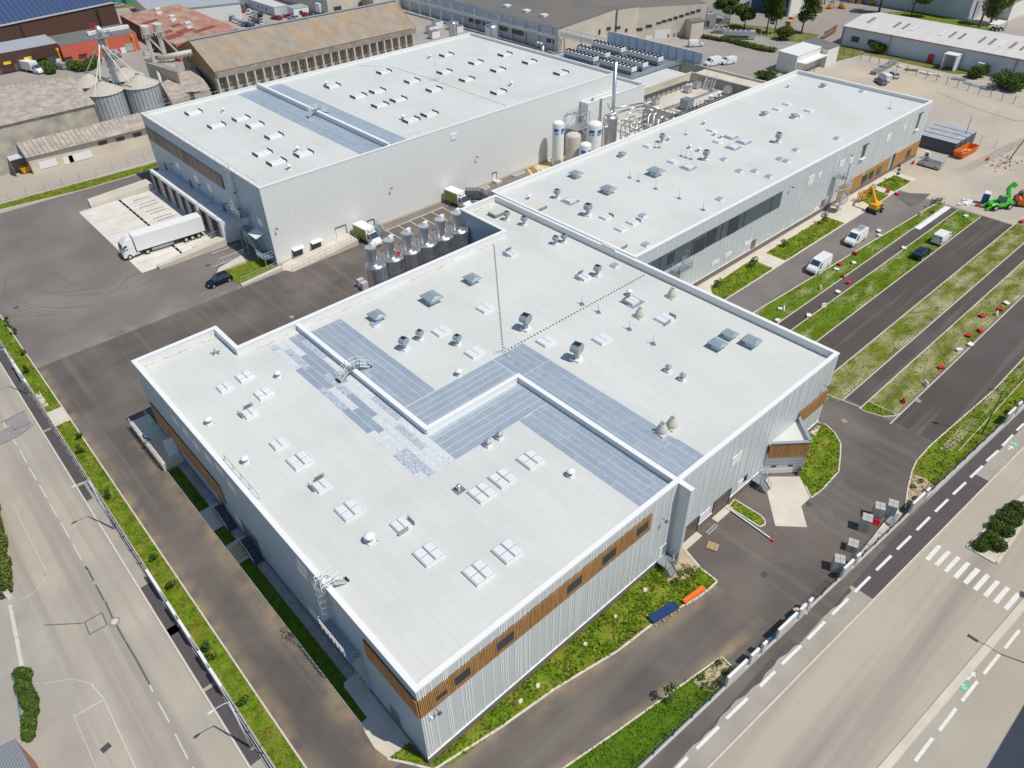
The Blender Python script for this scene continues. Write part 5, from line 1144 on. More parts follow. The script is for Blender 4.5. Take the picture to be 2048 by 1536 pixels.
mk('carpaint','car paint',(.012,.015,.022),.25,metal=.3,var=0,spec=.7)
def cm(k): return {'car paint': M[k],'white paint': M[k]}
suv = car('suv'); suv['label'] = 'dark blue SUV parked on the open asphalt by the loading yard'; suv.location = U(441,568)+Vector((0,.3,.03)); suv.rotation_euler = (0,0,math.pi+.05)
hatch = car('hatch'); hatch['label'] = 'small dark blue car at the back of the far car park'; hatch.location = tuple(U(497,12)); hatch.rotation_euler = (0,0,.9); est = car('estate')
def put(proto,x,y,rot,label,paint=None,z=.03,group=None,cat=None):
    o = dup(proto,(x,y,z),rot,label,group,cm(paint) if paint else None)
    if cat: o['category'] = cat
    return o
est.location = tuple(U(1841,512))[:2]+(.08,); est.rotation_euler = (0,0,-.02+math.pi*0); est['label'] = 'black estate car parked on the grass pavers beside a white van'
# vans
v1 = van(5.1,2.3,.95); v1['label'] = 'white high-roof van parked on the asphalt aisle, nearest to the factory hall'; p = (U(1632,553)+U(1658,533.6))/2; v1.location = (p.x,p.y+.95,.04); v1.rotation_euler = (0,0,math.pi)
p = (U(1708.8,495.9)+U(1728,480))/2; v2 = put(v1,p.x,p.y+.95,math.pi,'white van with ladders on its roof rack, on the asphalt aisle')
t = thing('ladder_rack','roof rack with ladders and coiled hoses on top of the white van','rack',(p.x,p.y+.95,2.6)); mb = MB()
for s in (-.6,-.3,.1,.5): mb.bar((p.x-.2,p.y+.95+s,2.66),(p.x+2.2,p.y+.95+s*.7,2.74),.06)
part('ladder',mb,M['galv'],t,kind='stuff'); mb = MB()
for i in range(5): mb.bar((p.x+.1+i*.45,p.y+.2,2.64),(p.x+.1+i*.45,p.y+1.7,2.64),.05)
part('rack_bar',mb,M['dark'],t,kind='stuff')
sv = van(4.6,1.95,.92); sv['label'] = 'small white van seen from behind on the grass pavers'; q = U(1879,484); sv.location = (q.x+.4,q.y,.08); sv.rotation_euler = (0,0,0)
q = (U(1640+1010/5.02,280+260/5.02)+U(1640+1160/5.02,280+305/5.02))/2; put(sv,q.x+.9,q.y,1.57,'silver van parked across the works ground near the wing entrance','c_silver')
for px,rot,lab,pr,s in (((1391,93),-.6,'white van alone in the back yard beside a strip of hedge',sv,1),((1424,131),2.9,'white van with blue lettering, nearest to the screen wall',v1,.9),((1456,128),2.8,'small white van parked next to the lettered van',sv,.9),((1768,161),.9,'rounded white van between two cars on the dusty lot',sv,1)):
    q = U(*px); put(pr,q.x,q.y,rot,lab)
for px,rot,lab,c in (((1760,167),.9,'dark green-grey car nearest to the wing on the dusty lot','c_grey'),((1785,154),.9,'silver-blue car furthest right of three on the dusty lot','c_silver')):
    q = U(*px); put(est,q.x,q.y,rot,lab,c)
# box trucks with green sides
def boxtruck():
    t = thing('box_truck','x','truck',P0,world=False)
    mb = MB(); mb.box(-3.1,.75,-1.02,1.02,.75,2.95); part('cargo_box',mb,M['white'],t)
    for s in (-1,1): mb = MB(); mb.box(-3.0,.65,s*1.03-.012,s*1.03+.012,.8,2.75); part('side_print',mb,M['lgreen'],t)
    mb = MB(); mb.add([(.75,-.5,2.45),(1.15,-.5,2.4),(1.15,.5,2.4),(.75,.5,2.45),(.75,-.5,2.8),(1.15,-.5,2.7),(1.15,.5,2.7),(.75,.5,2.8)],[(4,5,6,7),(0,1,5,4),(1,2,6,5),(2,3,7,6)]); part('cooling_unit',mb,M['cream'],t)
    mb = MB(); loft(mb,[(.78,.35,1.2,2.3,.92,.95,.8),(1.35,.35,1.2,2.28,.95,.97,.8),(2.15,.35,1.0,1.4,.95,.97,.88),(2.75,.35,.85,1.1,.9,.92,.8),(2.95,.4,.65,.85,.75,.82,.7)]); part('cab',mb,M['white'],t)
    mb = MB(); mb.quad((1.42,-.78,2.24),(2.12,-.86,1.46),(2.12,.86,1.46),(1.42,.78,2.24)); mb.v = [(x+.03,y,z+.03) for x,y,z in mb.v]; part('windscreen',mb,M['wind'],t)
    for s in (-1,1): mb = MB(); mb.quad((.9,s*.94,1.35),(1.9,s*.975,1.35),(1.35,s*.88,2.05),(.9,s*.88,2.05)); part('side_window',mb,M['wind'],t)
    mb = MB(); mb.box(-3.0,2.5,-.5,.5,.4,.72); part('chassis',mb,M['black'],t)
    wheels(t,(2.0,-1.7),.85,.34); lamps(t,2.86,-3.08,.75,.7,.16); return t
bt_ = boxtruck(); p1 = U(680+400/7.314,400+700/7.314); bt_['label'] = 'white box truck with green printed sides beside the warehouse ramp'; bt_.location = (62.7,110.0,.03); bt_.rotation_euler = (0,0,-1.5)
dup(bt_,(84.2,110.2,.03),-1.5,'white box truck with green printed sides, parked past the empty bays')
t = put(sv,88.9,110.3,-.75,'black van half hidden behind the roof edge beside the warehouse','c_grey')
# articulated lorry
t = thing('articulated_lorry','white articulated lorry backed into a loading dock','lorry',P0,world=False)
mb = MB(); mb.box(-8.2,5.3,-1.25,1.25,1.15,3.95); bx = part('trailer_body',mb,M['white'],t)
mb = MB(); mb.box(-8.15,5.25,-1.2,1.2,3.95,4.0); part('trailer_roof',mb,M['coping'],bx)
mb = MB(); mb.box(-8.1,5.2,-.45,.45,.75,1.14); part('chassis',mb,M['dark'],t)
for s in (-1,1):
    for z in (.55,.8): mb = MB(); mb.bar((-1.6,s*1.2,z),(2.6,s*1.2,z),.04,.14); part('side_guard',mb,M['zinc'],t)
    mb = MB(); mb.bar((-8.15,s*1.22,1.12),(5.2,s*1.22,1.12),.04,.08); part('marker_strip',mb,M['plinth'],t)
mb = MB(); loft(mb,[(5.55,.9,2.2,3.6,1.2,1.22,1.05),(6.1,.5,2.2,3.7,1.22,1.24,1.05),(6.9,.5,2.2,3.45,1.22,1.24,1.1),(7.55,.5,2.0,2.9,1.22,1.24,1.16),(7.85,.5,1.6,2.0,1.2,1.22,1.18),(7.95,.5,1.0,1.5,1.15,1.18,1.15)]); cab = part('cab',mb,M['white'],t)
mb = MB(); mb.quad((7.58,-1.08,2.86),(7.88,-1.12,2.0),(7.88,1.12,2.0),(7.58,1.08,2.86)); mb.v = [(x+.03,y,z+.02) for x,y,z in mb.v]; part('windscreen',mb,M['wind'],cab)
for s in (-1,1): mb = MB(); mb.quad((6.75,s*1.255,1.9),(7.6,s*1.245,1.85),(7.4,s*1.19,2.7),(6.75,s*1.19,2.75)); part('side_window',mb,M['wind'],cab); mb = MB(); mb.cbox((7.6,s*1.42,1.9),.12,.22,.7); part('mirror',mb,M['dark'],cab)
mb = MB(); mb.quad((7.97,-.9,.7),(7.97,.9,.7),(7.90,.9,1.7),(7.90,-.9,1.7)); part('grille',mb,M['dark'],cab)
mb = MB(); mb.add([(5.6,-.9,3.6),(6.9,-.85,3.5),(6.9,.85,3.5),(5.6,.9,3.6),(5.6,-.85,4.05),(6.2,-.8,3.95),(6.2,.8,3.95),(5.6,.85,4.05)],[(4,5,6,7),(0,1,5,4),(1,2,6,5),(2,3,7,6),(3,0,4,7)]); part('roof_fairing',mb,M['white'],cab)
mb = MB(); mb.box(4.9,6.0,-1.15,1.15,.55,.95); part('fuel_tank',mb,M['zinc'],t); mb = MB(); mb.box(3.0,7.7,-.45,.45,.6,.95); part('tractor_frame',mb,M['dark'],t)
wheels(t,(6.9,3.5,-4.1,-5.4,-6.7),1.08,.50,.32); lamps(t,7.9,-8.15,.95,.75,.2)
pa,pb = U(263,519),U(400,476); d_ = pb-pa; d_.z = 0; ang = math.atan2(-d_.y,-d_.x)
t.rotation_euler = (0,0,ang); f = Vector((math.cos(ang),math.sin(ang),0)); nrm = Vector((-f.y,f.x,0))
sc = d_.length/13.6; t.scale = (sc,.98,1.0); cen = pa-f*(6.9*sc)+Vector((0,1.1,0)); t.location = (cen.x,cen.y,.04)
# stainless silos behind the hall
def steel_silo():
    t = thing('steel_silo','x','silo',P0,world=False,group='stainless steel silos lined up behind the hall')
    mb = MB(); mb.cyl((0,0,0),(0,0,8.9),1.55,n=32,caps=False); mb.lathe((0,0,8.9),[(1.55,0),(1.42,.25),(.9,.42),(.5,.46)],32); part('tank',mb,M['steel'],t,smooth=True)
    for z in (2.5,5.0,7.2): mb = MB(); mb.cyl((0,0,z),(0,0,z+.06),1.575,n=32,caps=False); part('weld_band',mb,M['rail'],t,smooth=True)
    mb = MB(); mb.cyl((-.35,.1,9.1),(-.35,.1,11.9),.8,n=20); f = part('filter_housing',mb,M['steel'],t,smooth=False)
    mb = MB(); mb.cyl((-.35,.1,11.9),(-.35,.1,12.1),.86,n=20); part('lid',mb,M['zinc'],f); mb = MB(); mb.cbox((.25,.4,12.1),.9,.5,.32,.4); part('fan',mb,M['white'],f)
    mb = MB(); n = 20
    for k in range(n):
        a,b = 2*math.pi*k/n,2*math.pi*(k+1)/n; A_ = Vector((1.58*math.cos(a),1.58*math.sin(a),9.0)); B_ = Vector((1.58*math.cos(b),1.58*math.sin(b),9.0))
        for z in (.1,.55,1.05): mb.bar(A_+Vector((0,0,z)),B_+Vector((0,0,z)),.035)
        if k % 2 == 0: mb.bar(A_,A_+Vector((0,0,1.05)),.035)
    part('guardrail',mb,M['rail'],t,kind='stuff')
    mb = MB(); mb.box(.9,2.0,.2,1.0,9.0,9.05); mb.rail([(1.0,.2,9.05),(2.2,.2,9.05)],1.2,.03,.3); mb.rail([(1.0,1.0,9.05),(2.2,1.0,9.05)],1.2,.03,.3); part('walkway',mb,M['rail'],t,kind='stuff'); return t
s0 = steel_silo()
for i,x in enumerate((50.6,53.87,57.14,60.4,63.65,66.9)):
    lab = 'stainless silo, '+('first of the row, with a ladder on its side','second of the row from the left, with a small red box','third of the row from the left','fourth of the row from the left','fifth of the row from the left','last of the row, in the wall notch')[i]
    o = s0 if i == 0 else dup(s0,(x,88.0,0),0,lab)
    o.location = (x,88.0,0); o['label'] = lab
def cage2(t,x,y,z0,z1):
    mb = MB()
    for i in range(int((z1-z0)/.35)): mb.bar((x-.22,y,z0+i*.35),(x+.22,y,z0+i*.35),.035)
    for s in (-.24,.24): mb.bar((x+s,y,z0),(x+s,y,z1),.045)
    for i in range(int((z1-z0)/.8)):
        for k in range(8): a = math.pi*(k/8); b = math.pi*((k+1)/8); mb.bar((x+.36*math.cos(a),y-.62*math.sin(a),z0+i*.8),(x+.36*math.cos(b),y-.62*math.sin(b),z0+i*.8),.03)
    part('ladder',mb,M['rail'],t,kind='stuff')
t = thing('cage_ladder','cage ladder running up the first stainless silo','ladder',(50.8,86.6,0)); cage2(t,50.9,86.25,.3,10)
mb = MB(); mb.cbox((54.4,87.3,9.3),.35,.3,.7); single('red_box',mb,M['red'],'small red control box on top of the second silo','control box')
for i,(dx,dy) in enumerate(((0,0),(.1,1.3))):
    c = (52.7+dx,96.3+dy,.03); t = thing('pallet_load',('front' if i == 0 else 'rear')+' shrink wrapped pallet standing left of the first silo','pallet',c); mb = MB(); mb.cbox(c,1.2,.9,.14); part('pallet',mb,M['pallet'],t); mb = MB(); mb.cbox((c[0],c[1],.18),1.1,.8,1.3); part('wrapped_goods',mb,mat('clear wrap',(.5,.5,.52),.2,var=.3,scale=5),t)
# retaining walls, ramps and steps round the loading yard
def wedge(name,label,cat,pts,zs,m='conc',rail=None):
    mb = MB(); n = len(pts); v = [(p[0],p[1],0) for p in pts]+[(p[0],p[1],z) for p,z in zip(pts,zs)]
    a = sum(pts[i][0]*pts[(i+1) % n][1]-pts[(i+1) % n][0]*pts[i][1] for i in range(n)); f = [tuple(range(n,2*n))]+[(i,(i+1) % n,(i+1) % n+n,i+n) for i in range(n)]
    if a < 0: f = [tuple(reversed(q)) for q in f]
    mb.add(v,f); t = thing(name,label,cat,(pts[0][0],pts[0][1],0)); part('slab',mb,M[m],t)
    if rail: mb = MB(); mb.rail(rail[0],rail[1],.022,rail[2]); part('handrail',mb,M['rail'],t,kind='stuff')
    return t
wedge('loading_ramp','pale concrete ramp with handrail along the warehouse front wall','ramp',[(45.7,112.4),(46.9,110.0),(60.6,110.3),(60.6,113.8),(47,113.8)],[.05,.05,1.1,1.1,.05],rail=([(47.0,110.1,.1),(60.5,110.4,1.1)],1.0,1.1))
wedge('retaining_wall','long pale concrete retaining wall on the near side of the dock slab','wall',[(30.3,127.2),(43.0,127.2),(43.0,129.6),(30.3,128.2)],[.6,1.3,1.3,.6],rail=([(39.6,129.4,1.2),(46,129.6,1.3)],1.0,1.5))
wedge('retaining_wall','long pale concrete retaining wall on the far side of the dock slab','wall',[(30.1,161.7),(43.0,161.7),(43.0,165.4),(30.7,165.4)],[.6,1.2,1.2,.6])
wedge('concrete_steps','pale concrete slab steps between asphalt and grass by the stair tower','steps',[(38.0,120.3),(37.2,119.1),(42.5,118.6),(42.8,121.1)],[.1,.1,.5,.5],rail=([(38,120.5,.1),(44.6,121.3,.5)],1.0,1.4))
sheet('grass_bed',[(37.1,118.7),(44.8,118.8),(45.9,113.9),(38.6,112.4),(37.3,115.5)],'grass',.07)
wedge('low_wall','low pale wall with handrail in front of the grass by the warehouse corner','wall',[(38.2,112.2),(38.2,111.5),(46.0,111.9),(46.0,112.7)],[.35,.35,.6,.6],rail=([(38.4,112.2,.35),(46,112.5,.6)],1.0,1.6))
t = thing('escape_stairs','galvanised escape stairs with landing at the near warehouse corner','stairs',(44.6,117,0)); mb = MB(); mb.box(44.1,46.05,114.3,117.6,1.6,1.68); part('lower_landing',mb,M['deck'],t)
mb = MB(); mb.stairs((45.1,121.4,4.4),(45.1,117.5,1.65),1.2,12); part('flight',mb,M['deck'],t,kind='stuff'); mb = MB(); mb.box(44.4,46.05,121.4,123.6,4.35,4.45); part('upper_landing',mb,M['deck'],t)
mb = MB(); mb.rail([(44.4,123.6,4.45),(44.4,121.4,4.45),(44.4,117.5,1.7),(44.1,117.5,1.7),(44.1,114.3,1.7),(46,114.3,1.7)],1.1,.03,.8); mb.rail([(45.7,121.4,4.4),(45.7,117.5,1.7)],1.1,.03,.8); part('handrail',mb,M['rail'],t,kind='stuff')
for x,y,z in ((44.3,114.5,1.6),(44.3,117.3,1.6),(44.5,121.6,4.35),(44.5,123.4,4.35)): mb = MB(); mb.bar((x,y,0),(x,y,z),.1); part('leg',mb,M['rail'],t)
t = thing('entrance_canopy','small pale glass canopy over the door at the warehouse corner','canopy',(45.4,117.5,5.0)); mb = MB(); mb.add([(44.2,116.0,5.0),(46.05,116.0,5.5),(46.05,119.0,5.5),(44.2,119.0,5.0),(44.2,116.0,5.08),(46.05,116.0,5.58),(46.05,119.0,5.58),(44.2,119.0,5.08)],[(3,2,1,0),(4,5,6,7),(0,1,5,4),(2,3,7,6),(3,0,4,7)]); part('canopy_sheet',mb,M['white'],t)
t = thing('access_steps','small steel steps up to the warehouse side door behind the box truck','steps',(65.8,112,0)); mb = MB(); mb.box(64.9,66.8,112.4,113.8,.9,.98); part('landing',mb,M['deck'],t); mb = MB(); mb.stairs((65.9,112.4,.95),(65.9,110.6,.1),1.3,5); part('flight',mb,M['deck'],t,kind='stuff'); mb = MB(); mb.rail([(66.7,113.8,.98),(66.7,112.4,.98),(66.6,110.6,.1)],1.0,.025,.6); part('handrail',mb,M['rail'],t,kind='stuff')
mb = MB(); mb.box(96.2,97.6,112.4,113.85,.02,.4); single('door_step',mb,M['conc'],'pale concrete step under the small warehouse door','step')
for x,y,l in ((102.8,112.9,'right'),(92.5,112.6,'left')):
    c = (x,y,.03); t = thing('air_intake',l+' one of two long grey grilles on the ground along the warehouse','grille',c); mb = MB(); mb.cbox(c,3.2,1.0,.35); part('frame',mb,M['conc'],t); mb = MB(); mb.cbox((x,y,.38),2.8,.6,.02); part('grating',mb,M['galv'],t)
# platform on the south-west side with person
t = thing('loading_platform','raised concrete platform with railings along the shaded hall wall','platform',(12.2,82,0)); mb = MB(); mb.box(10.95,13.5,77.5,88.2,0,1.2); part('slab',mb,M['conc'],t)
mb = MB(); mb.rail([(11.0,77.7,1.2),(11.0,88.0,1.2)],1.05,.03,1.3); part('handrail',mb,M['rail'],t,kind='stuff'); mb = MB(); mb.rail([(13.1,80.6,1.2),(13.1,88.0,1.2)],1.05,.03,1.6); part('inner_handrail',mb,M['rail'],t,kind='stuff')
mb = MB(); mb.box(X0-1.7,X0-.05,80.2,81.6,1.2,3.7); mb.m = 0; 
t = thing('screen_wall','white sloping wind screen at the end of the shaded platform','screen',(13,79,1.2)); mb = MB(); mb.box(12.2,13.5,78.2,78.35,1.2,3.8); part('panel',mb,M['cladw'],t)
t = thing('hiviz_jacket','bright green hi-vis jacket hung over the inner platform railing','jacket',(13.0,85.6,2.0)); mb = MB(); mb.add([(12.98,85.1,2.27),(13.0,86.1,2.27),(12.93,86.15,1.5),(12.9,85.2,1.35),(13.12,85.1,2.27),(13.14,86.1,2.27),(13.2,86.0,1.6),(13.2,85.2,1.55)],[(0,1,2,3),(4,7,6,5),(0,4,5,1)]); part('cloth',mb,M['hiviz'],t)
def person(label,loc,rot):
    t = thing('person',label,'person',loc,rot,world=False)
    J = [(0,0,.98),(0,.02,1.22),(0,.04,1.42),(0,.06,1.52),(0,.09,1.60),(0,.10,1.72),(-.11,0,.95),(-.13,-.34,.92),(-.14,-.36,.50),(-.14,-.50,.46),(.11,0,.95),(.15,-.30,.82),(.16,-.25,.40),(.16,-.38,.36),(-.20,.03,1.42),(-.26,-.06,1.16),(-.16,-.28,1.12),(.20,.03,1.42),(.27,-.08,1.18),(.14,-.30,1.14)]
    E = [(0,1),(1,2),(2,3),(3,4),(4,5),(0,6),(6,7),(7,8),(8,9),(0,10),(10,11),(11,12),(12,13),(2,14),(14,15),(15,16),(2,17),(17,18),(18,19)]
    Rr_ = [.13,.125,.13,.055,.085,.08,.09,.075,.05,.04,.09,.075,.05,.04,.055,.045,.032,.055,.045,.032]
    me = bpy.data.meshes.new('body'); me.from_pydata(J,E,[]); o = bpy.data.objects.new('body',me); COL.objects.link(o); md = o.modifiers.new('skin','SKIN')
    for v,r in zip(me.skin_vertices[0].data,Rr_): v.radius = (r,r*.85)
    me.skin_vertices[0].data[0].use_root = True; o.modifiers.new('sub','SUBSURF').levels = 1
    dg = bpy.context.evaluated_depsgraph_get(); m2 = bpy.data.meshes.new_from_object(o.evaluated_get(dg)); bpy.data.objects.remove(o)
    m2.materials.clear(); [m2.materials.append(M[k]) for k in ('skin','navy2','c_black')]
    for p in m2.polygons: 
        z = p.center.z; p.use_smooth = True; x = abs(p.center.x); y = p.center.y
        p.material_index = 2 if z < .99 or (y < -.3 and z < 1.0) else (1 if z < 1.46 and not (y < -.12 and z < 1.2) else 0)
    b = bpy.data.objects.new('body',m2); COL.objects.link(b); b.parent = t
    mb = MB(); mb.lathe((0,.12,1.60),[(.10,0),(.115,.08),(.10,.16),(.05,.20)],12); part('hair',mb,M['hair'],t,smooth=True)
    mb = MB(); mb.cbox((0,-.0+.005,1.63),.03,.03,.05); part('nose',mb,M['skin'],t)
    for s in (-1,1):
        for k in range(5):
            mb = MB(); mb.tube([(s*.15+(k-2)*.018,-.29,1.13),(s*.15+(k-2)*.02,-.35,1.12),(s*.15+(k-2)*.018,-.37,1.09)],.009,5); part('finger',mb,M['skin'],t)
        mb = MB(); mb.cbox((s*.15,-.44 if s < 0 else -.34,.40 if s < 0 else .30),.1,.26,.09); part('shoe',mb,M['black'],t)
    return t
mk('navy2','blue shirt',(.02,.10,.42),.8,var=0)
person('person in a blue shirt and dark trousers perched on the platform railing',(11.12,82.2,1.28),2.3)
# side stairs along shaded wall
for i,(y0,y1,lab) in enumerate(((62.9,66.8,'dark steel steps with landing beside the first shaded side door'),(56.6,60.2,'dark steel ramp below the recessed shaded side door'))):
    t = thing('side_steps',lab,'steps',(12.9,y0,0)); mb = MB(); mb.box(12.4,13.5,(y0+y1)/2,y1,.9,.98); part('landing',mb,M['dark'],t); mb = MB(); mb.stairs((12.95,(y0+y1)/2,.95),(12.95,y0,.15),1.1,6); part('flight',mb,M['dark'],t,kind='stuff')
    mb = MB(); mb.rail([(12.4,y1,.98),(12.4,(y0+y1)/2,.98),(12.4,y0,.15)],1.0,.025,.9); part('handrail',mb,M['rail'],t,kind='stuff')
t = thing('pallet_stack','flat pallet box of pale boards on the concrete pad by the shaded wall','pallet',(12.0,59.6,.08)); bm1 = MB(); bm1.box(-.62,.62,-.09,.09,0,.12); me = mesh_of('board',bm1,(0,0,0),[M['tan']])
for i in range(8): tile('board',me,(12.0,58.75+i*.23,.3),t)
mb = MB(); mb.box(11.4,12.6,58.65,60.5,.09,.29); part('pallet',mb,M['pallet'],t)
# steps at south-east doors
for x,y,lab in ((44.6,26.4,'galvanised landing and steps beside the tall fin wall'),(62.0,25.4,'galvanised steps left of the larch porch')):
    t = thing('door_steps',lab,'steps',(x,y,0)); mb = MB(); mb.box(x-.9,x+.9,Y0-1.2,Y0-.12,.85,.93); part('landing',mb,M['deck'],t); mb = MB(); mb.stairs((x-.35,Y0-1.2,.9),(x-.35,Y0-2.1,.12),1.0,4); part('flight',mb,M['galv'],t,kind='stuff')
    mb = MB(); mb.rail([(x-.85,Y0-.15,.93),(x-.85,Y0-1.2,.93),(x-.85,Y0-2.1,.12)],1.0,.02,.6); mb.rail([(x+.85,Y0-.15,.93),(x+.85,Y0-1.2,.93),(x+.2,Y0-1.2,.93),(x+.2,Y0-2.1,.12)],1.0,.02,.6); part('handrail',mb,M['rail'],t,kind='stuff')
# street lamps
def lamp_post():
    t = thing('street_lamp','x','street lamp',P0,world=False,group='blue-grey street lamps leaning over the left road')
    mb = MB(); mb.cyl((0,0,0),(0,0,7.9),.11,.06,n=10); part('pole',mb,M['bluewall'],t,smooth=True); mb = MB(); mb.tube([(0,0,7.85),(-.5,.05,8.02),(-1.25,.1,8.05)],.04,8); part('arm',mb,M['bluewall'],t,smooth=True)
    mb = MB(); mb.lathe((0,0,0),[(.03,0),(.10,.15),(.15,.4),(.12,.62),(.03,.7)],12); mb.v = [(-1.1-z,.1+x,8.05+y*.4) for x,y,z in mb.v]; part('lamp_head',mb,M['bluewall'],t,smooth=True); mb = MB(); mb.cbox((0,0,0),.3,.3,.06); part('base_plate',mb,M['zinc'],t); return t
lp = lamp_post()
for i,(x,y,lab) in enumerate(((2.98,38.8,'street lamp nearest the camera over the bottom left pavement'),(3.4-.3,72.3,'street lamp in the middle of the left pavement'),(3.1,105.4,'street lamp by the gap in the upper left fence'))):
    o = lp if i == 0 else dup(lp,(x,y,.1),0,lab)
    o.location = (x,y,.1); o['label'] = lab
q = U(1520+1700/3.84,760+420/3.84); t = thing('lamp_post','slender dark lamp post standing in the grass beside the right fence','street lamp',(q.x,q.y,0)); mb = MB(); mb.cyl((q.x,q.y,0),(q.x,q.y,7),.09,.05,n=8); part('pole',mb,M['dark'],t); mb = MB(); mb.bar((q.x,q.y,7),(q.x-.5,q.y+1.0,7.1),.06); a_ = part('arm',mb,M['dark'],t); mb = MB(); mb.cbox((q.x-.6,q.y+1.2,7.05),.3,.6,.1,.4); part('lamp_head',mb,M['dark'],t)
# tall lamp whose shadow falls on the right road: stands out past the frame edge
q = Vector((61.2,-5.74,0)); t = thing('street_lamp','tall roadside lamp just beyond the right edge throwing a long shadow','street lamp',(q.x,q.y,0)); mb = MB(); mb.cyl((q.x,q.y,0),(q.x,q.y,8.2),.1,.06,n=8); part('pole',mb,M['bluewall'],t); mb = MB(); mb.bar((q.x,q.y,8.1),(q.x-.1,q.y+2.0,8.3),.07); part('arm',mb,M['bluewall'],t); mb = MB(); mb.cbox((q.x-.15,q.y+2.4,8.2),.35,.9,.14); part('lamp_head',mb,M['bluewall'],t)
# neighbour building out of frame at the lower right, whose shade reaches the verge
nb = thing('neighbour_building','building beyond the lower right corner shading the roadside','building',(70,-14,0)); mb = MB(); mb.box(48.5,110,-30,-11.2,0,11.5); part('wall',mb,M['oldw'],nb); mb = MB(); mb.box(48.3,110,-30.2,-11.0,11.5,11.7); part('roof',mb,M['greyroof'],nb)
# ---- fences
def mesh_fence(label,a,b,wallh=.45,topz=1.75,post=2.5,wallm='white',panels=(),name='boundary_fence'):
    a = Vector((a[0],a[1],0)); b = Vector((b[0],b[1],0)); L__ = (b-a).length; d = (b-a)/L__; nrm = Vector((-d.y,d.x,0)); ang = math.atan2(d.y,d.x)
    t = thing(name,label,'fence',tuple(a)); mb = MB(); mb.bar(a+Vector((0,0,wallh/2)),b+Vector((0,0,wallh/2)),.2,wallh); part('low_wall',mb,M[wallm],t)
    pm = MB(); pm.box(-.035,.035,-.035,.035,0,topz-wallh+.05); pme = mesh_of('post',pm,(0,0,0),[M['fence']])
    for i in range(int(L__/post)+1): tile('post',pme,a+d*(i*post)+Vector((0,0,wallh)),t,(0,0,ang))
    mb = MB(); n = int(L__/.16)
    for i in range(n): p = a+d*(i*.16); mb.add([p-d*.008+Vector((0,0,wallh)),p+d*.008+Vector((0,0,wallh)),p+d*.008+Vector((0,0,topz)),p-d*.008+Vector((0,0,topz))],[(0,1,2,3)])
    for z in (wallh+.05,wallh+.45,wallh+.85,topz): mb.bar(a+Vector((0,0,z)),b+Vector((0,0,z)),.025)
    part('wire_mesh',mb,M['fence'],t,kind='stuff')
    for s0_,s1_ in panels:
        mb = MB(); p0 = a+d*s0_; p1 = a+d*s1_; c = (p0+p1)/2; mb.cbox((c.x,c.y,0),s1_-s0_,.24,2.0,ang); w = part('wall_panel',mb,M['white'],t); mb = MB(); k = int((s1_-s0_)/.2)
        for side in (-1,1):
            for i in range(k): p = p0+d*((i+.5)*.2)+nrm*(.125*side); mb.cbox((p.x,p.y,.02),.08,.03,1.95,ang)
        part('panel_rib',mb,M['cream'],w,kind='stuff')
    return t
mk('fence','dark green-blue fence wire',(.035,.06,.075),.6,metal=.2,var=0)
M['lowwall'] = mat('pale low wall',(.62,.62,.60),.7,var=.05)
fa = (3.45,34.0)
mesh_fence('long dark mesh fence on a low wall beside the left pavement',(3.45,20),(3.45,171),panels=[(y0-20,y1-20) for y0,y1 in ((44.8,47.2),(47.9,49.6),(51.6,54.2),(55.0,57.0),(58.8,62.4),(105.8,106.8),(108.5,111.5),(112.2,113.0))],wallm='lowwall')
def rf(x): return (x,fy(x))
Pn = [(37.6,40.4),(41.0,42.2),(42.8,43.4),(45.2,48.2),(48.7,49.7),(50.2,50.8),(56.3,58.1),(58.7,59.4),(70.0,72.6),(73.0,73.7),(93.3,95.4),(96.2,97.2)]
cs = math.hypot(1,.0547)
mesh_fence('long dark mesh fence with pale ribbed panels along the right footpath',rf(8),rf(118),panels=[((a-8)*cs,(b-8)*cs) for a,b in Pn],wallm='lowwall')
wedge('sloping_slab','long pale sloping slab wedge lying behind the right fence','slab',[(58.6,13.35),(68.4,12.85),(69.8,12.95),(69.9,13.75),(67.0,13.7)],[.08,.08,.08,.35,.3])
mb = MB(); mb.box(66.8,68.9,12.95,13.6,.36,.5); single('blue_grey_slab',mb,M['hood'],'blue-grey slab on top of the pale sloping wedge','slab')
# far lane fence (thin posts)
t = thing('wire_fence','wire fence of thin leaning posts along the dirt lane behind the yard','fence',(0,177.0,0)); pm = MB(); pm.bar((0,0,0),(-.15,0,1.9),.07); me = mesh_of('post',pm,(0,0,0),[M['mid']])
for i in range(17): tile('post',me,(-6+i*3.55,177.1,.05),t)
mb = MB(); [mb.bar((-6,177.1,z),(52,177.1,z),.015) for z in (.6,1.2,1.8)]; part('wire',mb,M['mid'],t,kind='stuff'); mb = MB(); mb.box(-20,60,176.9,177.05,0,.25); part('low_wall',mb,M['conc'],t)
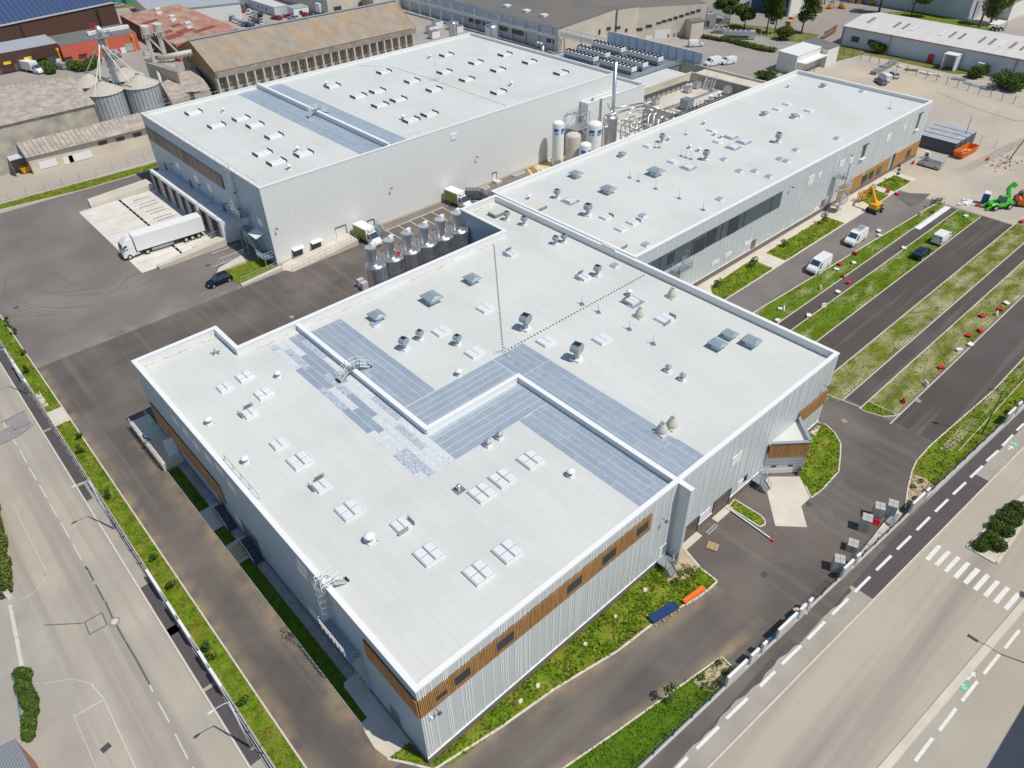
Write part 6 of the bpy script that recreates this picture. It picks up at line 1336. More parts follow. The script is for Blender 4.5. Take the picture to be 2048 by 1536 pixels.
# ---- loose things on the grounds
def stone(px,s,lab):
    q = U(*px); mb = MB(); rr2 = random.Random(int(px[0])); n = 7; v = []
    for k,(r,z) in enumerate(((.8,0),(1,.35),(.7,.7))):
        for i in range(n): a = 2*math.pi*i/n+k*.3; rr_ = s*r*rr2.uniform(.55,1.0); v.append((q.x+rr_*math.cos(a),q.y+rr_*.8*math.sin(a),.06+s*z))
    f = [tuple(range(2*n,3*n))]+[(j*n+i,j*n+(i+1) % n,(j+1)*n+(i+1) % n,(j+1)*n+i) for j in range(2) for i in range(n)]; mb.add(v,f); single('stone',mb,M['stone'],lab,'stone',group='pale stones in the grass below the ribbed wall')
stone((1041,1404),.34,'pale stone in the grass nearest the bottom of the slope'); stone((1075,1373),.36,'second pale stone up from the bottom of the grass slope'); stone((1170,1290),.34,'pale flat stone in the middle of the grass slope'); stone((1231,1234),.28,'pale stone left of the dark blue sheet stack'); stone((1290,1182),.38,'whitest stone, highest up the grass slope')
# coloured sheet stacks
def stack(name,lab,pa,pb,w,m,n,cat,z=.1,th=.06):
    A_ = U(*pa); B_ = U(*pb); c = (A_+B_)/2; L__ = (B_-A_).length; ang = math.atan2(B_.y-A_.y,B_.x-A_.x); t = thing(name,lab,cat,(c.x,c.y,z)); sm = MB(); sm.cbox((0,0,0),L__,w,th); me = mesh_of('sheet',sm,(0,0,0),[M[m]])
    for i in range(n): tile('sheet',me,(c.x+.05*math.sin(i*2),c.y+.04*math.cos(i*3),z+.12+i*(th+.01)),t,(0,0,ang))
    d = Vector((math.cos(ang),math.sin(ang),0)); nn_ = Vector((-d.y,d.x,0))
    for s in (-.46,-.15,.15,.46): mb = MB(); p = c+d*(L__*s); mb.bar(p-nn_*(w/2+.25)+Vector((0,0,z+.06)),p+nn_*(w/2+.25)+Vector((0,0,z+.06)),.1); part('bearer',mb,M['tan'],t)
    return t
stack('sheet_stack','stack of dark navy blue sheets lying in the grass by the kerb',(1301,1244),(1351,1213),.95,'navy',4,'sheets'); stack('beam_stack','bright orange beams lying in the grass by the kerb',(1367,1209),(1407,1180),.42,'orange',3,'beams',th=.12)
# wood pallet, cone, barrier beam, profiles
q = U(1425,1094); t = thing('wooden_pallet','single wooden pallet lying flat on the asphalt near the gate openings','pallet',(q.x,q.y,.03)); sm = MB(); sm.cbox((0,0,0),.1,1.2,.03,0); me = mesh_of('slat',sm,(0,0,0),[M['pallet']]); ang = .35
for i in range(7): o = (i-3)*.15; tile('slat',me,(q.x+o*math.cos(ang),q.y+o*math.sin(ang),.14),t,(0,0,ang))
for s in (-.5,0,.5): mb = MB(); mb.cbox((q.x-s*math.sin(ang),q.y+s*math.cos(ang),.03),1.0,.1,.11,ang); part('bearer',mb,M['pallet'],t)
q = U(1545,1083); t = thing('traffic_cone','red and white traffic cone at the end of the white pole','cone',(q.x,q.y,.03)); mb = MB(); mb.cbox((q.x,q.y,.03),.42,.42,.04); part('base',mb,M['red'],t); mb = MB(); mb.lathe((q.x,q.y,.07),[(.15,0),(.10,.28)],12); part('lower_cone',mb,M['red'],t); mb = MB(); mb.lathe((q.x,q.y,.35),[(.10,0),(.07,.16)],12); part('white_band',mb,M['white'],t); mb = MB(); mb.lathe((q.x,q.y,.51),[(.07,0),(.03,.2)],12); part('tip',mb,M['red'],t)
mb = MB(); mb.bar((56.05,27.0,.2),(55.75,21.1,.2),.12); single('barrier_pole',mb,M['white'],'long white pole lying beside the small grass bed','pole')
for i,dx in enumerate((0,.3)): mb = MB(); mb.bar((51.3,26.35-dx,.1),(53.2,26.4-dx,.1),.09); single('metal_profile',mb,M['zinc'],('inner' if i == 0 else 'outer')+' one of two pale metal profiles on the asphalt at the hall wall','profile')
# pallets of grey concrete pavers
def blockpallet(px,lv,lab,ang,fz=.03):
    q = U(*px); t = thing('block_pallet',lab,'pallet',(q.x,q.y,fz)); sm = MB(); sm.cbox((0,0,0),.17,.5,.20); me = mesh_of('paver_block',sm,(0,0,0),[M['block']]); ca,sa = math.cos(ang),math.sin(ang)
    mb = MB(); mb.cbox((q.x,q.y,fz),1.15,1.1,.12,ang); part('pallet',mb,M['pallet'],t)
    mb = MB(); mb.cbox((q.x,q.y,fz+.13),1.02,.98,.23*lv-.04,ang); part('inner_blocks',mb,M['dark'],t)
    for k in range(lv):
        for i in range(6):
            for j in range(2):
                x = (i-2.5)*.185+(.02 if i > 2 else -.02); y = (j-.5)*.53; tile('paver_block',me,(q.x+x*ca-y*sa,q.y+x*sa+y*ca,fz+.13+k*.23),t,(0,0,ang))
    return t
blockpallet((1672,1138),7,'tall pallet of grey paver blocks nearest the camera, by the fence',.5); blockpallet((1702,1098),4,'lowest pallet of grey paver blocks',.35); blockpallet((1726,1058),8,'tall pallet of grey paver blocks left of a red barrier',.4); blockpallet((1751,1035),8,'pallet of grey paver blocks furthest from camera on the left',.45); blockpallet((1777,1030),8,'pallet of grey paver blocks closest to the ribbed fence panel',.35)
# plastic traffic barriers, thrown about
def barrier(m):
    t = thing('plastic_barrier','x','barrier',P0,world=False,group='red and white plastic road barriers scattered on the car park')
    mb = MB(); loft(mb,[(-.5,0,.25,.7,.22,.14,.07),(-.42,0,.25,.75,.25,.16,.08),(.42,0,.25,.75,.25,.16,.08),(.5,0,.25,.7,.22,.14,.07)]); part('shell',mb,M[m],t)
    mb = MB(); mb.cbox((0,0,.74),.25,.12,.05); part('filler_cap',mb,M[m],t); return t
bw = barrier('white'); br = barrier('red')
WB = [(1560,623,'pair of leaning white barriers, left one, at the near end of the pavers'),(1567,621,'right one of two leaning white barriers at the near end'),(1558,645,'white barrier beside the hall parapet at the aisle start'),(1613,633,'white barrier lying on the kerb of the narrow aisle, nearest'),(1646,614,'white barrier on the kerb right of the narrow aisle'),(1640,579,'upright white barrier on the grass near a red one'),(1672,585,'white barrier standing in the narrow aisle'),(1671,543,'white barrier lying right of the nearest white van'),(1703,528,'white barrier on the grass between two red ones'),(1755,474,'white barrier lying near the ladder van, lower'),(1760,464,'white barrier standing near the ladder van, upper'),(1803,498,'white barrier on the kerb in front of the black car'),(1839,431,'white barrier on the grass left of the long white sheet'),(1934,436,'white barrier on the far grass beyond the white van'),(2014,608,'white barrier beside an orange-red one at the far right'),(1992,631,'white barrier on the pavers near the right aisle, upper'),(1936,690,'white barrier lying on the kerb at the right aisle'),(1920,705,'white barrier lying on the kerb below another'),(1851,771,'white barrier on the kerb nearest the camera on the right')]
RB = [(1708,511,'upright red barrier on the grass beside the aisle'),(1682,530,'red barrier lying on the grass near the white van'),(1686,555,'red barrier standing on the edge of the narrow aisle'),(1700,569,'red barrier lying on the far kerb of the narrow aisle'),(1866,426,'red barrier at the end of the long white sheet'),(1999,619,'red barrier on the pavers, furthest right'),(1966,634,'red barrier on the pavers, second from the right'),(1956,664,'red barrier on the pavers next to the right kerb'),(1937,672,'red barrier on the pavers above a white one'),(1883,740,'red barrier lying on the kerb of the right aisle'),(1806,805,'red barrier on the paver strip nearest the camera'),(1750,1048,'red barrier squeezed between two block pallets'),(1774,386,'flat red barrier on the small grass bed'),(1791,390,'upright red barrier on the asphalt end near the beds'),(1825,328,'red barrier beside the silver van'),(1957,414,'red barrier in front of the green machine'),(1974,321,'red lattice barrier near the orange skip'),(2045,445,'red barrier at the right edge below the orange machine')]
for L__,pr in ((WB,bw),(RB,br)):
    for i,(x,y,lab) in enumerate(L__):
        q = U(x,y); rz = random.uniform(0,6.28); o = pr if i == 0 else dup(pr,(0,0,0),0,lab); o['label'] = lab; lying = 'lying' in lab or random.random() < .4
        o.location = (q.x,q.y,.09+(.16 if lying else 0)); o.rotation_euler = ((1.45 if lying else random.uniform(-.1,.1)),random.uniform(-.1,.1),rz); o.scale = (.8,.85,.85)
mb = MB(); 
t = thing('white_sheeting','long narrow white sheets laid end to end on the narrow aisle','sheeting',(145,43,.04)); sm = MB(); sm.cbox((0,0,0),3.25,.95,.03); me = mesh_of('sheet',sm,(0,0,0),[M['white']])
for i in range(4): tile('sheet',me,(139.95+i*3.29,43.02,.045),t)
# construction machines
def onp(z6pt,z=0): return U(1640+z6pt[0]/5.02,280+z6pt[1]/5.02,z)
q = U(1995,416)+Vector((0,0,.04)); t = thing('telehandler','bright green telescopic handler with raised jointed boom on the dirt','machine',tuple(q),2.6,world=False)
mb = MB(); loft(mb,[(-2.3,.7,1.0,1.5,.9,1.0,.8),(-1.6,.6,1.0,1.9,1.0,1.05,.8),(.9,.6,1.0,1.5,1.0,1.05,.8),(2.2,.7,1.0,1.2,.9,.95,.7)]); part('chassis',mb,M['mgreen'],t)
mb = MB(); loft(mb,[(-.5,1.4,2.0,2.7,.45,.45,.38),(.9,1.4,2.0,2.65,.45,.45,.35)]); mb.v = [(x,y+.5,z) for x,y,z in mb.v]; c = part('cab',mb,M['wind'],t); mb = MB(); mb.box(-.5,.8,.1,.95,2.68,2.76); part('cab_roof',mb,M['mgreen'],c)
mb = MB(); mb.bar((-2.0,-.35,1.6),(-1.0,-.35,3.7),.5,.6); part('boom',mb,M['mgreen'],t); mb = MB(); mb.bar((-1.0,-.35,3.7),(-1.7,-.35,4.5),.45,.5); mb.bar((-1.7,-.35,4.5),(-2.4,-.35,4.0),.6,.8); part('upper_boom',mb,M['mgreen'],t); mb = MB(); mb.bar((2.2,-.7,.8),(3.1,-.7,.35),.3); mb.bar((2.2,.7,.8),(3.1,.7,.35),.3); part('stabiliser',mb,M['mgreen'],t); wheels(t,(-1.5,1.5),1.05,.6,.4)
q = U(1967,407); t = thing('portable_toilet','blue portable toilet with white roof beside the green machine','portable toilet',(q.x,q.y,.04),.3,world=False)
mb = MB(); mb.cbox((0,0,0),1.15,1.15,2.15); part('cabin',mb,M['pblue'],t); mb = MB(); mb.add([(-.62,-.62,2.15),(.62,-.62,2.15),(.62,.62,2.15),(-.62,.62,2.15),(-.4,-.5,2.4),(.4,-.5,2.4),(.4,.5,2.4),(-.4,.5,2.4)],[(4,5,6,7),(0,1,5,4),(1,2,6,5),(2,3,7,6),(3,0,4,7)]); part('roof',mb,M['white'],t); mb = MB(); mb.cbox((-.585,0,.12),.03,.8,1.85); part('door',mb,M['pblue'],t)
t = thing('boom_lift','yellow articulated boom lift with a basket on the asphalt','boom lift',(139.5,51.9,.04),-.15,world=False)
mb = MB(); mb.cbox((0,0,.45),2.2,1.5,.45); part('chassis',mb,M['dark'],t); mb = MB(); mb.cbox((-.1,0,.92),2.2,1.6,.9); part('counterweight',mb,M['yellow'],t); mb = MB(); mb.cbox((.5,0,1.0),.9,1.62,.7); part('engine_cover',mb,M['dark'],t)
mb = MB(); mb.bar((-.3,0,1.7),(.1,1.9,4.3),.35,.4); mb.bar((-.2,0,1.2),(-.3,.5,2.6),.5); part('lower_boom',mb,M['yellow'],t); mb = MB(); mb.bar((.1,1.9,4.3),(1.6,4.0,2.0),.25,.3); part('jib',mb,M['yellow'],t)
mb = MB(); mb.rail([(1.0,3.8,.9),(2.6,3.8,.9),(2.6,4.8,.9),(1.0,4.8,.9),(1.0,3.8,.9)],1.1,.05,.6); mb.cbox((1.8,4.3,.8),1.7,1.1,.1); part('basket',mb,M['yellow'],t,kind='stuff'); wheels(t,(-.9,.9),.95,.42,.35)
q = U(2040,408); t = thing('telescopic_machine','orange-red machine cut by the right edge of the picture','machine',(q.x,q.y,.04),.5,world=False); mb = MB(); loft(mb,[(-1.8,.5,.9,1.5,.9,1,.8),(0,.5,.9,1.7,1,1.05,.8),(1.8,.5,.9,1.3,.9,1,.7)]); part('chassis',mb,M['orange'],t); mb = MB(); mb.bar((-1.5,0,1.5),(1.7,0,2.1),.4,.5); part('boom',mb,M['coral'],t); mb = MB(); mb.cbox((.2,.5,1.5),1.0,.7,.8); part('cab',mb,M['dark'],t); wheels(t,(-1.2,1.2),.95,.5,.35)
# skip
def skip(lab,c,ang,L__=5.6,w=2.2,h=1.4,m='orange'):
    t = thing('skip_container',lab,'skip',(*c,.04),ang,world=False); mb = MB(); a,b = L__/2,w/2; e = .12
    for (x0,y0),(x1,y1) in (((-a,-b),(a,-b)),((a,-b),(a,b)),((a,b),(-a,b)),((-a,b),(-a,-b))):
        s = .86; mb.quad((x0*s,y0*s,.15),(x1*s,y1*s,.15),(x1,y1,h),(x0,y0,h)); mb.quad((x1*s,y1*s,.15),(x0*s,y0*s,.15),(x0*.96,y0*.93,h),(x1*.96,y1*.93,h))
    mb.quad((-a*.86,-b*.86,.2),(a*.86,-b*.86,.2),(a*.86,b*.86,.2),(-a*.86,b*.86,.2)); part('shell',mb,M[m],t)
    for s in (-1,1): mb = MB(); mb.bar((-a,s*b,h),(a,s*b,h),.14); part('rim',mb,M[m],t)
    for k in range(7):
        for s in (-1,1): mb = MB(); x = -a*.85+k*a*.283; mb.bar((x*.96,s*b*.88,.2),(x,s*b*1.02,h),.1); part('rib',mb,M[m],t)
    mb = MB(); r_ = random.Random(3)
    for k in range(14): mb.cbox((r_.uniform(-a*.7,a*.7),r_.uniform(-b*.6,b*.6),r_.uniform(.3,.8)),r_.uniform(.3,1.2),r_.uniform(.1,.4),.12,r_.uniform(0,3))
    part('rubble',mb,M['tan'],t,kind='stuff'); return t
skip('orange metal skip full of rubble on the works ground',(179.8,51.8),-.05,7.4)
sk2 = skip('yellow skip under the tin shelter by the old buildings',tuple(T(0,230,1315)[:2]),.15,3.6,1.6,1.3,'yellow')
# site containers
def container(lab,x,y,ang=0.0,L__=6.0):
    t = thing('site_container',lab,'container',(x,y,.04),ang,world=False); mb = MB(); mb.box(-L__/2,L__/2,-1.2,1.2,0,2.6); part('shell',mb,M['cont'],t); mb = MB(); mb.box(-L__/2-.02,L__/2+.02,-1.22,1.22,2.6,2.66); part('roof',mb,M['zinc'],t); mb = MB()
    for i in range(int(L__/.3)):
        for s in (-1,1): mb.box(-L__/2+.1+i*.3,-L__/2+.22+i*.3,s*1.22-.03,s*1.22+.03,.1,2.5)
    part('rib',mb,M['cont'],t,kind='stuff'); return t
mk('cont','dark slate container paint',(.085,.10,.12),.5,var=.06)
c0 = container('long slate grey site container nearest to the wing corner',181.0,58.3,math.pi/2*0,8.5)
c0.location = (178.6,57.6,.04); c0.rotation_euler = (0,0,math.pi/2)
for i in range(3): dup(c0,(181.4+i*2.75,57.6,.04),math.pi/2,('second','third','fourth')[i]+' slate grey site container counted from the wing side','slate grey site containers')
# poles
for (x,y),h,m,lab in (((184.1,54.3),6.6,'bark','thin grey wooden pole behind the orange skip'),):
    t = thing('wooden_pole',lab,'pole',(x,y,0)); mb = MB(); mb.cyl((x,y,0),(x,y,h),.09,.06,n=8); part('pole',mb,M[m],t); mb = MB(); mb.cbox((x,y,0),1.0,1.0,.3); part('footing',mb,M['conc'],t)
q = U(2018,320); t = thing('leaning_pole','brown leaning pole with cable at the right edge on the dirt','pole',(q.x,q.y,0)); mb = MB(); mb.cyl(q,q+Vector((3.2,-1.6,8.0)),.13,.09,n=8); part('pole',mb,M['bark'],t); mb = MB(); mb.tube([q+Vector((3.2,-1.6,8)),q+Vector((4.5,3,6.6)),q+Vector((7,12,6.5)),q+Vector((9,22,7.5))],.03,5); part('cable',mb,M['dark'],t)
# rubble and small plastic near the skip
r_ = random.Random(11)
def debris(lab,c,n,spread,mats_,smin=.2,smax=.8):
    mb = MB(); 
    for i in range(n):
        mb.m = r_.randrange(len(mats_)); mb.cbox((c[0]+r_.gauss(0,spread[0]),c[1]+r_.gauss(0,spread[1]),.03),r_.uniform(smin,smax),r_.uniform(smin,smax)*.6,r_.uniform(.08,.4),r_.uniform(0,3))
    single('debris',mb,[M[k] for k in mats_],lab,'debris',kind='stuff')
q = U(2005,330); debris('heap of red, white and yellow building rubbish at the foot of the pole',q,46,(2.2,1.3),['stone','white','pallet','mid','stone','red'],.1,.4)
q = U(1873,403); debris('heap of dark asphalt lumps at the end of the paver strip',q,60,(1.0,.5),['dark','mid'],.08,.3)
q = U(1930,407); debris('crumpled white plastic sheeting on the dirt',q,14,(.9,.5),['white'],.4,1.1)
q = U(1565,1243); debris('wood offcuts lying behind the fence panels',(50.2,14.0),16,(.8,.25),['tan','white','pallet'],.15,.5)
for a,b,m in (((43.4,14.25),(47.4,14.05),'blue2'),((47.6,14.15),(49.4,14.0),'blue2')):
    mk('blue2','blue beam',(.06,.16,.33),.5,var=.05); mb = MB(); mb.bar((*a,.35),(*b,.35),.25,.25); single('blue_beam',mb,M[m],('long' if a[0] < 45 else 'short')+' blue beam lying behind the pale fence panels','beam')
t = thing('outdoor_unit','white outdoor air unit standing beside the wing entrance','air unit',(171.8,56.6,.04)); mb = MB(); mb.cbox((171.8,56.6,.04),.5,1.0,1.5); part('casing',mb,M['white'],t); mb = MB(); mb.cyl((171.53,56.6,.9),(171.5,56.6,.9),.35,n=14); part('fan',mb,M['dark'],t)
# saplings
def sapling(lab,px,h=1.8,r=.55,lean=(0,0)):
    q = U(*px); t = thing('sapling',lab,'tree',(q.x,q.y,.05)); mb = MB(); mb.cyl((q.x,q.y,.05),(q.x+lean[0],q.y+lean[1],h),.035,.02,n=6); part('trunk',mb,M['bark'],t); mb = MB(); mb.bar((q.x+.25,q.y-.1,.05),(q.x+.3,q.y-.3,1.5),.05); part('stake',mb,M['tan'],t)
    leafpart('crown',[((q.x+lean[0]+random.uniform(-.3,.3),q.y+lean[1]+random.uniform(-.3,.3),h*(.45+.25*k)),(r,r,r*.8)) for k in range(3)],60,.10,M['leaf'],t)
for i,(x,y) in enumerate(((160,878),(165,905),(222,995),(310,1120),(345,1178),(421,1300),(425,1320),(490,1410),(32,670),(47,712),(58,745),(18,655))):
    sapling(('young staked tree on the left grass strip, '+('first below the concrete crossing','second below the concrete crossing','beside a thin stake halfway along','third group, small and bushy','near the white fence panels','left one of a bushy pair','right one of a bushy pair','nearest the bottom street lamp','upper part, second from the top','upper part, third from the top','upper part, fourth from the top','topmost one')[i]),(x,y),1.0+.3*(i % 3),.30)
sapling('slim bare leaning sapling on the square grass bed near the entrance',(1791,363),3.4,.35,(.5,.3)); sapling('bushy shrub on the bed beside the white frame canopy',(1433,575),1.4,.6); sapling('dark shrub in the grass bed by the wing walkway',(1505,535),1.8,.6); sapling('dark shrub on the long bed near the round cover',(1645,448),2.2,.6); sapling('low shrub at the left end of the long bed',(1568,493),1.2,.5)
sapling('dark shrub in front of the boom lift basket',(1742,388),1.6,.6)
sapling('young tree throwing a dark shadow on the lower right lawn',(1340,1405),2.8,.45)
for i,(x,y) in enumerate(((1275,1148),(1262,1160),(1290,1140),(1362,1148),(1380,1145),(1350,1165))):
    q = U(x,y); t = thing('weed_clump',('leafy weed clump on the bare soil by the fin wall, number %s from the left' % ('two','one','three','five','six','four')[i]),'weeds',(q.x,q.y,.1)); leafpart('leaves',[((q.x,q.y,.25),(.5,.4,.25))],90,.09,M['leaf2'],t)
for i,(x,y) in enumerate(((1438,1328),(1403,1357),(1410,1375),(1428,1375),(1450,1345),(1840,965),(1850,985),(1825,975))):
    q = U(x,y); t = thing('weed_clump','spindly weed clump on the stony soil '+('nearest the fence corner','left side of the lower bed','lower left of the bed','middle of the bed','right side against the fence','upper one beside the right kerb','lower one beside the right kerb','left one beside the right kerb')[i],'weeds',(q.x,q.y,.1)); leafpart('leaves',[((q.x,q.y,.25),(.45,.35,.25))],70,.08,M['leaf2'],t)
# island shrub, hedges
isb = [tuple(U(1520+X/3.84,760+Y/3.84))[:2] for X,Y in ((1690,1290),(1760,1230),(1800,1150),(1850,1090),(1900,1040),(1960,1000),(1820,1290),(1880,1180),(1940,1100),(1990,1040))]
t = thing('island_shrubs','dense bushy shrubs filling the white edged traffic island','shrub',(isb[2][0],isb[2][1],.1)); leafpart('foliage',[((x,y,.55),(.95,.85,.55)) for x,y in isb],1500,.07,M['leaf'],t); leafpart('twigs',[((x,y,.6),(.9,.8,.5)) for x,y in isb],100,.07,mat('brown twigs',(.16,.09,.05),.9),t)
t = thing('traffic_sign','small dark traffic sign at the tip of the planted island','sign',(isb[5][0]+1.2,isb[5][1]+.3,.1)); q = U(1520+1995/3.84,760+995/3.84); mb = MB(); mb.bar((q.x,q.y,.1),(q.x,q.y,1.3),.06); part('post',mb,M['zinc'],t); mb = MB(); mb.cbox((q.x,q.y,.9),.9,.08,.6,-.3); part('board',mb,M['dark'],t)
def hedge(lab,pts,r,h,n,m='leaf',size=.13):
    t = thing('hedge',lab,'hedge',(pts[0][0],pts[0][1],0)); bl = []
    for a,b in zip(pts,pts[1:]):
        a = Vector(a); b = Vector(b); k = max(1,int((b-a).length/(r*.7)))
        for i in range(k): p = a.lerp(b,i/k); bl.append(((p.x+random.uniform(-.2,.2),p.y+random.uniform(-.2,.2),h*.5),(r*random.uniform(.8,1.15),r*random.uniform(.8,1.15),h*.55)))
    leafpart('foliage',bl,int(n*1.7),size*.75,M[m],t); mb = MB(); [mb.cyl((p[0],p[1],0),(p[0],p[1],h*.7),.08,n=6) for p in pts[1:-1] or pts]; part('stem',mb,M['bark'],t,kind='stuff'); return t
pl = lambda *P: [tuple(U(x,y))[:2] for x,y in P]
hedge('tall bright green hedge at the left edge of the picture',pl((-25,1000),(-8,1060),(0,1110),(8,1165),(18,1200)),1.0,2.4,700,'leaf2',.16)
hedge('lower green hedge along the teal fence at the bottom left',pl((48,1355),(62,1400),(66,1440),(66,1480)),.65,1.4,650,'leaf',.12)
mb = MB(); A_,B_ = U(36,1360),U(54,1480); t = thing('teal_fence','teal metal rail fence beside the lower left hedge','fence',tuple(A_)); mk('tealp','teal paint',(.10,.32,.34),.5,var=0); mb.rail([A_,B_],1.0,.03,1.2); part('rail',mb,M['tealp'],t,kind='stuff')
mb = MB(); q = U(12,1190); mb.cbox((q.x,q.y,0),.5,1.6,1.1,.3); single('gate_pillar',mb,M['lowwall'],'white gate pillar below the tall left hedge','pillar')
# corner house roof, bottom left
t = thing('corner_house','salmon walled house with grey ribbed roof cut by the bottom left corner','house',tuple(U(0,1536))); zt = 4.0; Pq = [U(x,y,zt) for x,y in ((-60,1520),(30,1478),(75,1560),(-40,1640))]
mb = MB(); mb.poly([tuple(p) for p in Pq][::-1]); part('roof',mb,mat('grey corrugated sheet',(.28,.30,.32),.7,var=.1),t); Pg = [Vector((p.x,p.y,0)) for p in Pq]; mb = MB()
for i in range(4): j = (i+1) % 4; mb.quad(Pg[i],Pg[j],Pq[j],Pq[i])
part('wall',mb,mat('salmon render',(.60,.27,.16),.9,var=.06),t); mb = MB(); d = (Pq[2]-Pq[1]); e = (Pq[0]-Pq[1])
for i in range(18): a = Pq[1]+e*(i/18)+Vector((0,0,.04)); b = a+d; mb.bar(a,b,.10,.05)
part('roof_rib',mb,M['galv'],t,kind='stuff')

# ================================================================== BACKGROUND QUARTER
def xy(px,z=0): q = U(px[0],px[1],z); return (q.x,q.y)
def block(t,name,pts,z0,z1,wm,rm=None,over=0.0,roofname='roof'):
    mb = MB(); n = len(pts); a = sum(pts[i][0]*pts[(i+1) % n][1]-pts[(i+1) % n][0]*pts[i][1] for i in range(n)); pts = pts if a > 0 else pts[::-1]
    for i in range(n): j = (i+1) % n; mb.quad((*pts[i][:2],z0),(*pts[j][:2],z0),(*pts[j][:2],z1),(*pts[i][:2],z1))
    w = part(name,mb,M[wm],t); mb = MB(); mb.prism(inset(pts,-over) if over else pts,z1,z1+.15,bot=True); part(roofname,mb,M[rm or wm],t); return w
def openY(t,name,x0,x1,z0,z1,y,m,fr='mid'):
    mb = MB(); mb.box(x0,x1,y-.08,y-.01,z0,z1); return part(name,mb,M[m],t)
def openX(t,name,y0,y1,z0,z1,x,m):
    mb = MB(); mb.box(x-.08,x-.01,y0,y1,z0,z1); return part(name,mb,M[m],t)
# ---- great hangar with fibre cement roof
t = thing('storage_hangar','long old storage hangar with weathered brown roof and concrete pillars','hangar',(79,204,0))
e0,e1 = Vector((*xy((429.7,144.5),8),8)),Vector((*xy((832,54.7),8),8)); r0,r1 = Vector((*xy((377.6,80.7),13),13)),Vector((*xy((789,1.3),13),13))
b0,b1 = Vector((2*r0.x-e0.x,2*r0.y-e0.y,8)),Vector((2*r1.x-e1.x,2*r1.y-e1.y,8))
mb = MB(); mb.quad(e0,e1,r1,r0); mb.quad(r0,r1,b1,b0); part('roof',mb,M['hroof'],t)
mb = MB(); mb.bar(r0+Vector((0,0,.1)),r1+Vector((0,0,.1)),1.3,.12); part('ridge_cap',mb,M['hood'],t)
dn = Vector((0,.3,-1.75)); mb = MB(); mb.quad(e0+dn,e1+dn,e1-Vector((0,0,.12)),e0-Vector((0,0,.12))); part('eaves_fascia',mb,M['aged'],t)
mb = MB(); mb.quad(e0+Vector((0,2.0,-8)),e1+Vector((0,2.0,-8)),e1+Vector((0,2.0,-.3)),e0+Vector((0,2.0,-.3))); part('rear_wall',mb,M['oldw'],t)
mb = MB(); mb.add([e0+Vector((.3,0,-1.7)),e0+Vector((.3,0,0)),r0+Vector((.3,0,0)),b0+Vector((.3,0,0)),b0+Vector((.3,0,-1.7))],[(0,1,2,3,4)]); part('gable',mb,M['ocre'],t)
mb = MB(); mb.add([e0+Vector((.8,1,-8)),e0+Vector((.8,1,-1.7)),b0+Vector((.8,-1,-1.7)),b0+Vector((.8,-1,-8))],[(0,1,2,3)]); part('gable_wall',mb,M['oldw'],t)
mb = MB(); mb.bar(e0,r0,.18,.3); mb.bar(e1,r1,.18,.3); part('verge_board',mb,mat('yellow verge',(.50,.36,.16),.8),t)
pm = MB(); pm.box(-.22,.22,-.2,1.4,0,6.4); me = mesh_of('pillar',pm,(0,0,0),[M['conc']])
for i in range(25): tile('pillar',me,e0.lerp(e1,(i+.15)/24.6)+Vector((0,.5,-8)),t)
# ---- grain silos
def grain(c,lab,r=4.45):
    t = thing('grain_silo',lab,'silo',(c[0],c[1],0),group=None); mb = MB(); mb.cyl((c[0],c[1],0),(c[0],c[1],8),r-.15,n=36,caps=False); part('shell',mb,M['silo'],t,smooth=True)
    for k in range(28): a = 2*math.pi*k/28; mb = MB(); mb.bar((c[0]+(r-.12)*math.cos(a),c[1]+(r-.12)*math.sin(a),0),(c[0]+(r-.12)*math.cos(a),c[1]+(r-.12)*math.sin(a),7.9),.07); part('stiffener',mb,M['dark'],t)
    for k in range(30):
        a,b = 2*math.pi*k/30,2*math.pi*(k+1)/30; mb = MB(); mb.add([(c[0]+(r+.1)*math.cos(a),c[1]+(r+.1)*math.sin(a),7.95),(c[0]+(r+.1)*math.cos(b),c[1]+(r+.1)*math.sin(b),7.95),(c[0]+.4*math.cos(b),c[1]+.4*math.sin(b),10.35),(c[0]+.4*math.cos(a),c[1]+.4*math.sin(a),10.35)],[(0,1,2,3)]); mb.v = [(x,y,z+(.02 if k % 2 else 0)) for x,y,z in mb.v]; part('roof_panel',mb,M['siloroof'],t)
    mb = MB(); mb.cyl((c[0],c[1],10.3),(c[0],c[1],10.6),.5,n=12); part('cap',mb,M['galv'],t)
SL = [(51.8,209.4),(60.4,208.3),(51.6,218.9),(60.2,217.6)]
for c,l in zip(SL,('front left grain silo with corrugated steel shell and cone roof','front right grain silo, next to the concrete block','rear left grain silo, mostly hidden, with cone roof','rear right grain silo with cone roof, below the cars')): grain(c,l)
t = thing('elevator_tower','slender grain elevator tower with pipes spreading to four silos','tower',(56.3,213.4,0)); c = Vector((56.3,213.4,0)); mb = MB()
for sx in (-.7,.7):
    for sy in (-.7,.7): mb.bar(c+Vector((sx,sy,0)),c+Vector((sx*.7,sy*.7,19)),.16)
for k in range(13):
    z = k*1.5
    for s in (-.7,.7): mb.bar(c+Vector((s,-.7,z)),c+Vector((s,.7,z+1.5)),.08); mb.bar(c+Vector((-.7,s,z)),c+Vector((.7,s,z+1.5)),.08); mb.bar(c+Vector((-.7,s,z)),c+Vector((.7,s,z)),.08)
part('lattice_mast',mb,M['hood'],t,kind='stuff'); mb = MB(); mb.box(c.x-.25,c.x+.25,c.y-.2,c.y+.2,0,20.2); part('elevator_leg',mb,M['galv'],t)
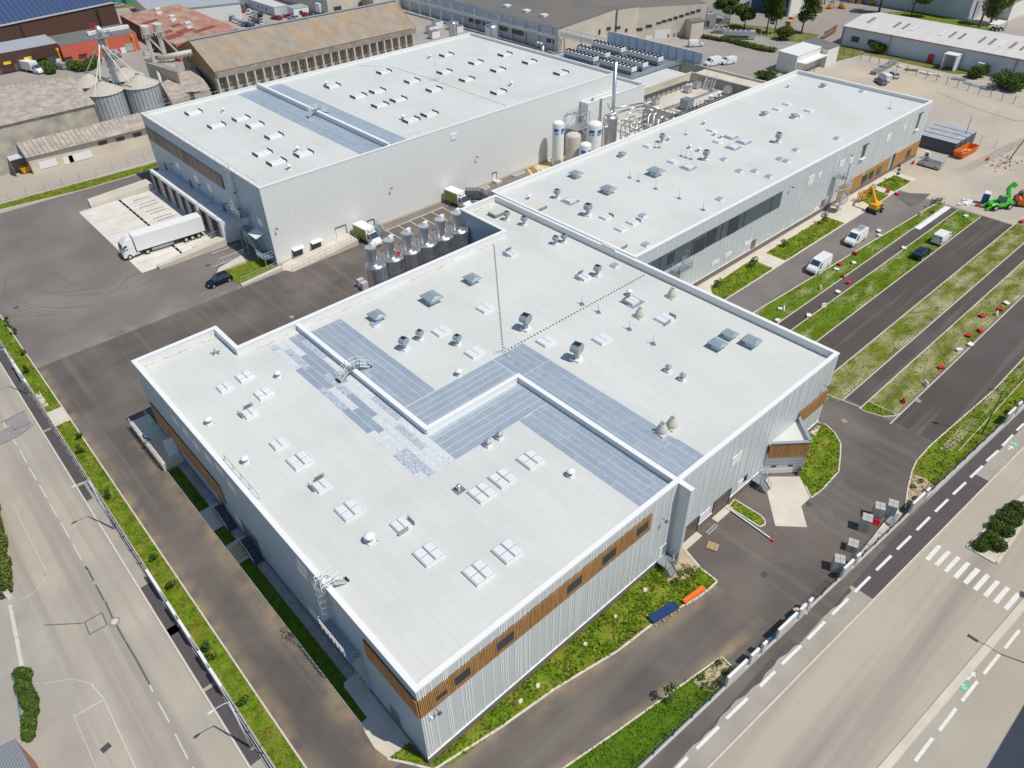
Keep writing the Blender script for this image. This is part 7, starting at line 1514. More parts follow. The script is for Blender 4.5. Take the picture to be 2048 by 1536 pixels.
mb = MB(); mb.cyl((c.x-.3,c.y,20.6),(c.x+.4,c.y,20.6),.95,n=18); part('head_drum',mb,M['zinc'],t); mb = MB(); mb.box(c.x-1.3,c.x+2.2,c.y-1.1,c.y+1.1,18.9,19.05); mb.rail([(c.x-1.3,c.y-1.1,19),(c.x+2.2,c.y-1.1,19),(c.x+2.2,c.y+1.1,19),(c.x-1.3,c.y+1.1,19)],1.1,.04,.8); part('head_platform',mb,M['hood'],t,kind='stuff')
for q in SL: mb = MB(); mb.cyl((c.x-.8,c.y,18.0),(q[0],q[1],10.6),.14,n=8); part('spout_pipe',mb,M['cream'],t)
for q in ((48.5,206.5,8),(57.5,205.5,9)): mb = MB(); mb.cyl((c.x-.6,c.y,17.6),q,.12,n=8); part('spout_pipe',mb,M['cream'],t)
# ---- concrete block with dust collectors, sheds
t = thing('mill_block','grey concrete block crowned by pipework and twin dust collectors','plant building',(68,214,0)); z = 8
bp_ = [xy((291,126),z),xy((355,146),z),xy((349,118),z)]; bp_.append((bp_[0][0]+bp_[2][0]-bp_[1][0],bp_[0][1]+bp_[2][1]-bp_[1][1])); block(t,'wall',bp_,0,z,'render','aged')
cx = sum(p[0] for p in bp_)/4; cy = sum(p[1] for p in bp_)/4
for dx in (-1.6,1.8):
    mb = MB(); mb.cyl((cx+dx,cy,z),(cx+dx,cy,z+7.5),.55,n=12); mb.cyl((cx+dx,cy,z+7.2),(cx+dx+.2,cy-.3,z+9.2),1.15,n=14); part('dust_collector',mb,M['beige'],t,smooth=False)
    mb = MB()
    for k in range(5): mb.bar((cx+dx-.9,cy-.9,z),(cx+dx-.9+.2*k,cy-.9,z+7),.06)
    mb.rail([(cx+dx-1.5,cy-1.3,z+6.3),(cx+dx+1.5,cy-1.3,z+6.3),(cx+dx+1.5,cy+1.3,z+6.3)],1.1,.05,.9); mb.bar((cx+dx,cy,z+7),(cx+dx+4,cy-1,z+.4),.5); part('pipework',mb,M['beige'],t,kind='stuff')
a_ = U(318,117,z+1.2); b_ = U(384,104,z+2.4); mb = MB(); mb.cyl(a_,b_,.75,n=12); part('conveyor_tube',mb,M['beige'],t,smooth=True)
mb = MB(); mb.rail([a_+Vector((0,-1.2,-1)),b_+Vector((0,-1.2,-1))],1.1,.04,1.2); mb.rail([(bp_[0][0],bp_[0][1],z+.1),(bp_[1][0],bp_[1][1],z+.1)],1.1,.05,1.2); part('walkway',mb,M['beige'],t,kind='stuff')
mb = MB(); q = U(322,166,5); mb.cyl(U(309,120,z+.4),q,.42,n=10); part('down_pipe',mb,M['beige'],t,smooth=True)
t = thing('old_shed','old shed with grey-brown sheet roof squeezed between silos and hangar','shed',(70,203,0)); zz = 5
P_ = [Vector((*xy(p,z_),z_)) for p,z_ in (((321,167),5.6),((385,131),5.6),((417,172),4.6),((344,205),4.6))]; mb = MB(); mb.poly([P_[3],P_[2],P_[1],P_[0]]); part('roof',mb,M['aged'],t)
mb = MB()
for i in range(4): j = (i+1) % 4; mb.quad((P_[j].x,P_[j].y,0),(P_[i].x,P_[i].y,0),P_[i]-Vector((0,0,.05)),P_[j]-Vector((0,0,.05)))
part('wall',mb,M['oldw'],t); mb = MB(); d0 = U(370,176,6); mb.add([(d0.x,d0.y,5.9),(d0.x+5,d0.y-.6,5.7),(d0.x+5.4,d0.y-3.2,5.3),(d0.x+.8,d0.y-3.2,5.5)],[(3,2,1,0)]); mb.quad((d0.x+.8,d0.y-3.0,2),(d0.x+5.3,d0.y-3.0,2),(d0.x+5.3,d0.y-3.0,4.8),(d0.x+.8,d0.y-3.0,5)); part('dormer_roof',mb,M['aged'],t)
# ---- old grey store with lean-to
t = thing('old_warehouse','old stained warehouse with patched fibre cement roof at the left edge','warehouse',(20,193,0)); ea,eb = onY(-160,292,193),onY(186,208,193); ea.z = eb.z
ra,rb = U(-160,196,eb.z+2.2),U(143,153,eb.z+2.2); mb = MB(); mb.quad(ea-Vector((0,.4,0)),eb+Vector((.4,-.4,0)),rb,ra); part('roof',mb,M['aged'],t)
mb = MB(); mb.quad((ea.x,193,0),(eb.x,193,0),(eb.x,193,eb.z-.1),(ea.x,193,eb.z-.1)); mb.add([(eb.x,193,0),(rb.x,rb.y,0),(rb.x,rb.y,rb.z),(eb.x,193,eb.z)],[(0,1,2,3)]); part('wall',mb,M['oldw'],t)
for X,Y,w in ((130,770,4.2),(300,735,2.6),(470,698,1.4)):
    q = U(X/3.84,Y/3.84,eb.z+.9); mb = MB(); mb.add([(q.x-w/2,q.y-.6,q.z-.02),(q.x+w/2,q.y-.6,q.z-.02),(q.x+w/2+.1,q.y+.8,q.z+.12),(q.x-w/2+.1,q.y+.8,q.z+.12)],[(0,1,2,3)]); part('roof_light',mb,mat('yellowed sheet',(.33,.28,.13),.7,var=.2),t)
rr = random.Random(9); mb = MB(); sl = (ra-ea)
for i in range(26): f = i/26; a = ea.lerp(eb,f); b = ra.lerp(rb,f); mb.bar(a+Vector((0,0,.03)),b+Vector((0,0,.03)),.09,.06)
part('sheet_lap',mb,mat('dark lap',(.22,.18,.15),.9,var=.2),t,kind='stuff')
t = thing('lean_to_store','long low lean-to store with barred windows and patched white doors','store',(40,189,0)); mb = MB(); Lx0,Lx1 = 26.5,53.5
mb.quad((Lx0,188.4,3.9),(Lx1,187.9,4.0),(Lx1,192.9,6.1),(Lx0,192.9,6.0)); part('roof',mb,M['aged'],t); mb = MB(); mb.box(Lx0+.3,Lx1-.2,188.9,192.9,0,3.85); part('wall',mb,M['render'],t)
for i in range(27): f = i/27; mb = MB(); x = Lx0+(Lx1-Lx0)*f; mb.bar((x,188.3,3.98),(x,192.9,6.12),.12,.07); part('roof_lap',mb,M['mid'],t)
for c,a,b,m,nm in ((0,(760,1118),(818,1075),'dark','window'),(0,(897,1088),(950,1045),'dark','window'),(0,(1028,1055),(1080,1012),'dark','window'),(0,(315,1300),(425,1215),'white','door_panel'),(0,(540,1250),(695,1150),'white','door_panel'),(0,(500,1265),(552,1190),'white','door')):
    r = recY(tp(c,*a),tp(c,*b),188.9); o = openY(t,nm,r[0],r[1],max(.05,r[2]),min(3.7,r[3]),188.9,m)
    if nm == 'window': mb = MB(); [mb.bar((r[0]+.2+k*.3,188.75,r[2]+.4),(r[0]+.2+k*.3,188.75,min(3.6,r[3]-.3)),.05) for k in range(6)]; part('window_bar',mb,M['conc'],o,kind='stuff')
t = thing('low_annexe','low stained annexe with dark corrugated sheets at the left picture edge','annexe',(20,191,0)); mb = MB(); mb.box(-10,26.3,193.05,196,0,5); part('wall',mb,M['oldw'],t)
t = thing('tin_shelter','small open shelter with pale blue tin roof by the dirt lane','shelter',(24,192,0)); z = 3.5; q = [xy(tp(0,*p),z) for p in ((10,1145),(180,1092),(248,1190),(75,1238))]
mb = MB(); mb.sheet(q,z); mb.v = [(x,y,z_+.3*(y-min(a[1] for a in q))/4) for x,y,z_ in mb.v]; part('roof',mb,M['bluewall'],t); a0,a1,a2,a3 = q
mb = MB(); mb.quad((*a0,0),(*a3,0),(*a3,z),(*a0,z+.3)); mb.quad((*a1,0),(*a0,0),(*a0,z+.3),(*a1,z+.3)); part('wall',mb,M['oldw'],t)
for p in (a2,a3): mb = MB(); mb.bar((*p,0),(*p,z),.18); part('post',mb,M['bark'],t)
mb = MB()
for i in range(8): f = i/8; A_ = Vector((*a0,z+.34)).lerp(Vector((*a1,z+.34)),f); B_ = Vector((*a3,z+.05)).lerp(Vector((*a2,z+.05)),f); mb.bar(A_,B_,.06)
part('roof_rib',mb,M['zinc'],t,kind='stuff')
# ---- brown depot with solar roof and coral office
t = thing('solar_depot','dark brown depot with blue solar panels covering its roof','depot',(60,312,0)); zr = 8; L0,L1 = Vector((*xy((-120,78),zr),zr)),Vector((*xy((228,6),zr),zr)); up_ = Vector((3.5,42,5))
mb = MB(); mb.quad(L0,L1,L1+up_,L0+up_); part('roof',mb,M['zinc'],t); mb = MB(); mb.quad((L0.x,L0.y+.4,0),(L1.x,L1.y+.4,0),(L1.x,L1.y+.4,zr-.1),(L0.x,L0.y+.4,zr-.1)); mb.quad((L1.x-.3,L1.y+.4,0),(L1.x+3.2,L1.y+42,0),(L1.x+3.2,L1.y+42,zr+4.5),(L1.x-.3,L1.y+.4,zr-.1)); part('wall',mb,M['brown'],t)
mb = MB(); d = (L1-L0); n_ = int(d.length/1.72); e = up_/26
for i in range(n_):
    for j in range(1,25):
        a = L0+d*(i/n_)+e*j+Vector((0,0,.12)); b = d*(.92/n_); g = e*.93; mb.quad(a,a+b,a+b+g,a+g)
part('solar_panel',mb,M['solar'],t,kind='stuff')
for px in ((38,45),(116,28),(192,14)): q = U(px[0],px[1],zr); mb = MB(); mb.bar((q.x,L0.y-.0+(q.y-L0.y),0),(q.x,q.y,zr-.3),.35); part('downpipe',mb,M['woodd'],t)
t = thing('loading_block','low brown loading block with grey roof and yellow signs over the bays','loading bay',(50,277,0)); block(t,'wall',[(20,276.4),(60.0,276.4),(60.4,290),(20,290)],2.6,6.0,'brown','zinc',0)
mb = MB(); mb.box(20,59.8,278.6,290,0,2.6); part('bay_wall',mb,M['zinc'],t)
for px,in (((54,484),),((213,447),)): p = onY(px[0]/3.84,px[1]/3.84,276.4); mb = MB(); mb.box(p.x-1.0,p.x+1.0,276.2,276.38,p.z-.35,p.z+.4); part('bay_sign',mb,mat('yellow sign',(.80,.62,.05),.6),t)
p = onY(75/3.84,540/3.84,278.6); mb = MB(); mb.box(p.x-2.2,p.x+1.6,278.4,278.55,.1,2.5); part('bay_curtain',mb,M['rust'],t)
t = thing('coral_office','single storey coral red office with amber drainpipes and flat grey roof','office',(70,275,0)); block(t,'wall',[(60.1,275.4),(83.1,274.2),(84.5,290),(60.4,290.4)],0,5.2,'coral','greyroof')
for px in ((116,105),(265,85),(212,92)): p = onY(px[0],px[1],275.2); mb = MB(); mb.bar((p.x,274.7 if px[0] < 200 else 274.0,0),(p.x,274.7 if px[0] < 200 else 274.0,4.6),.35); mb.cbox((p.x,274.7 if px[0] < 200 else 274.0,4.3),.8,.5,.7); part('drainpipe',mb,M['amber'],t)
for a,b,m,nm in (((128,121),(144,112),'glass','window'),((156,114),(173,106),'glass','window'),((250,103),(268,84),'zinc','roller_door'),((241,107),(249,93),'white','door'),((222,109),(232,96),'zinc','door'),((112,124),(121,116),'white','door')):
    r = recY(a,b,274.9); openY(t,nm,r[0]+.2,r[1]-.1,max(.05,r[2]),r[3],274.75 if b[0] < 200 else 274.3,m)
mb = MB(); q = U(200,63,5.8); mb.box(q.x-4,q.x+9,q.y-1,q.y+.6,5.4,6.3); part('rooftop_duct',mb,M['white'],t); mb = MB(); [mb.cbox((74+k*.9,287,5.4),.35,.35,2.2) for k in range(2)]; part('flue',mb,M['red'],t,kind='stuff')
# ---- rusty roof hall
t = thing('rusty_hall','hall with rust streaked red corrugated roof and coral gable','hall',(92,262,0)); z0_ = 5.0
A_,B_ = Vector((*xy((239,30),z0_),z0_)),Vector((*xy((351,90),z0_),z0_)); C_,D_ = Vector((*xy((357,8),z0_+2),z0_+2)),Vector((*xy((476,56),z0_+2),z0_+2))
mb = MB(); mb.quad(B_,D_,C_,A_); part('roof',mb,M['rust'],t); mb = MB(); mb.quad((A_.x,A_.y,0),(B_.x,B_.y,0),B_-Vector((0,0,.08)),A_-Vector((0,0,.08))); part('side_wall',mb,mat('maroon wall',(.17,.06,.055),.85,var=.1),t)
mb = MB(); mb.quad((B_.x,B_.y,0),(D_.x,D_.y,0),D_-Vector((0,0,.08)),B_-Vector((0,0,.08))); part('gable',mb,M['coral'],t)
for px in ((315,19),(318,27),(344,33),(347,41),(375,47),(379,56),(370,24)): q = U(px[0],px[1],z0_+1.1); mb = MB(); mb.cbox((q.x,q.y,z0_+.9),1.8,1.4,.7); part('roof_light',mb,M['frost'],t)
rr = random.Random(4)
for px,w,h in (((345,68),6,4.5),((330,60),4,3),((370,60),5,4),((300,40),5,2),((410,60),7,3),((352,50),3,3)): q = U(px[0],px[1],z0_+1); mb = MB(); f = lambda x,y: z0_+.06+2*max(0,min(1,((x-B_.x)*(D_.y-B_.y)*0+(x-B_.x))/(D_.x-B_.x))); mb.add([(q.x-w/2,q.y-h/2,f(q.x-w/2,0)),(q.x+w/2,q.y-h/2,f(q.x+w/2,0)),(q.x+w/2,q.y+h/2,f(q.x+w/2,0)),(q.x-w/2,q.y+h/2,f(q.x-w/2,0))],[(0,1,2,3)]); part('roof_sheet',mb,mat('rusted sheet',(.26,.075,.05),.9,var=.1),t)
# ---- white buildings at the top
t = thing('white_shed','white metal shed with pale grey roof beside the crowded car park','shed',(118,292,0)); block(t,'wall',[(98,300),(127.2,290.2),(136,330),(104,335)],0,5.2,'cladwX','zinc',.3)
t = thing('portable_office','row of white flat-roofed site offices beyond the parked cars','office',(142,280,0)); block(t,'wall',[(140.6,275.8),(146.4,275.0),(147.0,281),(141.2,281.8)],0,3.0,'white','zinc',.1); mb = MB(); mb.box(142.6,143.9,275.1,275.35,1.2,2.1); part('window',mb,M['glass'],t)
t = thing('portable_office','long grey-white site office building running away beyond the first one','office',(140,300,0)); block(t,'wall',[(136.6,283),(140.9,282.2),(146,340),(136.5,345)],0,3.1,'bluewall','shedroof',.1)
for i in range(3): openX(t,'window',289+i*3,290+i*3,1.2,2.2,136.6+.05,'glass')
t = thing('cream_hall','tall cream industrial hall at the top edge behind the lorry trailer','hall',(165,262,0)); block(t,'wall',[(150.5,268),(163.5,266),(166,330),(152,332)],0,7,'render','greyroof',.1); block(t,'wall',[(166.5,262),(230,246),(240,330),(168,330)],0,8,'render','greyroof',.1)
for px in ((622,8),(674,6),(682,8),(725,2)): p = onY(px[0],px[1],264); mb = MB(); mb.box(p.x-.7,p.x+.7,(265.4 if p.x < 165 else 262-(p.x-166.5)*.25)-.15,(265.4 if p.x < 165 else 262-(p.x-166.5)*.25)+.4,1,3.4); part('window',mb,M['glass'],t)
q = U(665,24); t = thing('semi_trailer','white lorry trailer with a dark blue ring emblem, half behind the hangar roof','trailer',(q.x,q.y,0),.12,world=False); mb = MB(); mb.box(-6.5,7,-1.3,1.3,1.1,4.0); part('trailer_body',mb,M['white'],t); mb = MB()
for k in range(16): a,b = k*math.pi/8,(k+1)*math.pi/8; mb.bar((-1.5+1.0*math.cos(a),-1.34,2.6+1.0*math.sin(a)),(-1.5+1.0*math.cos(b),-1.34,2.6+1.0*math.sin(b)),.2)
mb.bar((-1.9,-1.35,2.2),(-1.1,-1.35,3.0),.22); part('ring_emblem',mb,M['blue'],t); wheels(t,(-5,-3.8,5),1.1,.5,.3)
# ---- car park cars
def z4(X,Y): return 430+X/7.585,Y/7.585
CP = [(270,300,'c_grey','grey car, first in the near row of the far car park'),(312,325,'c_white','white car, second in the near row of the far car park'),(352,345,'c_white','white car, third in the near row of the far car park'),(402,365,'c_silver','silver car, fourth in the near row of the far car park'),(452,388,'c_grey','dark grey car, fifth in the near row of the far car park'),(505,395,'c_black','black car, sixth in the near row of the far car park'),(560,418,'c_blue','blue car at the near row end, half behind the hangar ridge'),
      (560,295,'c_silver','silver car, first in the second row of the far car park'),(605,318,'c_grey','grey car, second in the second row of the far car park'),(650,335,'c_red','dark red car in the second row of the far car park'),(695,345,'c_blue','blue car in the second row of the far car park'),(730,372,'c_white','white car at the end of the second row'),
      (528,200,'c_white','white car in the third row of the far car park'),(598,232,'c_silver','silver car beside the long black car'),(690,250,'c_black','long black car at the end of the third row'),(438,130,'c_grey','grey-blue car furthest back by the white shed'),(432,180,'c_red','red car partly behind the white shed corner'),(455,150,'c_blue','dark blue car by the white shed corner'),
      (935,298,'c_red','bright red car standing alone in the aisle'),(1060,262,'c_white','white car left of the white site office'),(1120,270,'c_red','red car in front of the white site office'),(1190,295,'c_silver','silver car half behind the ridge by the site office'),(1345,248,'c_red','red car at the right end by the site office wall')]
for i,(X,Y,c,l) in enumerate(CP):
    q = U(*z4(X,Y)); row = X < 800; o = put(hatch if i % 3 else est,q.x,q.y,(.95 if row else 2.0)+random.uniform(-.05,.05),l,c,group='cars in the far car park')
sheet('car_park',[(100,225),(230,225),(240,345),(95,345)],mat('car park ground',(.36,.335,.30),.92,var=.1,scale=.05,fine=.1),.035)
q = U(228,118); put(est,q.x,q.y,.1,'dark grey car, nearest of three parked behind the grain silos','c_grey'); q = U(226,111.5); put(est,q.x,q.y,.1,'silver car, middle of three parked behind the grain silos','c_silver'); q = U(218,106); put(est,q.x,q.y,.1,'white car, furthest of three parked behind the grain silos','c_white')
q = U(304,109); put(est,q.x,q.y,.2,'dark car parked behind the dust collectors','c_black'); q = U(238,14); put(est,q.x,q.y,.2,'silver car by the verge beyond the solar depot','c_silver')
q = U(122,138); o = put(sv,q.x,q.y,2.0,'van with dark rear and pale roof in front of the coral office','c_silver')
q = U(70,145); bt2 = dup(bt_,(q.x,q.y,.03),-1.25,'white refrigerated lorry leaving the brown loading block',mats={'livery green': M['white']}); bt2.scale = (1.35,1.15,1.1)
sheet('depot_yard',[(20,212),(88,216),(90,276),(20,276)],mat('depot yard',(.34,.31,.275),.92,var=.12,scale=.06,fine=.12),.03)
for lab,pts,r,h in (('dark green bushes between silos and coral office',((150,138),(165,142),(178,140),(190,132),(198,125)),2.4,2.6),('rounded bush beside the white refrigerated lorry',((92,132),(98,142),(105,150)),1.8,2.2)): hedge(lab,pl(*pts),r,h,260,'leaf',.30)
# ---- factory with grey roof behind the warehouse
t = thing('grey_roof_factory','wide cream factory with flat grey roof behind the warehouse','factory',(175,174,0)); x0 = 175.6; far = 330
mb = MB(); mb.quad((x0+4,far,0),(x0,173.8,0),(x0,173.8,7),(x0+4,far,7)); part('wall',mb,M['bluewall'],t); g1 = (196.2,168.6)
mb = MB(); mb.add([(x0,173.8,0),(*g1,0),(*g1,10),(x0,173.8,7)],[(0,1,2,3)]); part('gable',mb,M['render'],t)
mb = MB(); mb.add([(x0-.3,173.5,7.05),(g1[0],g1[1]-.2,10.05),(g1[0]+6,far,10.05),(x0+4,far,7.05)],[(0,1,2,3)]); part('roof',mb,M['greyroof'],t)
block(t,'stair_tower',[(196.2,167.9),(203.5,165.6),(205.5,171.2),(197.6,173.2)],0,9.6,'render','greyroof')
mb = MB(); s0_,s1_ = (203.4,165.7),(222.6,153.4); mb.quad((*s0_,0),(*s1_,0),(*s1_,9.4),(*s0_,9.4)); mb.quad((*s1_,0),(250,200,0),(250,200,9.4),(*s1_,9.4)); part('wall',mb,M['render'],t); mb = MB(); mb.sheet([s0_,s1_,(250,200),(260,330),(198,330),(196,171)],9.45); part('roof',mb,M['greyroof'],t)
def onSeg(px,a,b):
    d = ray(*px); ax,ay = a; bx,by = b; nx,ny = (by-ay),-(bx-ax); k = (ax*nx+ay*ny)/(d.x*nx+d.y*ny); return Vector((d.x*k,d.y*k,H+d.z*k)),Vector((bx-ax,by-ay,0)).normalized()
def winseg(t,pa,pb,a,b,m='glass',nm='window'):
    p,d = onSeg(pa,a,b); q_,_ = onSeg(pb,a,b); z0 = min(p.z,q_.z); z1 = max(p.z,q_.z); n_ = Vector((d.y,-d.x,0)); mb = MB()
    v = []
    for o in (.02,.12):
        for P__,z in ((p,z0),(q_,z0),(q_,z1),(p,z1)): v.append((P__.x+n_.x*o,P__.y+n_.y*o,z))
    mb.add(v,[(4,5,6,7),(0,1,5,4),(1,2,6,5),(2,3,7,6),(3,0,4,7)]); return part(nm,mb,M[m],t)
for X0_,Y0_,X1_,Y1_ in ((1035,238,1095,213),(1120,212,1168,188),(1200,185,1238,168),(1243,172,1280,152),(1288,160,1322,140),(1332,147,1365,125),(1375,133,1412,112),(1422,116,1455,97),(1462,105,1498,84),(1508,90,1540,70)):
    winseg(t,tp(20,X0_,Y0_),tp(20,X1_,Y1_),s0_,s1_)
for a,b,m in (((1115,318),(1168,275),'white'),((1180,320),(1310,225),'white'),((1328,305),(1345,255),'mid'),((1358,295),(1375,245),'mid'),((1190,322),(1205,295),'glass'),((1283,290),(1300,262),'glass')): winseg(t,tp(20,*a),tp(20,*b),s0_,s1_,m,'door' if m != 'glass' else 'window')
for a,b in (((755,265),(772,225)),((818,235),(850,205))): winseg(t,tp(20,*a),tp(20,*b),(x0,173.8),g1)
for a,b in (((885,225),(925,200)),((960,245),(980,218))): winseg(t,tp(20,*a),tp(20,*b),(196.2,167.9),(203.5,165.6))
for pa,pb in (((938,50),(960,38)),((967,58),(988,46)),((996,66),(1013,55)),((1024,74),(1047,64)),((1093,85),(1108,76))):
    a = onX(pa[0],pa[1],x0); b = onX(pb[0],pb[1],x0); openX(t,'window',min(a.y,b.y),max(a.y,b.y),2.0,3.3,x0,'glass')
for i in range(16): y = 176+i*6.3; mb = MB(); mb.box(x0-.25,x0-.01,y,y+.5,0,6.4); part('pilaster',mb,M['zinc'],t)
for px in ((1014,10),(1091,11),(1134,13),(1053,20),(1088,29)): q = U(px[0],px[1],8.2); mb = MB(); mb.cbox((q.x,q.y,7.3),2.2,2.0,1.0); part('roof_light',mb,M['frost'],t)
# pipe racks
t = thing('pipe_rack','long rack of parallel silver pipes along the factory wall','pipe rack',(174,176,4)); 
for k in range(7): mb = MB(); mb.cyl((174.6-.32*(k % 4),172,4.2+.45*(k//4)+.1*(k % 2)),(174.9-.32*(k % 4),262,4.2+.45*(k//4)+.1*(k % 2)),.11,n=6); part('pipe',mb,M['rail'],t)
mb = MB()
for i in range(30): y = 172.5+i*3; mb.bar((175.5,y,3.9),(173.2,y,3.9),.1); mb.bar((173.2,y,3.9),(173.2,y,5.4),.1); mb.bar((175.5,y,5.4),(173.2,y,5.4),.08)
part('rack_frame',mb,M['galv'],t,kind='stuff')
t = thing('pipe_bridge','steel pipe bridge from the factory wall to the cooling deck','pipe rack',(176,160,5)); mb = MB()
for i in range(6): x = 174+i*.55; mb.cyl((x,155.5,5.6),(x,172.5,5.6),.11,n=6)
for i in range(9): y = 155.8+i*2; mb.bar((173.6,y,5.3),(177.4,y,5.3),.12); mb.bar((173.6,y,5.3),(173.6,y,6.6),.1); mb.bar((177.4,y,5.3),(177.4,y,6.6),.1); mb.bar((173.6,y,6.6),(177.4,y,6.6),.1)
for x in (173.6,177.4): mb.bar((x,155.5,6.6),(x,172.5,6.6),.12); mb.bar((x,155.5,5.3),(x,172.5,5.3),.12)
part('pipe_bundle',mb,M['rail'],t,kind='stuff')
for y in (157,164,171): mb = MB(); mb.bar((175.5,y,0),(175.5,y,5.3),.25); part('leg',mb,M['galv'],t)
def tank(name,lab,x,y,r,h,m,dome=True,bands=None,z0=0,n=28):
    t = thing(name,lab,'tank',(x,y,z0)); mb = MB(); pr = [(r,.4),(r,h)]+([(r*.95,h+r*.18),(r*.75,h+r*.34),(r*.4,h+r*.43),(.05,h+r*.46)] if dome else [(.05,h+.02)]); mb.lathe((x,y,z0),pr,n); part('tank_body',mb,M[m],t,smooth=True)
    for k in range(3): a = k*2.1+.3; mb = MB(); mb.bar((x+r*.8*math.cos(a),y+r*.8*math.sin(a),z0),(x+r*.8*math.cos(a),y+r*.8*math.sin(a),z0+.6),.2); part('leg',mb,M['galv'],t)
    if bands:
        for ang in bands:
            mb = MB(); 
            for i in range(4): a0_,a1_ = ang+i*.2,ang+(i+1)*.2; rr_ = r+.02; mb.quad((x+rr_*math.cos(a0_),y+rr_*math.sin(a0_),z0+h-1.9),(x+rr_*math.cos(a1_),y+rr_*math.sin(a1_),z0+h-1.9),(x+rr_*math.cos(a1_),y+rr_*math.sin(a1_),z0+h-.75),(x+rr_*math.cos(a0_),y+rr_*math.sin(a0_),z0+h-.75))
            f = part('blue_label',mb,M['blue'],t); mb = MB(); c_ = ang+.4; rr_ = r+.05; zb = z0+h-1.75
            for k_,(u0,v0,u1,v1) in enumerate(((-.25,0,-.15,.35),(-.15,.35,-.05,0),(.02,0,.02,.25),(.1,0,.25,.5),(.25,.5,.35,0))):
                A_ = Vector((x+rr_*math.cos(c_+u0),y+rr_*math.sin(c_+u0),zb+v0)); B_ = Vector((x+rr_*math.cos(c_+u1),y+rr_*math.sin(c_+u1),zb+v1)); mb.bar(A_,B_,.09)
            part('white_mark',mb,M['white'],f,kind='stuff')
    return t
va = math.atan2(-110,-112)
tk1 = tank('gas_tank','tall slim white gas tank with blue labels nearest to the yard',112.3,110.6,1.25,9.2,'white',True,(va-.75,va+.55)); tank('gas_tank','squat cream tank without labels behind the tall white tank',115.6,109.2,1.65,6.0,'beige'); tank('gas_tank','short white tank with blue labels half hidden by the roof edge',115.6,105.6,1.3,5.0,'white',True,(va-.75,va+.45)); tank('gas_tank','fat white gas tank with blue labels beside the silver tank',119.8,107.0,1.6,8.0,'white',True,(va-.8,va+.4)); tank('steel_tank','large shiny silver clad tank with a domed top',123.6,106.0,1.6,8.8,'steel'); tank('steel_tank','slim silver tank tucked beside the large silver tank',121.6,105.6,.6,7.5,'steel')
t = thing('tank_vaporiser','rack of vertical fins at the foot of the tall white tank','vaporiser',(110.8,109.0,0)); mb = MB()
for i in range(8):
    for j in range(3): mb.bar((109.8+i*.25,108.6+j*.35,.1),(109.8+i*.25,108.6+j*.35,2.0),.06)
part('fin',mb,M['galv'],t,kind='stuff')
t = thing('chimney','tall polished steel chimney in front of the annexe','chimney',(127.5,108.8,0)); mb = MB(); mb.cyl((127.5,108.8,0),(127.5,108.8,19.0),.42,n=20); part('stack',mb,M['steel'],t,smooth=True); mb = MB(); mb.cyl((127.5,108.8,19),(127.5,108.8,19.06),.34,n=16); part('mouth',mb,M['black'],t); mb = MB(); mb.cbox((127.5,108.8,0),1.8,1.8,1.2); part('footing',mb,M['conc'],t)
t = thing('service_frame','galvanised steel frame tower with a grating deck against the annexe','steel frame',(119.5,112,0)); mb = MB(); fx,fy_,w,d_ = 117.6,110.2,4.0,3.2
for x in (fx,fx+w):
    for y in (fy_,fy_+d_): mb.bar((x,y,0),(x,y,9.6),.14)
for z in (3.2,6.4,9.6):
    for a,b in (((fx,fy_),(fx+w,fy_)),((fx+w,fy_),(fx+w,fy_+d_)),((fx,fy_+d_),(fx+w,fy_+d_)),((fx,fy_),(fx,fy_+d_))): mb.bar((*a,z),(*b,z),.12); mb.bar((*a,z-3.2),(*b,z),.07)
part('frame',mb,M['rail'],t,kind='stuff'); mb = MB(); mb.box(fx,fx+w,fy_,fy_+d_,6.35,6.45); part('deck',mb,M['deck'],t); mb = MB(); mb.rail([(fx,fy_,6.45),(fx+w,fy_,6.45)],1.1,.04,1); part('guardrail',mb,M['rail'],t,kind='stuff')
# pipework jungle between annexe and wing
t = thing('pipework','tangle of shiny steam pipes and steel frames between tanks and wing','pipework',(130,103,0)); rr = random.Random(21)
for i in range(60):
    x = 124.5+rr.random()*14; y = 96.5+rr.random()*8.5; z = 2+rr.random()*6.5; pts = [Vector((x,y,z))]
    for k in range(rr.choice((2,3,4))): p_ = pts[-1].copy(); ax = rr.choice((0,1,2)); p_[ax] += rr.uniform(-5,5) if ax < 2 else rr.uniform(-4,2); p_.z = min(9.4,max(.3,p_.z)); p_.x = min(141,max(124.5,p_.x)); p_.y = min(107,max(93,p_.y)); pts.append(p_)
    mb = MB(); mb.tube(pts,rr.choice((.06,.09,.13)),6); part('pipe',mb,M['steel'],t,smooth=True)
for (pts,r) in (([(121.5,105.6,8.0),(121.5,105.6,9.6),(127.6,104.8,9.8),(131.5,104.2,9.8),(131.5,100.8,9.6),(128.5,99.6,9.4),(128.5,99.6,0)],.2),([(125,107.5,9.9),(132.8,105.2,9.9),(132.8,100.2,9.8),(129.5,98.9,9.5),(129.5,98.9,0)],.18),([(124,106,9.8),(127,110,10)],.2),([(130.6,98.5,0),(130.6,98.5,8.6),(134,98.5,8.8)],.22)): mb = MB(); mb.tube(pts,r,12); part('steam_pipe',mb,M['steel'],t,smooth=True)
mb = MB()
for x in range(125,142,3):
    for y in (96,100,104): mb.bar((x,y,0),(x,y,7.4),.14); mb.bar((x,y,7.4),(x+3,y,7.4),.12); mb.bar((x,y,4),(x+3,y,4),.12); mb.bar((x,y,4),(x+3,y,7.4),.06)
    mb.bar((x,96,7.4),(x,104,7.4),.12); mb.bar((x,96,4),(x,104,4),.12); mb.bar((x,96,4),(x,100,7.4),.06)
part('frame',mb,M['galv'],t,kind='stuff'); mb = MB()
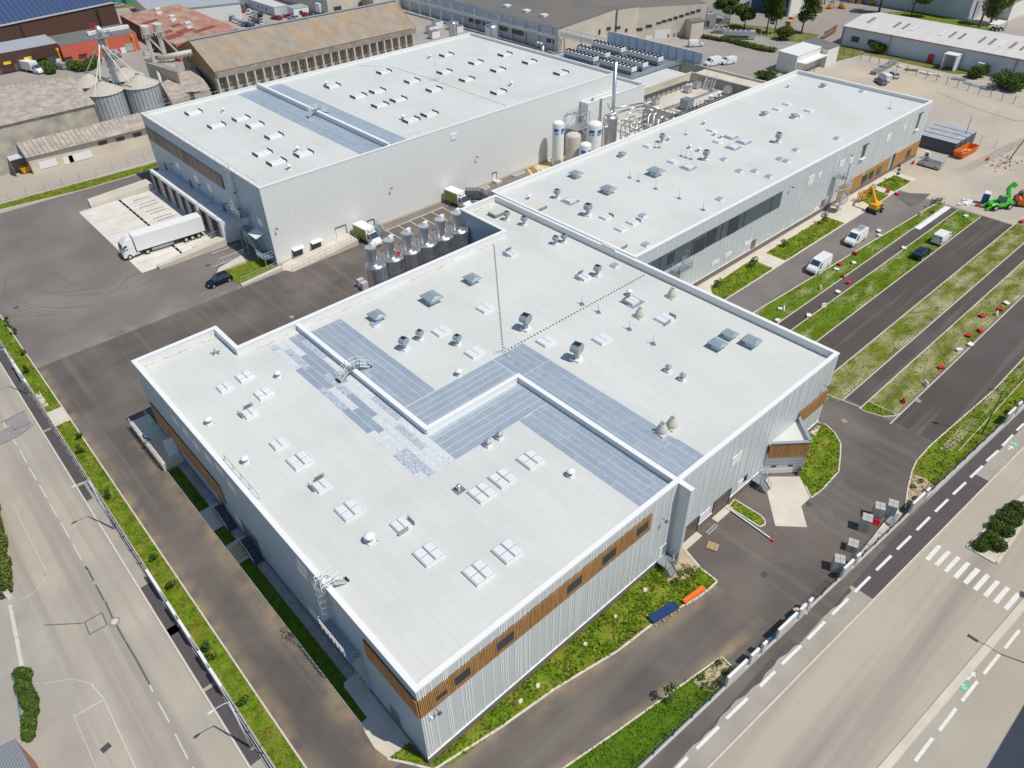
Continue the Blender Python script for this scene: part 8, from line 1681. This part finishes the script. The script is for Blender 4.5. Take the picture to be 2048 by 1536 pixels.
for i in range(60): mb.cbox((rr.uniform(125,141),rr.uniform(96,104),rr.choice((.2,4.1,4.1))),rr.uniform(.5,1.4),rr.uniform(.4,1.1),rr.uniform(.4,1.3),rr.uniform(0,3))
part('equipment_box',mb,M['cream'],t,kind='stuff')
sheet('plant_yard',R(108,150,91,113.8),'conc',.033)
# sunken roof court with ducts
ct = thing('utility_block','low concrete utility block with a sunken roof court full of ducts','plant building',(150,98,0)); zc,zw = 4.2,6.5
mb = MB(); mb.box(146,168.4,91,118.0,0,zc); part('court_deck',mb,M['conc'],ct)
mb = MB(); mb.box(146,168.4,118.0,118.5,0,zw); part('parapet',mb,M['render'],ct); mb = MB(); mb.box(168.4,169.0,91,118.5,0,zw); part('parapet',mb,M['oldw'],ct)
mb = MB(); mb.box(169.0,175.8,91,119,0,5.6); part('side_roof',mb,M['conc'],ct); mb = MB(); mb.box(175.8,176.2,91,127,0,6.2); part('edge_parapet',mb,M['render'],ct); mb = MB(); mb.box(142,169,118.5,126.5,0,5.7); part('side_roof',mb,M['roofw'],ct)
mb = MB(); mb.box(147,168,108.6,109.8,zc,zc+.02); mb.box(152.5,153.5,103.5,108.6,zc,zc+.02); part('walk_strip',mb,M['mid'],ct,kind='stuff')
t = thing('duct_run','bundle of dark pipes on racks along the far side of the roof court','pipe rack',(157,116,zc)); mb = MB()
for k in range(4): mb.cyl((147,115.6+k*.4,zc+1.1),(165,115.6+k*.4,zc+1.1),.13,n=6)
for i in range(10): mb.bar((147.5+i*1.9,115.3,zc),(147.5+i*1.9,115.3,zc+1.4),.1); mb.bar((147.5+i*1.9,115.3,zc+.9),(147.5+i*1.9,117.2,zc+.9),.1)
part('pipe_bundle',mb,M['dark'],t,kind='stuff')
t = thing('duct_run','bundle of dark pipes and trays running beside the wing wall','pipe rack',(155,99,zc)); mb = MB()
for k in range(9): mb.cyl((142,99.5+k*.42,zc+1.3+.3*(k % 2)),(168,99.5+k*.42,zc+1.3+.3*(k % 2)),.12,n=6)
for i in range(18): mb.bar((142.2+i*1.5,99.2,zc+1.0),(142.2+i*1.5,103.4,zc+1.0),.1); mb.bar((142.2+i*1.5,103.4,zc),(142.2+i*1.5,103.4,zc+1.9),.1); mb.bar((142.2+i*1.5,99.2,zc),(142.2+i*1.5,99.2,zc+1.9),.1)
part('pipe_bundle',mb,M['dark'],t,kind='stuff')
def ahu(lab,x,y,s=(2.0,2.0,1.8),z=zc,m='hood'):
    t = thing('air_handler',lab,'air unit',(x,y,z)); mb = MB(); mb.cbox((x,y,z+.15),*s); part('casing',mb,M[m],t); mb = MB(); mb.cbox((x,y,z),s[0]+.2,s[1]+.2,.15); part('frame',mb,M['mid'],t); mb = MB(); mb.cbox((x,y,z+.15+s[2]),s[0]+.1,s[1]+.1,.06); part('lid',mb,M['galv'],t)
ahu('large blue-grey air unit in the middle of the roof court',150.8,105.9,(2.3,2.3,2.2)); ahu('pale air unit below the court stairs, right one',165.2,113.6,(2.0,1.5,1.3),zc,'zinc'); ahu('pale air unit on the court deck, left of the stairs',161.0,113.2,(1.8,1.5,1.2),zc,'zinc'); ahu('pale air unit in the right corner of the roof court',166.6,105.4,(1.6,1.4,1.6),zc,'zinc'); ahu('small air unit at the annexe corner in the court',148.3,113.2,(1.6,1.3,1.2),zc,'zinc')
t = thing('court_stairs','double run of steel stairs leading down into the roof court','stairs',(168,110,zc)); mb = MB(); mb.stairs((169.2,111.2,6.6),(165.6,109.6,zc+.1),1.0,10); mb.stairs((169.2,112.8,6.6),(165.6,111.4,zc+.1),1.0,10); mb.rail([(169.2,110.6,6.6),(165.6,109.0,zc+.1)],1.0,.03,.7); mb.rail([(169.2,113.4,6.6),(165.6,112,zc+.1)],1.0,.03,.7); part('flight',mb,M['rail'],t,kind='stuff')
for px,l in (((1438,184),'right white disc on a post by the court ducts'),((1421,190),'left white disc on a post by the court ducts')): q = U(px[0],px[1],zc+1.5); t = thing('satellite_disc',l,'vent cap',(q.x,q.y,zc)); mb = MB(); mb.cyl((q.x,q.y,zc),(q.x,q.y,zc+1.3),.2,n=8); part('post',mb,M['galv'],t); mb = MB(); mb.lathe((q.x,q.y,zc+1.3),[(.6,0),(.65,.1),(.3,.25)],16); part('cap',mb,M['white'],t)
# cooling deck
dk = thing('cooling_deck','raised steel deck carrying rows of air coolers with a tall screen behind','platform',(166,141,0)); mb = MB(); mb.box(154.5,176,126.8,155,5.4,5.6); part('deck',mb,M['deck'],dk); mb = MB(); mb.box(154.6,175.9,127,154.8,0,5.4); part('base',mb,M['mid'],dk)
mb = MB(); mb.rail([(154.6,155,5.6),(154.6,126.9,5.6),(175.8,126.9,5.6)],1.1,.04,1.4); part('guardrail',mb,M['rail'],dk,kind='stuff'); mb = MB(); mb.bar((154.4,155,6.6),(154.4,126,6.6),.1); mb.bar((153.9,156,5.7),(176,156,5.7),.5,.4); part('edge_beam',mb,M['bluewall'],dk,kind='stuff')
def cooler():
    t = thing('air_cooler','x','cooling unit',P0,world=False,group='rows of white air coolers on the steel deck'); Lc = 11.2
    mb = MB(); mb.box(-1.05,1.05,-Lc/2,Lc/2,1.15,2.15); part('coil_casing',mb,M['white'],t); mb = MB(); mb.box(-.95,.95,-Lc/2+.15,Lc/2-.15,.35,1.14); part('lower_coil',mb,M['mid'],t)
    fm = MB(); fm.cyl((0,0,2.15),(0,0,2.42),.43,.40,n=14); fme = mesh_of('fan_cowl',fm,(0,0,0),[M['black']]); f2 = MB(); f2.cyl((0,0,2.5),(0,0,2.52),.22,n=8); f2e = mesh_of('fan_hub',f2,(0,0,0),[M['mid']])
    for i in range(8):
        for s in (-.52,.52): tile('fan_cowl',fme,(s,-Lc/2+.7+i*1.4,0),t)
    for i in range(9):
        for s in (-1,1): mb = MB(); y = -Lc/2+.05+i*(Lc-.1)/8; mb.bar((s*1.0,y,0),(s*1.0,y,1.2),.1); part('leg',mb,M['zinc'],t)
    return t
c0 = cooler(); 
for i,((x,y),l) in enumerate(zip(((158.2,134.2),(163.2,134.6),(158.2,147.6),(163.2,147.9),(170.0,148.2),(170.0,135)),('white air cooler with two rows of fans, nearest to the chimney','white air cooler in the middle row, chimney side','white air cooler nearest to the warehouse roof, far end','white air cooler in the middle row, factory side','white air cooler along the screen, factory side','white air cooler along the screen, van side'))):
    o = c0 if i == 0 else dup(c0,(x,y,5.6),0,l); o.location = (x,y,5.6); o['label'] = l
t = thing('screen_wall','tall pale screen wall of framed panels behind the air coolers','screen',(176.4,136,5.5)); pm = MB(); pm.box(-.06,.06,.08,2.72,0,3.5); me = mesh_of('screen_panel',pm,(0,0,0),[M['bluewall']]); fm = MB(); fm.box(-.16,-.02,-.08,.08,-.3,3.6); fme = mesh_of('screen_post',fm,(0,0,0),[M['hood']])
for i in range(12): tile('screen_panel',me,(176.5,120.9+i*2.8,5.5),t); tile('screen_post',fme,(176.5,120.9+i*2.8,5.5),t)
mb = MB(); mb.bar((176.5,120.9,9.1),(176.5,154.6,9.1),.22); part('top_rail',mb,M['white'],t); mb = MB(); [mb.bar((175,122+i*5.6,5.6),(176.4,122+i*5.6,8.4),.08) for i in range(6)]; part('brace',mb,M['rail'],t,kind='stuff')
tank('steel_tank','silver tank with blue square label behind the warehouse far corner',155.2,181.5,1.9,9.5,'steel'); tank('steel_tank','slim silver tank with pointed top between hangar and factory',152.0,196,1.3,8.8,'steel'); mb = MB(); mb.quad((153.35,181.2,4),(153.9,179.9,4),(153.9,179.9,5.6),(153.35,181.2,5.6)); single('blue_plate',mb,M['blue2'],'blue square plate on the silver tank behind the warehouse','plate')
for i,px in enumerate(((863,60),(875,50),(905,52),(915,60),(868,70))): q = U(px[0],px[1],1.0); ahu('white rooftop cooling unit behind the warehouse corner, '+('first','second','third','fourth','fifth')[i]+' of a cluster',q.x,q.y,(3.2,2.4,2.2),0,'white')
mb = MB(); q = U(1090,90,6); t = thing('duct_elbow','grey curved duct elbow rising behind the warehouse parapet','duct',(q.x-3,q.y,0)); mb.tube([(q.x-1,q.y,0),(q.x-1,q.y,6),(q.x-1.8,q.y+.6,6.8),(q.x-2.8,q.y+1,6.6)],.6,12); part('duct',mb,M['galv'],t,smooth=True)
# factory dock porch, chillers at top right
t = thing('dock_porch','cream dock porch with grey roof on the far factory wall','porch',tuple(U(1398,78))); P_ = [xy((1377,77),0),xy((1402,82),0),xy((1402,71),0)]; a = xy((1380,80)); b = xy((1404,76)); c_ = (b[0]+3,b[1]+5); block(t,'wall',[a,b,c_,(a[0]+3,a[1]+5)],0,5.2,'render','greyroof',.2)
def chill(lab,px,L_,w,h,ang):
    q = U(*px); t = thing('chiller',lab,'cooling unit',(q.x,q.y,0),ang,world=False); mb = MB(); mb.box(-L_/2,L_/2,-w/2,w/2,.3,h); part('casing',mb,M['zinc'],t); mb = MB(); mb.box(-L_/2+.1,L_/2-2,-w/2-.03,-w/2,.5,h*.5); part('coil',mb,M['dark'],t)
    for i in range(int(L_/1.6)): mb = MB(); mb.cyl((-L_/2+.9+i*1.6,0,h),(-L_/2+.9+i*1.6,0,h+.15),.6,n=10); part('fan',mb,M['dark'],t)
chill('long grey chiller on the concrete strip by the fence',(1478,78),9.5,2.4,2.6,-.9); chill('small white cooling unit left of the long chiller',(1441,66),5,2.2,1.6,-.9); chill('square cooling tower unit beside the dock porch',(1416,52),4.5,4,4.2,-.9)
# small white building
t = thing('white_house','small white flat-roofed building with a lower canopy beside the dusty lot','building',(206,115,0)); block(t,'wall',[(205.5,115.4),(204.6,108.9),(217.2,108.9),(218.2,115.4)],0,5.1,'renderw','white',.12); block(t,'wall',[(218.2,116.2),(217.3,106.8),(223.3,106.6),(226,116.2)],0,4.9,'renderw','greyroof',.12)
mb = MB(); mb.box(205.0,217.3,106.4,108.9,3.3,3.5); part('canopy',mb,M['white'],t)
for x in (206,211.5,216.8): mb = MB(); mb.bar((x,106.6,0),(x,106.6,3.3),.15); part('post',mb,M['mid'],t)
# long low metal warehouse
t = thing('long_low_shed','long low pale blue metal shed with striped rooflights at upper right','shed',(242,90,0)); gx = 242.2; y0_,y1_ = -40,115.6; mb = MB(); mb.quad((gx,y1_,0),(gx-1,y0_,0),(gx-1,y0_,5.2),(gx,y1_,5.4)); part('wall',mb,M['bluewall'],t); mb = MB(); mb.quad((gx+24,y1_+.5,0),(gx,y1_,0),(gx,y1_,5.4),(gx+24,y1_+.5,5.4)); part('end_wall',mb,M['bluewall'],t)
mb = MB(); mb.quad((gx-.3,y1_+.3,5.45),(gx-1.3,y0_,5.25),(gx+10,y0_,7.0),(gx+11.5,y1_+.3,7.0)); mb.quad((gx+11.5,y1_+.3,7.0),(gx+10,y0_,7.0),(gx+22,y0_,5.4),(gx+24,y1_+.3,5.4)); part('roof',mb,M['shedroof'],t)
mk('rl','brown rooflight',(.26,.19,.15),.7,var=.1)
for i in range(34):
    y = 111-i*2.75
    if i % 5 in (1,2) and i < 12: continue
    f = (y-y0_)/(y1_-y0_); xa = gx-1+f+5.2; xb = xa+4.4; za = 6.22; zb = 6.93; mb = MB(); mb.quad((xa,y-.38,za+.1),(xb,y-.38,zb+.06),(xb,y+.38,zb+.06),(xa,y+.38,za+.1)); part('rooflight',mb,M['rl'] if i % 3 != 2 else M['frost'],t)
mb = MB(); mb.box(gx-.35,gx-.02,y1_-.2,y1_+.1,0,5.4); mb.bar((gx-.6,y1_,5.4),(gx-1.7,y0_,5.2),.3); part('gutter',mb,M['rust'],t)
for px,w in (((1709,82),2),((1742,88),2)): p = onX(px[0],px[1],gx-.3); openX(t,'window',p.y-1.2,p.y+1.2,1.6,3.1,gx-.2,'glass')
for px in ((1782,78),(2033,128)): p = onX(px[0],px[1],gx-.3); mb = MB(); mb.bar((gx-.7,p.y,0),(gx-.7,p.y,5.6),.2); part('downpipe',mb,M['mid'],t)
p = onX(1901,130,gx-2); mb = MB(); mb.box(gx-4,gx-.7,p.y-1.8,p.y-1.5,0,4); mb.box(gx-4,gx-.7,p.y+1.5,p.y+1.8,0,4); mb.box(gx-4.2,gx-.7,p.y-1.9,p.y+1.9,4,4.2); part('door_porch',mb,M['white'],t); p = onX(1860,120,gx-.5); openX(t,'red_door',p.y-.8,p.y+.8,.1,2.4,gx-.5,'red'); p = onX(1958,145,gx-1); mb = MB(); mb.box(gx-2.2,gx-.8,p.y-.8,p.y+.8,0,3); part('side_porch',mb,M['white'],t)
t = thing('wire_fence','rusty post and wire fence along the verge of the low shed','fence',(235,90,0)); A_,B_ = U(1670,105),U(2100,230); pm = MB(); pm.bar((0,0,0),(0,0,2.1),.12); me = mesh_of('post',pm,(0,0,0),[M['bark']])
for i in range(22): tile('post',me,A_.lerp(B_,i/21),t)
mb = MB(); [mb.bar(A_+Vector((0,0,z)),B_+Vector((0,0,z)),.02) for z in (.6,1.2,1.9)]; part('wire',mb,M['mid'],t,kind='stuff')
t = thing('wire_fence','light wire fence between works ground and dusty lot','fence',tuple(U(1850,262))); A_,B_ = U(1848,262),U(2080,318); pm = MB(); pm.bar((0,0,0),(0,0,2.0),.08); me = mesh_of('post',pm,(0,0,0),[M['zinc']])
for i in range(9): tile('post',me,A_.lerp(B_,i/8),t)
mb = MB(); [mb.bar(A_+Vector((0,0,z)),B_+Vector((0,0,z)),.02) for z in (.6,1.2,1.9)]; part('wire',mb,M['mid'],t,kind='stuff')
# materials lying along the lot edge
for i,(pa,pb,w,h,m,l) in enumerate((((1745,150),(1788,128),1.6,1.1,'mid','row of grey block stacks beside the parked cars'),((1794,133),(1806,136),.8,.35,'cream','pale beams on the lot edge, first from the left'),((1840,146),(1864,151),1.2,.4,'cream','long cream planks lying along the lot edge'),((1867,150),(1884,153),1.1,.35,'cream','short cream planks next to the long ones'),((1903,158),(1932,162),1.6,.35,'galv','grey sheets stacked on the lot edge'),((1928,166),(1972,178),1.3,.4,'rail','bundle of galvanised rails at the right of the lot edge'),((1808,140),(1835,143),1.0,.5,'mid','small grey pile between planks on the lot edge'))):
    A_,B_ = U(*pa),U(*pb); n = max(2,int((B_-A_).length/1.7)); t = thing('material_stack',l,'stack',tuple(A_)); ang = math.atan2(B_.y-A_.y,B_.x-A_.x)
    for k in range(n): p = A_.lerp(B_,(k+.5)/n); mb = MB(); mb.cbox((p.x,p.y,.04),(B_-A_).length/n*.92,w,h*random.uniform(.8,1.1),ang); part('bundle',mb,M[m],t)
# trees
def tree(lab,px,h,blobs,n,size,m='leaf',tr=.25,lean=0):
    q = U(*px); t = thing('tree',lab,'tree',(q.x,q.y,0)); mb = MB(); mb.cyl((q.x,q.y,0),(q.x+lean*.5,q.y,h*.45),tr,tr*.6,n=8); mb.cyl((q.x+lean*.5,q.y,h*.45),(q.x+lean,q.y,h*.9),tr*.6,tr*.2,n=8)
    for a in (.3,2.2,4.1): mb.cyl((q.x+lean*.4,q.y,h*.4),(q.x+lean+math.cos(a)*h*.16,q.y+math.sin(a)*h*.16,h*.72),tr*.4,tr*.12,n=6)
    part('trunk',mb,M['bark'],t); leafpart('crown',[((q.x+lean+a,q.y+b,h*c),(r,r,rz)) for a,b,c,r,rz in blobs],int(n*1.9),size*.68,M[m],t); return t
def rb(k,w,lo,hi,r,rz,seed): r_ = random.Random(seed); return [(r_.uniform(-w,w),r_.uniform(-w,w),r_.uniform(lo,hi),r*r_.uniform(.7,1.2),rz*r_.uniform(.7,1.2)) for _ in range(k)]
tree('round bright green tree left of the pair near the steel stairs',(1449,44),8,rb(12,2.6,.45,.85,1.9,1.6,1),300,.30,'leaf'); tree('round bright green tree behind the long chiller',(1488,58),8,rb(12,2.4,.4,.85,1.8,1.6,2),300,.30,'leaf')
tree('tall poplar-like tree, left of three behind the fence',(1533,64),15,rb(14,1.8,.3,.95,1.7,2.4,3),260,.28); tree('tall poplar-like tree, middle of three behind the fence',(1549,66),15,rb(14,1.7,.3,.95,1.6,2.4,4),260,.28); tree('tall poplar-like tree, right of three, leaning',(1602,68),13,rb(13,2.0,.35,.95,1.7,2.0,5),240,.28,'leaf',.3,1.0)
tree('dense dark round bush in front of the poplars',(1567,80),4.2,rb(12,1.7,.35,.7,1.8,1.3,6),260,.26); tree('broad umbrella pine on the green lawn',(1821,36),9,rb(20,5.5,.72,.98,2.4,1.3,7),420,.32,'leaf',.4); tree('olive green tree at the top edge beyond the low shed',(1757,26),9,rb(12,3,.7,1.0,2.4,1.6,8),240,.30,'leaf2',.5)
tree('drooping willow with yellow green foliage by the big white hall',(1980,48),14,rb(18,3.0,.35,.95,2.0,3.0,9),420,.28,'leaf2',.4); tree('bare trunked tree beside the willow',(1958,55),12,rb(3,1.5,.8,.95,.8,.8,10),30,.2,'leaf2',.45)
tree('dark bush against the wall of the low shed',(1757,105),3.4,rb(8,1.3,.35,.6,1.4,1.0,11),200,.24); tree('bushy shrub left of the pair on the shed verge',(1950,155),3.6,rb(8,1.8,.35,.7,1.6,1.2,12),240,.26); tree('large bushy shrub on the shed verge at the right',(2012,178),4.4,rb(12,3.0,.3,.7,1.9,1.4,13),260,.26)
tree('green shrub at the wing far corner beyond the roof edge',(1532,158),3,rb(8,2.2,.3,.6,1.6,.9,14),240,.22); tree('dark cypress at the top edge near the forklifts',(1636,8),12,rb(8,.8,.2,.9,1.2,2.4,15),200,.26); tree('second dark cypress at the top edge near the forklifts',(1648,10),12,rb(8,.8,.2,.9,1.2,2.4,16),200,.26)
hedge('low green hedge strip between the back yard and the concrete strip',pl((1447,81),(1475,88),(1505,96),(1530,102),(1552,104)),1.3,1.3,160,'leaf2',.25); hedge('low hedge near the dock porch end',pl((1405,76),(1430,80),(1445,84)),1.0,1.0,120,'leaf',.22)
sheet('lawn',[xy((1775,25)),xy((1830,22)),xy((1934,43)),xy((1990,58)),xy((1960,66)),xy((1780,30))],'grass',.05)
# big white hall, far right buildings, timber yard
t = thing('white_hall','very large pale hall behind the umbrella pine','hall',(298,100,0)); block(t,'wall',[(299.5,121),(298.5,100.2),(312,99),(345,118),(345,150),(300,150)],0,13,'bluewall','shedroof',.2)
mb = MB(); mb.box(301.5,305,99.5,99.7,.1,6); part('roller_door',mb,M['zinc'],t)
t = thing('green_roof_house','white building with green roof at the top right corner','building',(330,70,0)); block(t,'wall',[xy((1992,32)),xy((2015,42)),xy((2075,15)),xy((2040,0))],0,6,'renderw','farmgrass',.4)
t = thing('carport','flat white carport with motorcycles under it at upper right','carport',tuple(U(1990,70))); q = [xy(p,3) for p in ((1978,48),(1996,51),(2015,43),(1998,40))]; mb = MB(); mb.prism(q,3,3.15,bot=True); part('roof',mb,M['white'],t)
for p in q: mb = MB(); mb.bar((*p,0),(*p,3),.15); part('post',mb,M['mid'],t)
for i,px in enumerate(((1985,60),(1993,62),(2001,61))):
    q = U(*px); t = thing('motorcycle',('left','middle','right')[i]+' one of the motorcycles by the white carport','motorcycle',(q.x,q.y,0),1.2,world=False); mb = MB(); mb.cbox((0,0,.5),1.2,.3,.5); part('body',mb,M['c_blue'] if i == 0 else M['dark'],t)
    for x in (-.7,.7): mb = MB(); mb.cyl((x,-.06,.32),(x,.06,.32),.32,n=12); part('wheel',mb,M['black'],t)
    mb = MB(); mb.bar((.5,-.35,1.1),(.5,.35,1.1),.05); part('handlebar',mb,M['zinc'],t)
def forklift(lab,px,ang,s=1.0):
    q = U(*px); t = thing('forklift',lab,'forklift',(q.x,q.y,0),ang,world=False); mb = MB(); mb.cbox((-.3,0,.3),2.4,1.3,.9); part('body',mb,M['yellow'],t); mb = MB(); mb.bar((.9,-.4,.1),(.9,-.4,3.2),.12); mb.bar((.9,.4,.1),(.9,.4,3.2),.12); part('mast',mb,M['dark'],t,kind='stuff'); mb = MB(); mb.cbox((-.2,0,2.3),1.4,1.2,.1); [mb.bar((x,y,1.2),(x,y,2.3),.08) for x in (-.8,.4) for y in (-.5,.5)]; part('overhead_guard',mb,M['dark'],t,kind='stuff'); wheels(t,(.6,-1.1),.6,.35,.25)
    mb = MB(); mb.bar((.95,-.35,.15),(2.0,-.35,.15),.12,.05); mb.bar((.95,.35,.15),(2.0,.35,.15),.12,.05); part('fork',mb,M['dark'],t,kind='stuff')
forklift('yellow forklift standing alone in the timber yard',(1683,17),1.3); forklift('yellow forklift at the top edge beside crate stacks',(1740,9),2.0); forklift('yellow loading machine with flat load in the timber yard',(1661,17),0)
for px,w,l in (((1642,24),3,'stack of orange timber planks beside the yellow forklift'),((1707,4),5,'stack of crates at the top edge, left'),((1720,6),4,'stack of crates at the top edge, right'),((1585,22),5,'orange brown timber stack behind the poplars'),((1583,45),3.5,'orange brown timber stack by the leaning poplar'),((1577,54),2.5,'small timber stack near the round dark bush')):
    q = U(*px); t = thing('timber_stack',l,'timber',(q.x,q.y,0))
    for k in range(4): mb = MB(); mb.cbox((q.x,q.y,.1+k*.5),w,1.6,.42,.2); part('layer',mb,M['pallet'],t)
t = thing('rusty_rack','rusty brown steel rack leaning behind the small white building','rack',tuple(U(1660,75))); A_,B_ = U(1646,80),U(1670,66); mb = MB(); mb.rail([A_,B_],2.4,.09,1.0); mb.rail([A_+Vector((1.4,.6,0)),B_+Vector((1.4,.6,0))],2.4,.09,1.0); part('frame',mb,M['rust'],t,kind='stuff')
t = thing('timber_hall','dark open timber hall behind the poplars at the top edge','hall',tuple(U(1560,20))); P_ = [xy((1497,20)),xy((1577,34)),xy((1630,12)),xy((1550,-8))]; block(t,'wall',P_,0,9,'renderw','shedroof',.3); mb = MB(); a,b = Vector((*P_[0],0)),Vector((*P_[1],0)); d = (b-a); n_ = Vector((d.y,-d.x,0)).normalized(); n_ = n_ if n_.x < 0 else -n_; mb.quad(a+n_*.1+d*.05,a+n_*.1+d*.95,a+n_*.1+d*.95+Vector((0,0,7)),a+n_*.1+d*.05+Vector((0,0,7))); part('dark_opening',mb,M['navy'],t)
t = thing('wire_fence','fence of pale posts in front of the poplars','fence',tuple(U(1513,68))); A_,B_ = U(1495,66),U(1605,86); pm = MB(); pm.bar((0,0,0),(0,0,2.2),.14); me = mesh_of('post',pm,(0,0,0),[M['conc']])
for i in range(9): tile('post',me,A_.lerp(B_,i/8),t)
sheet('verge',[xy((1440,58)),xy((1510,70)),xy((1610,88)),xy((1640,70)),xy((1540,55)),xy((1450,45))],'farmgrass',.05)
t = thing('steel_stairs','grey outside steel staircase at the end of the factory office','stairs',tuple(U(1425,60))); q = U(1422,58); mb = MB(); mb.stairs((q.x-2,q.y+1,6),(q.x+4,q.y-4,3),1.2,8); mb.stairs((q.x+4,q.y-4,3),(q.x-1,q.y-2,.2),1.2,8); mb.rail([(q.x-2,q.y+1,6),(q.x+4,q.y-4,3),(q.x-1,q.y-2,.2)],1.1,.06,.8); part('flight',mb,M['hood'],t,kind='stuff')
for a in ((q.x+4,q.y-4),(q.x-2,q.y+1)): mb = MB(); mb.bar((*a,0),(*a,6),.2); part('leg',mb,M['hood'],t)
# top-left scenery
sheet('lawn',[xy((232,18)),xy((330,8)),xy((335,-6)),xy((235,-6))],'farmgrass',.05)
for i,(px,m) in enumerate((((238,3),'teal'),((262,4),'teal'))):
    q = U(*px); t = thing('tarp_stack',('left' if i == 0 else 'right')+' one of two teal covered stacks at the top edge','stack',(q.x,q.y,0)); mb = MB(); mb.cbox((q.x,q.y,0),6,3,2.6,.3); part('cover',mb,M[m],t); mb = MB(); mb.cbox((q.x,q.y,2.6),5,2.4,.5,.3); part('top',mb,M['dark'],t)
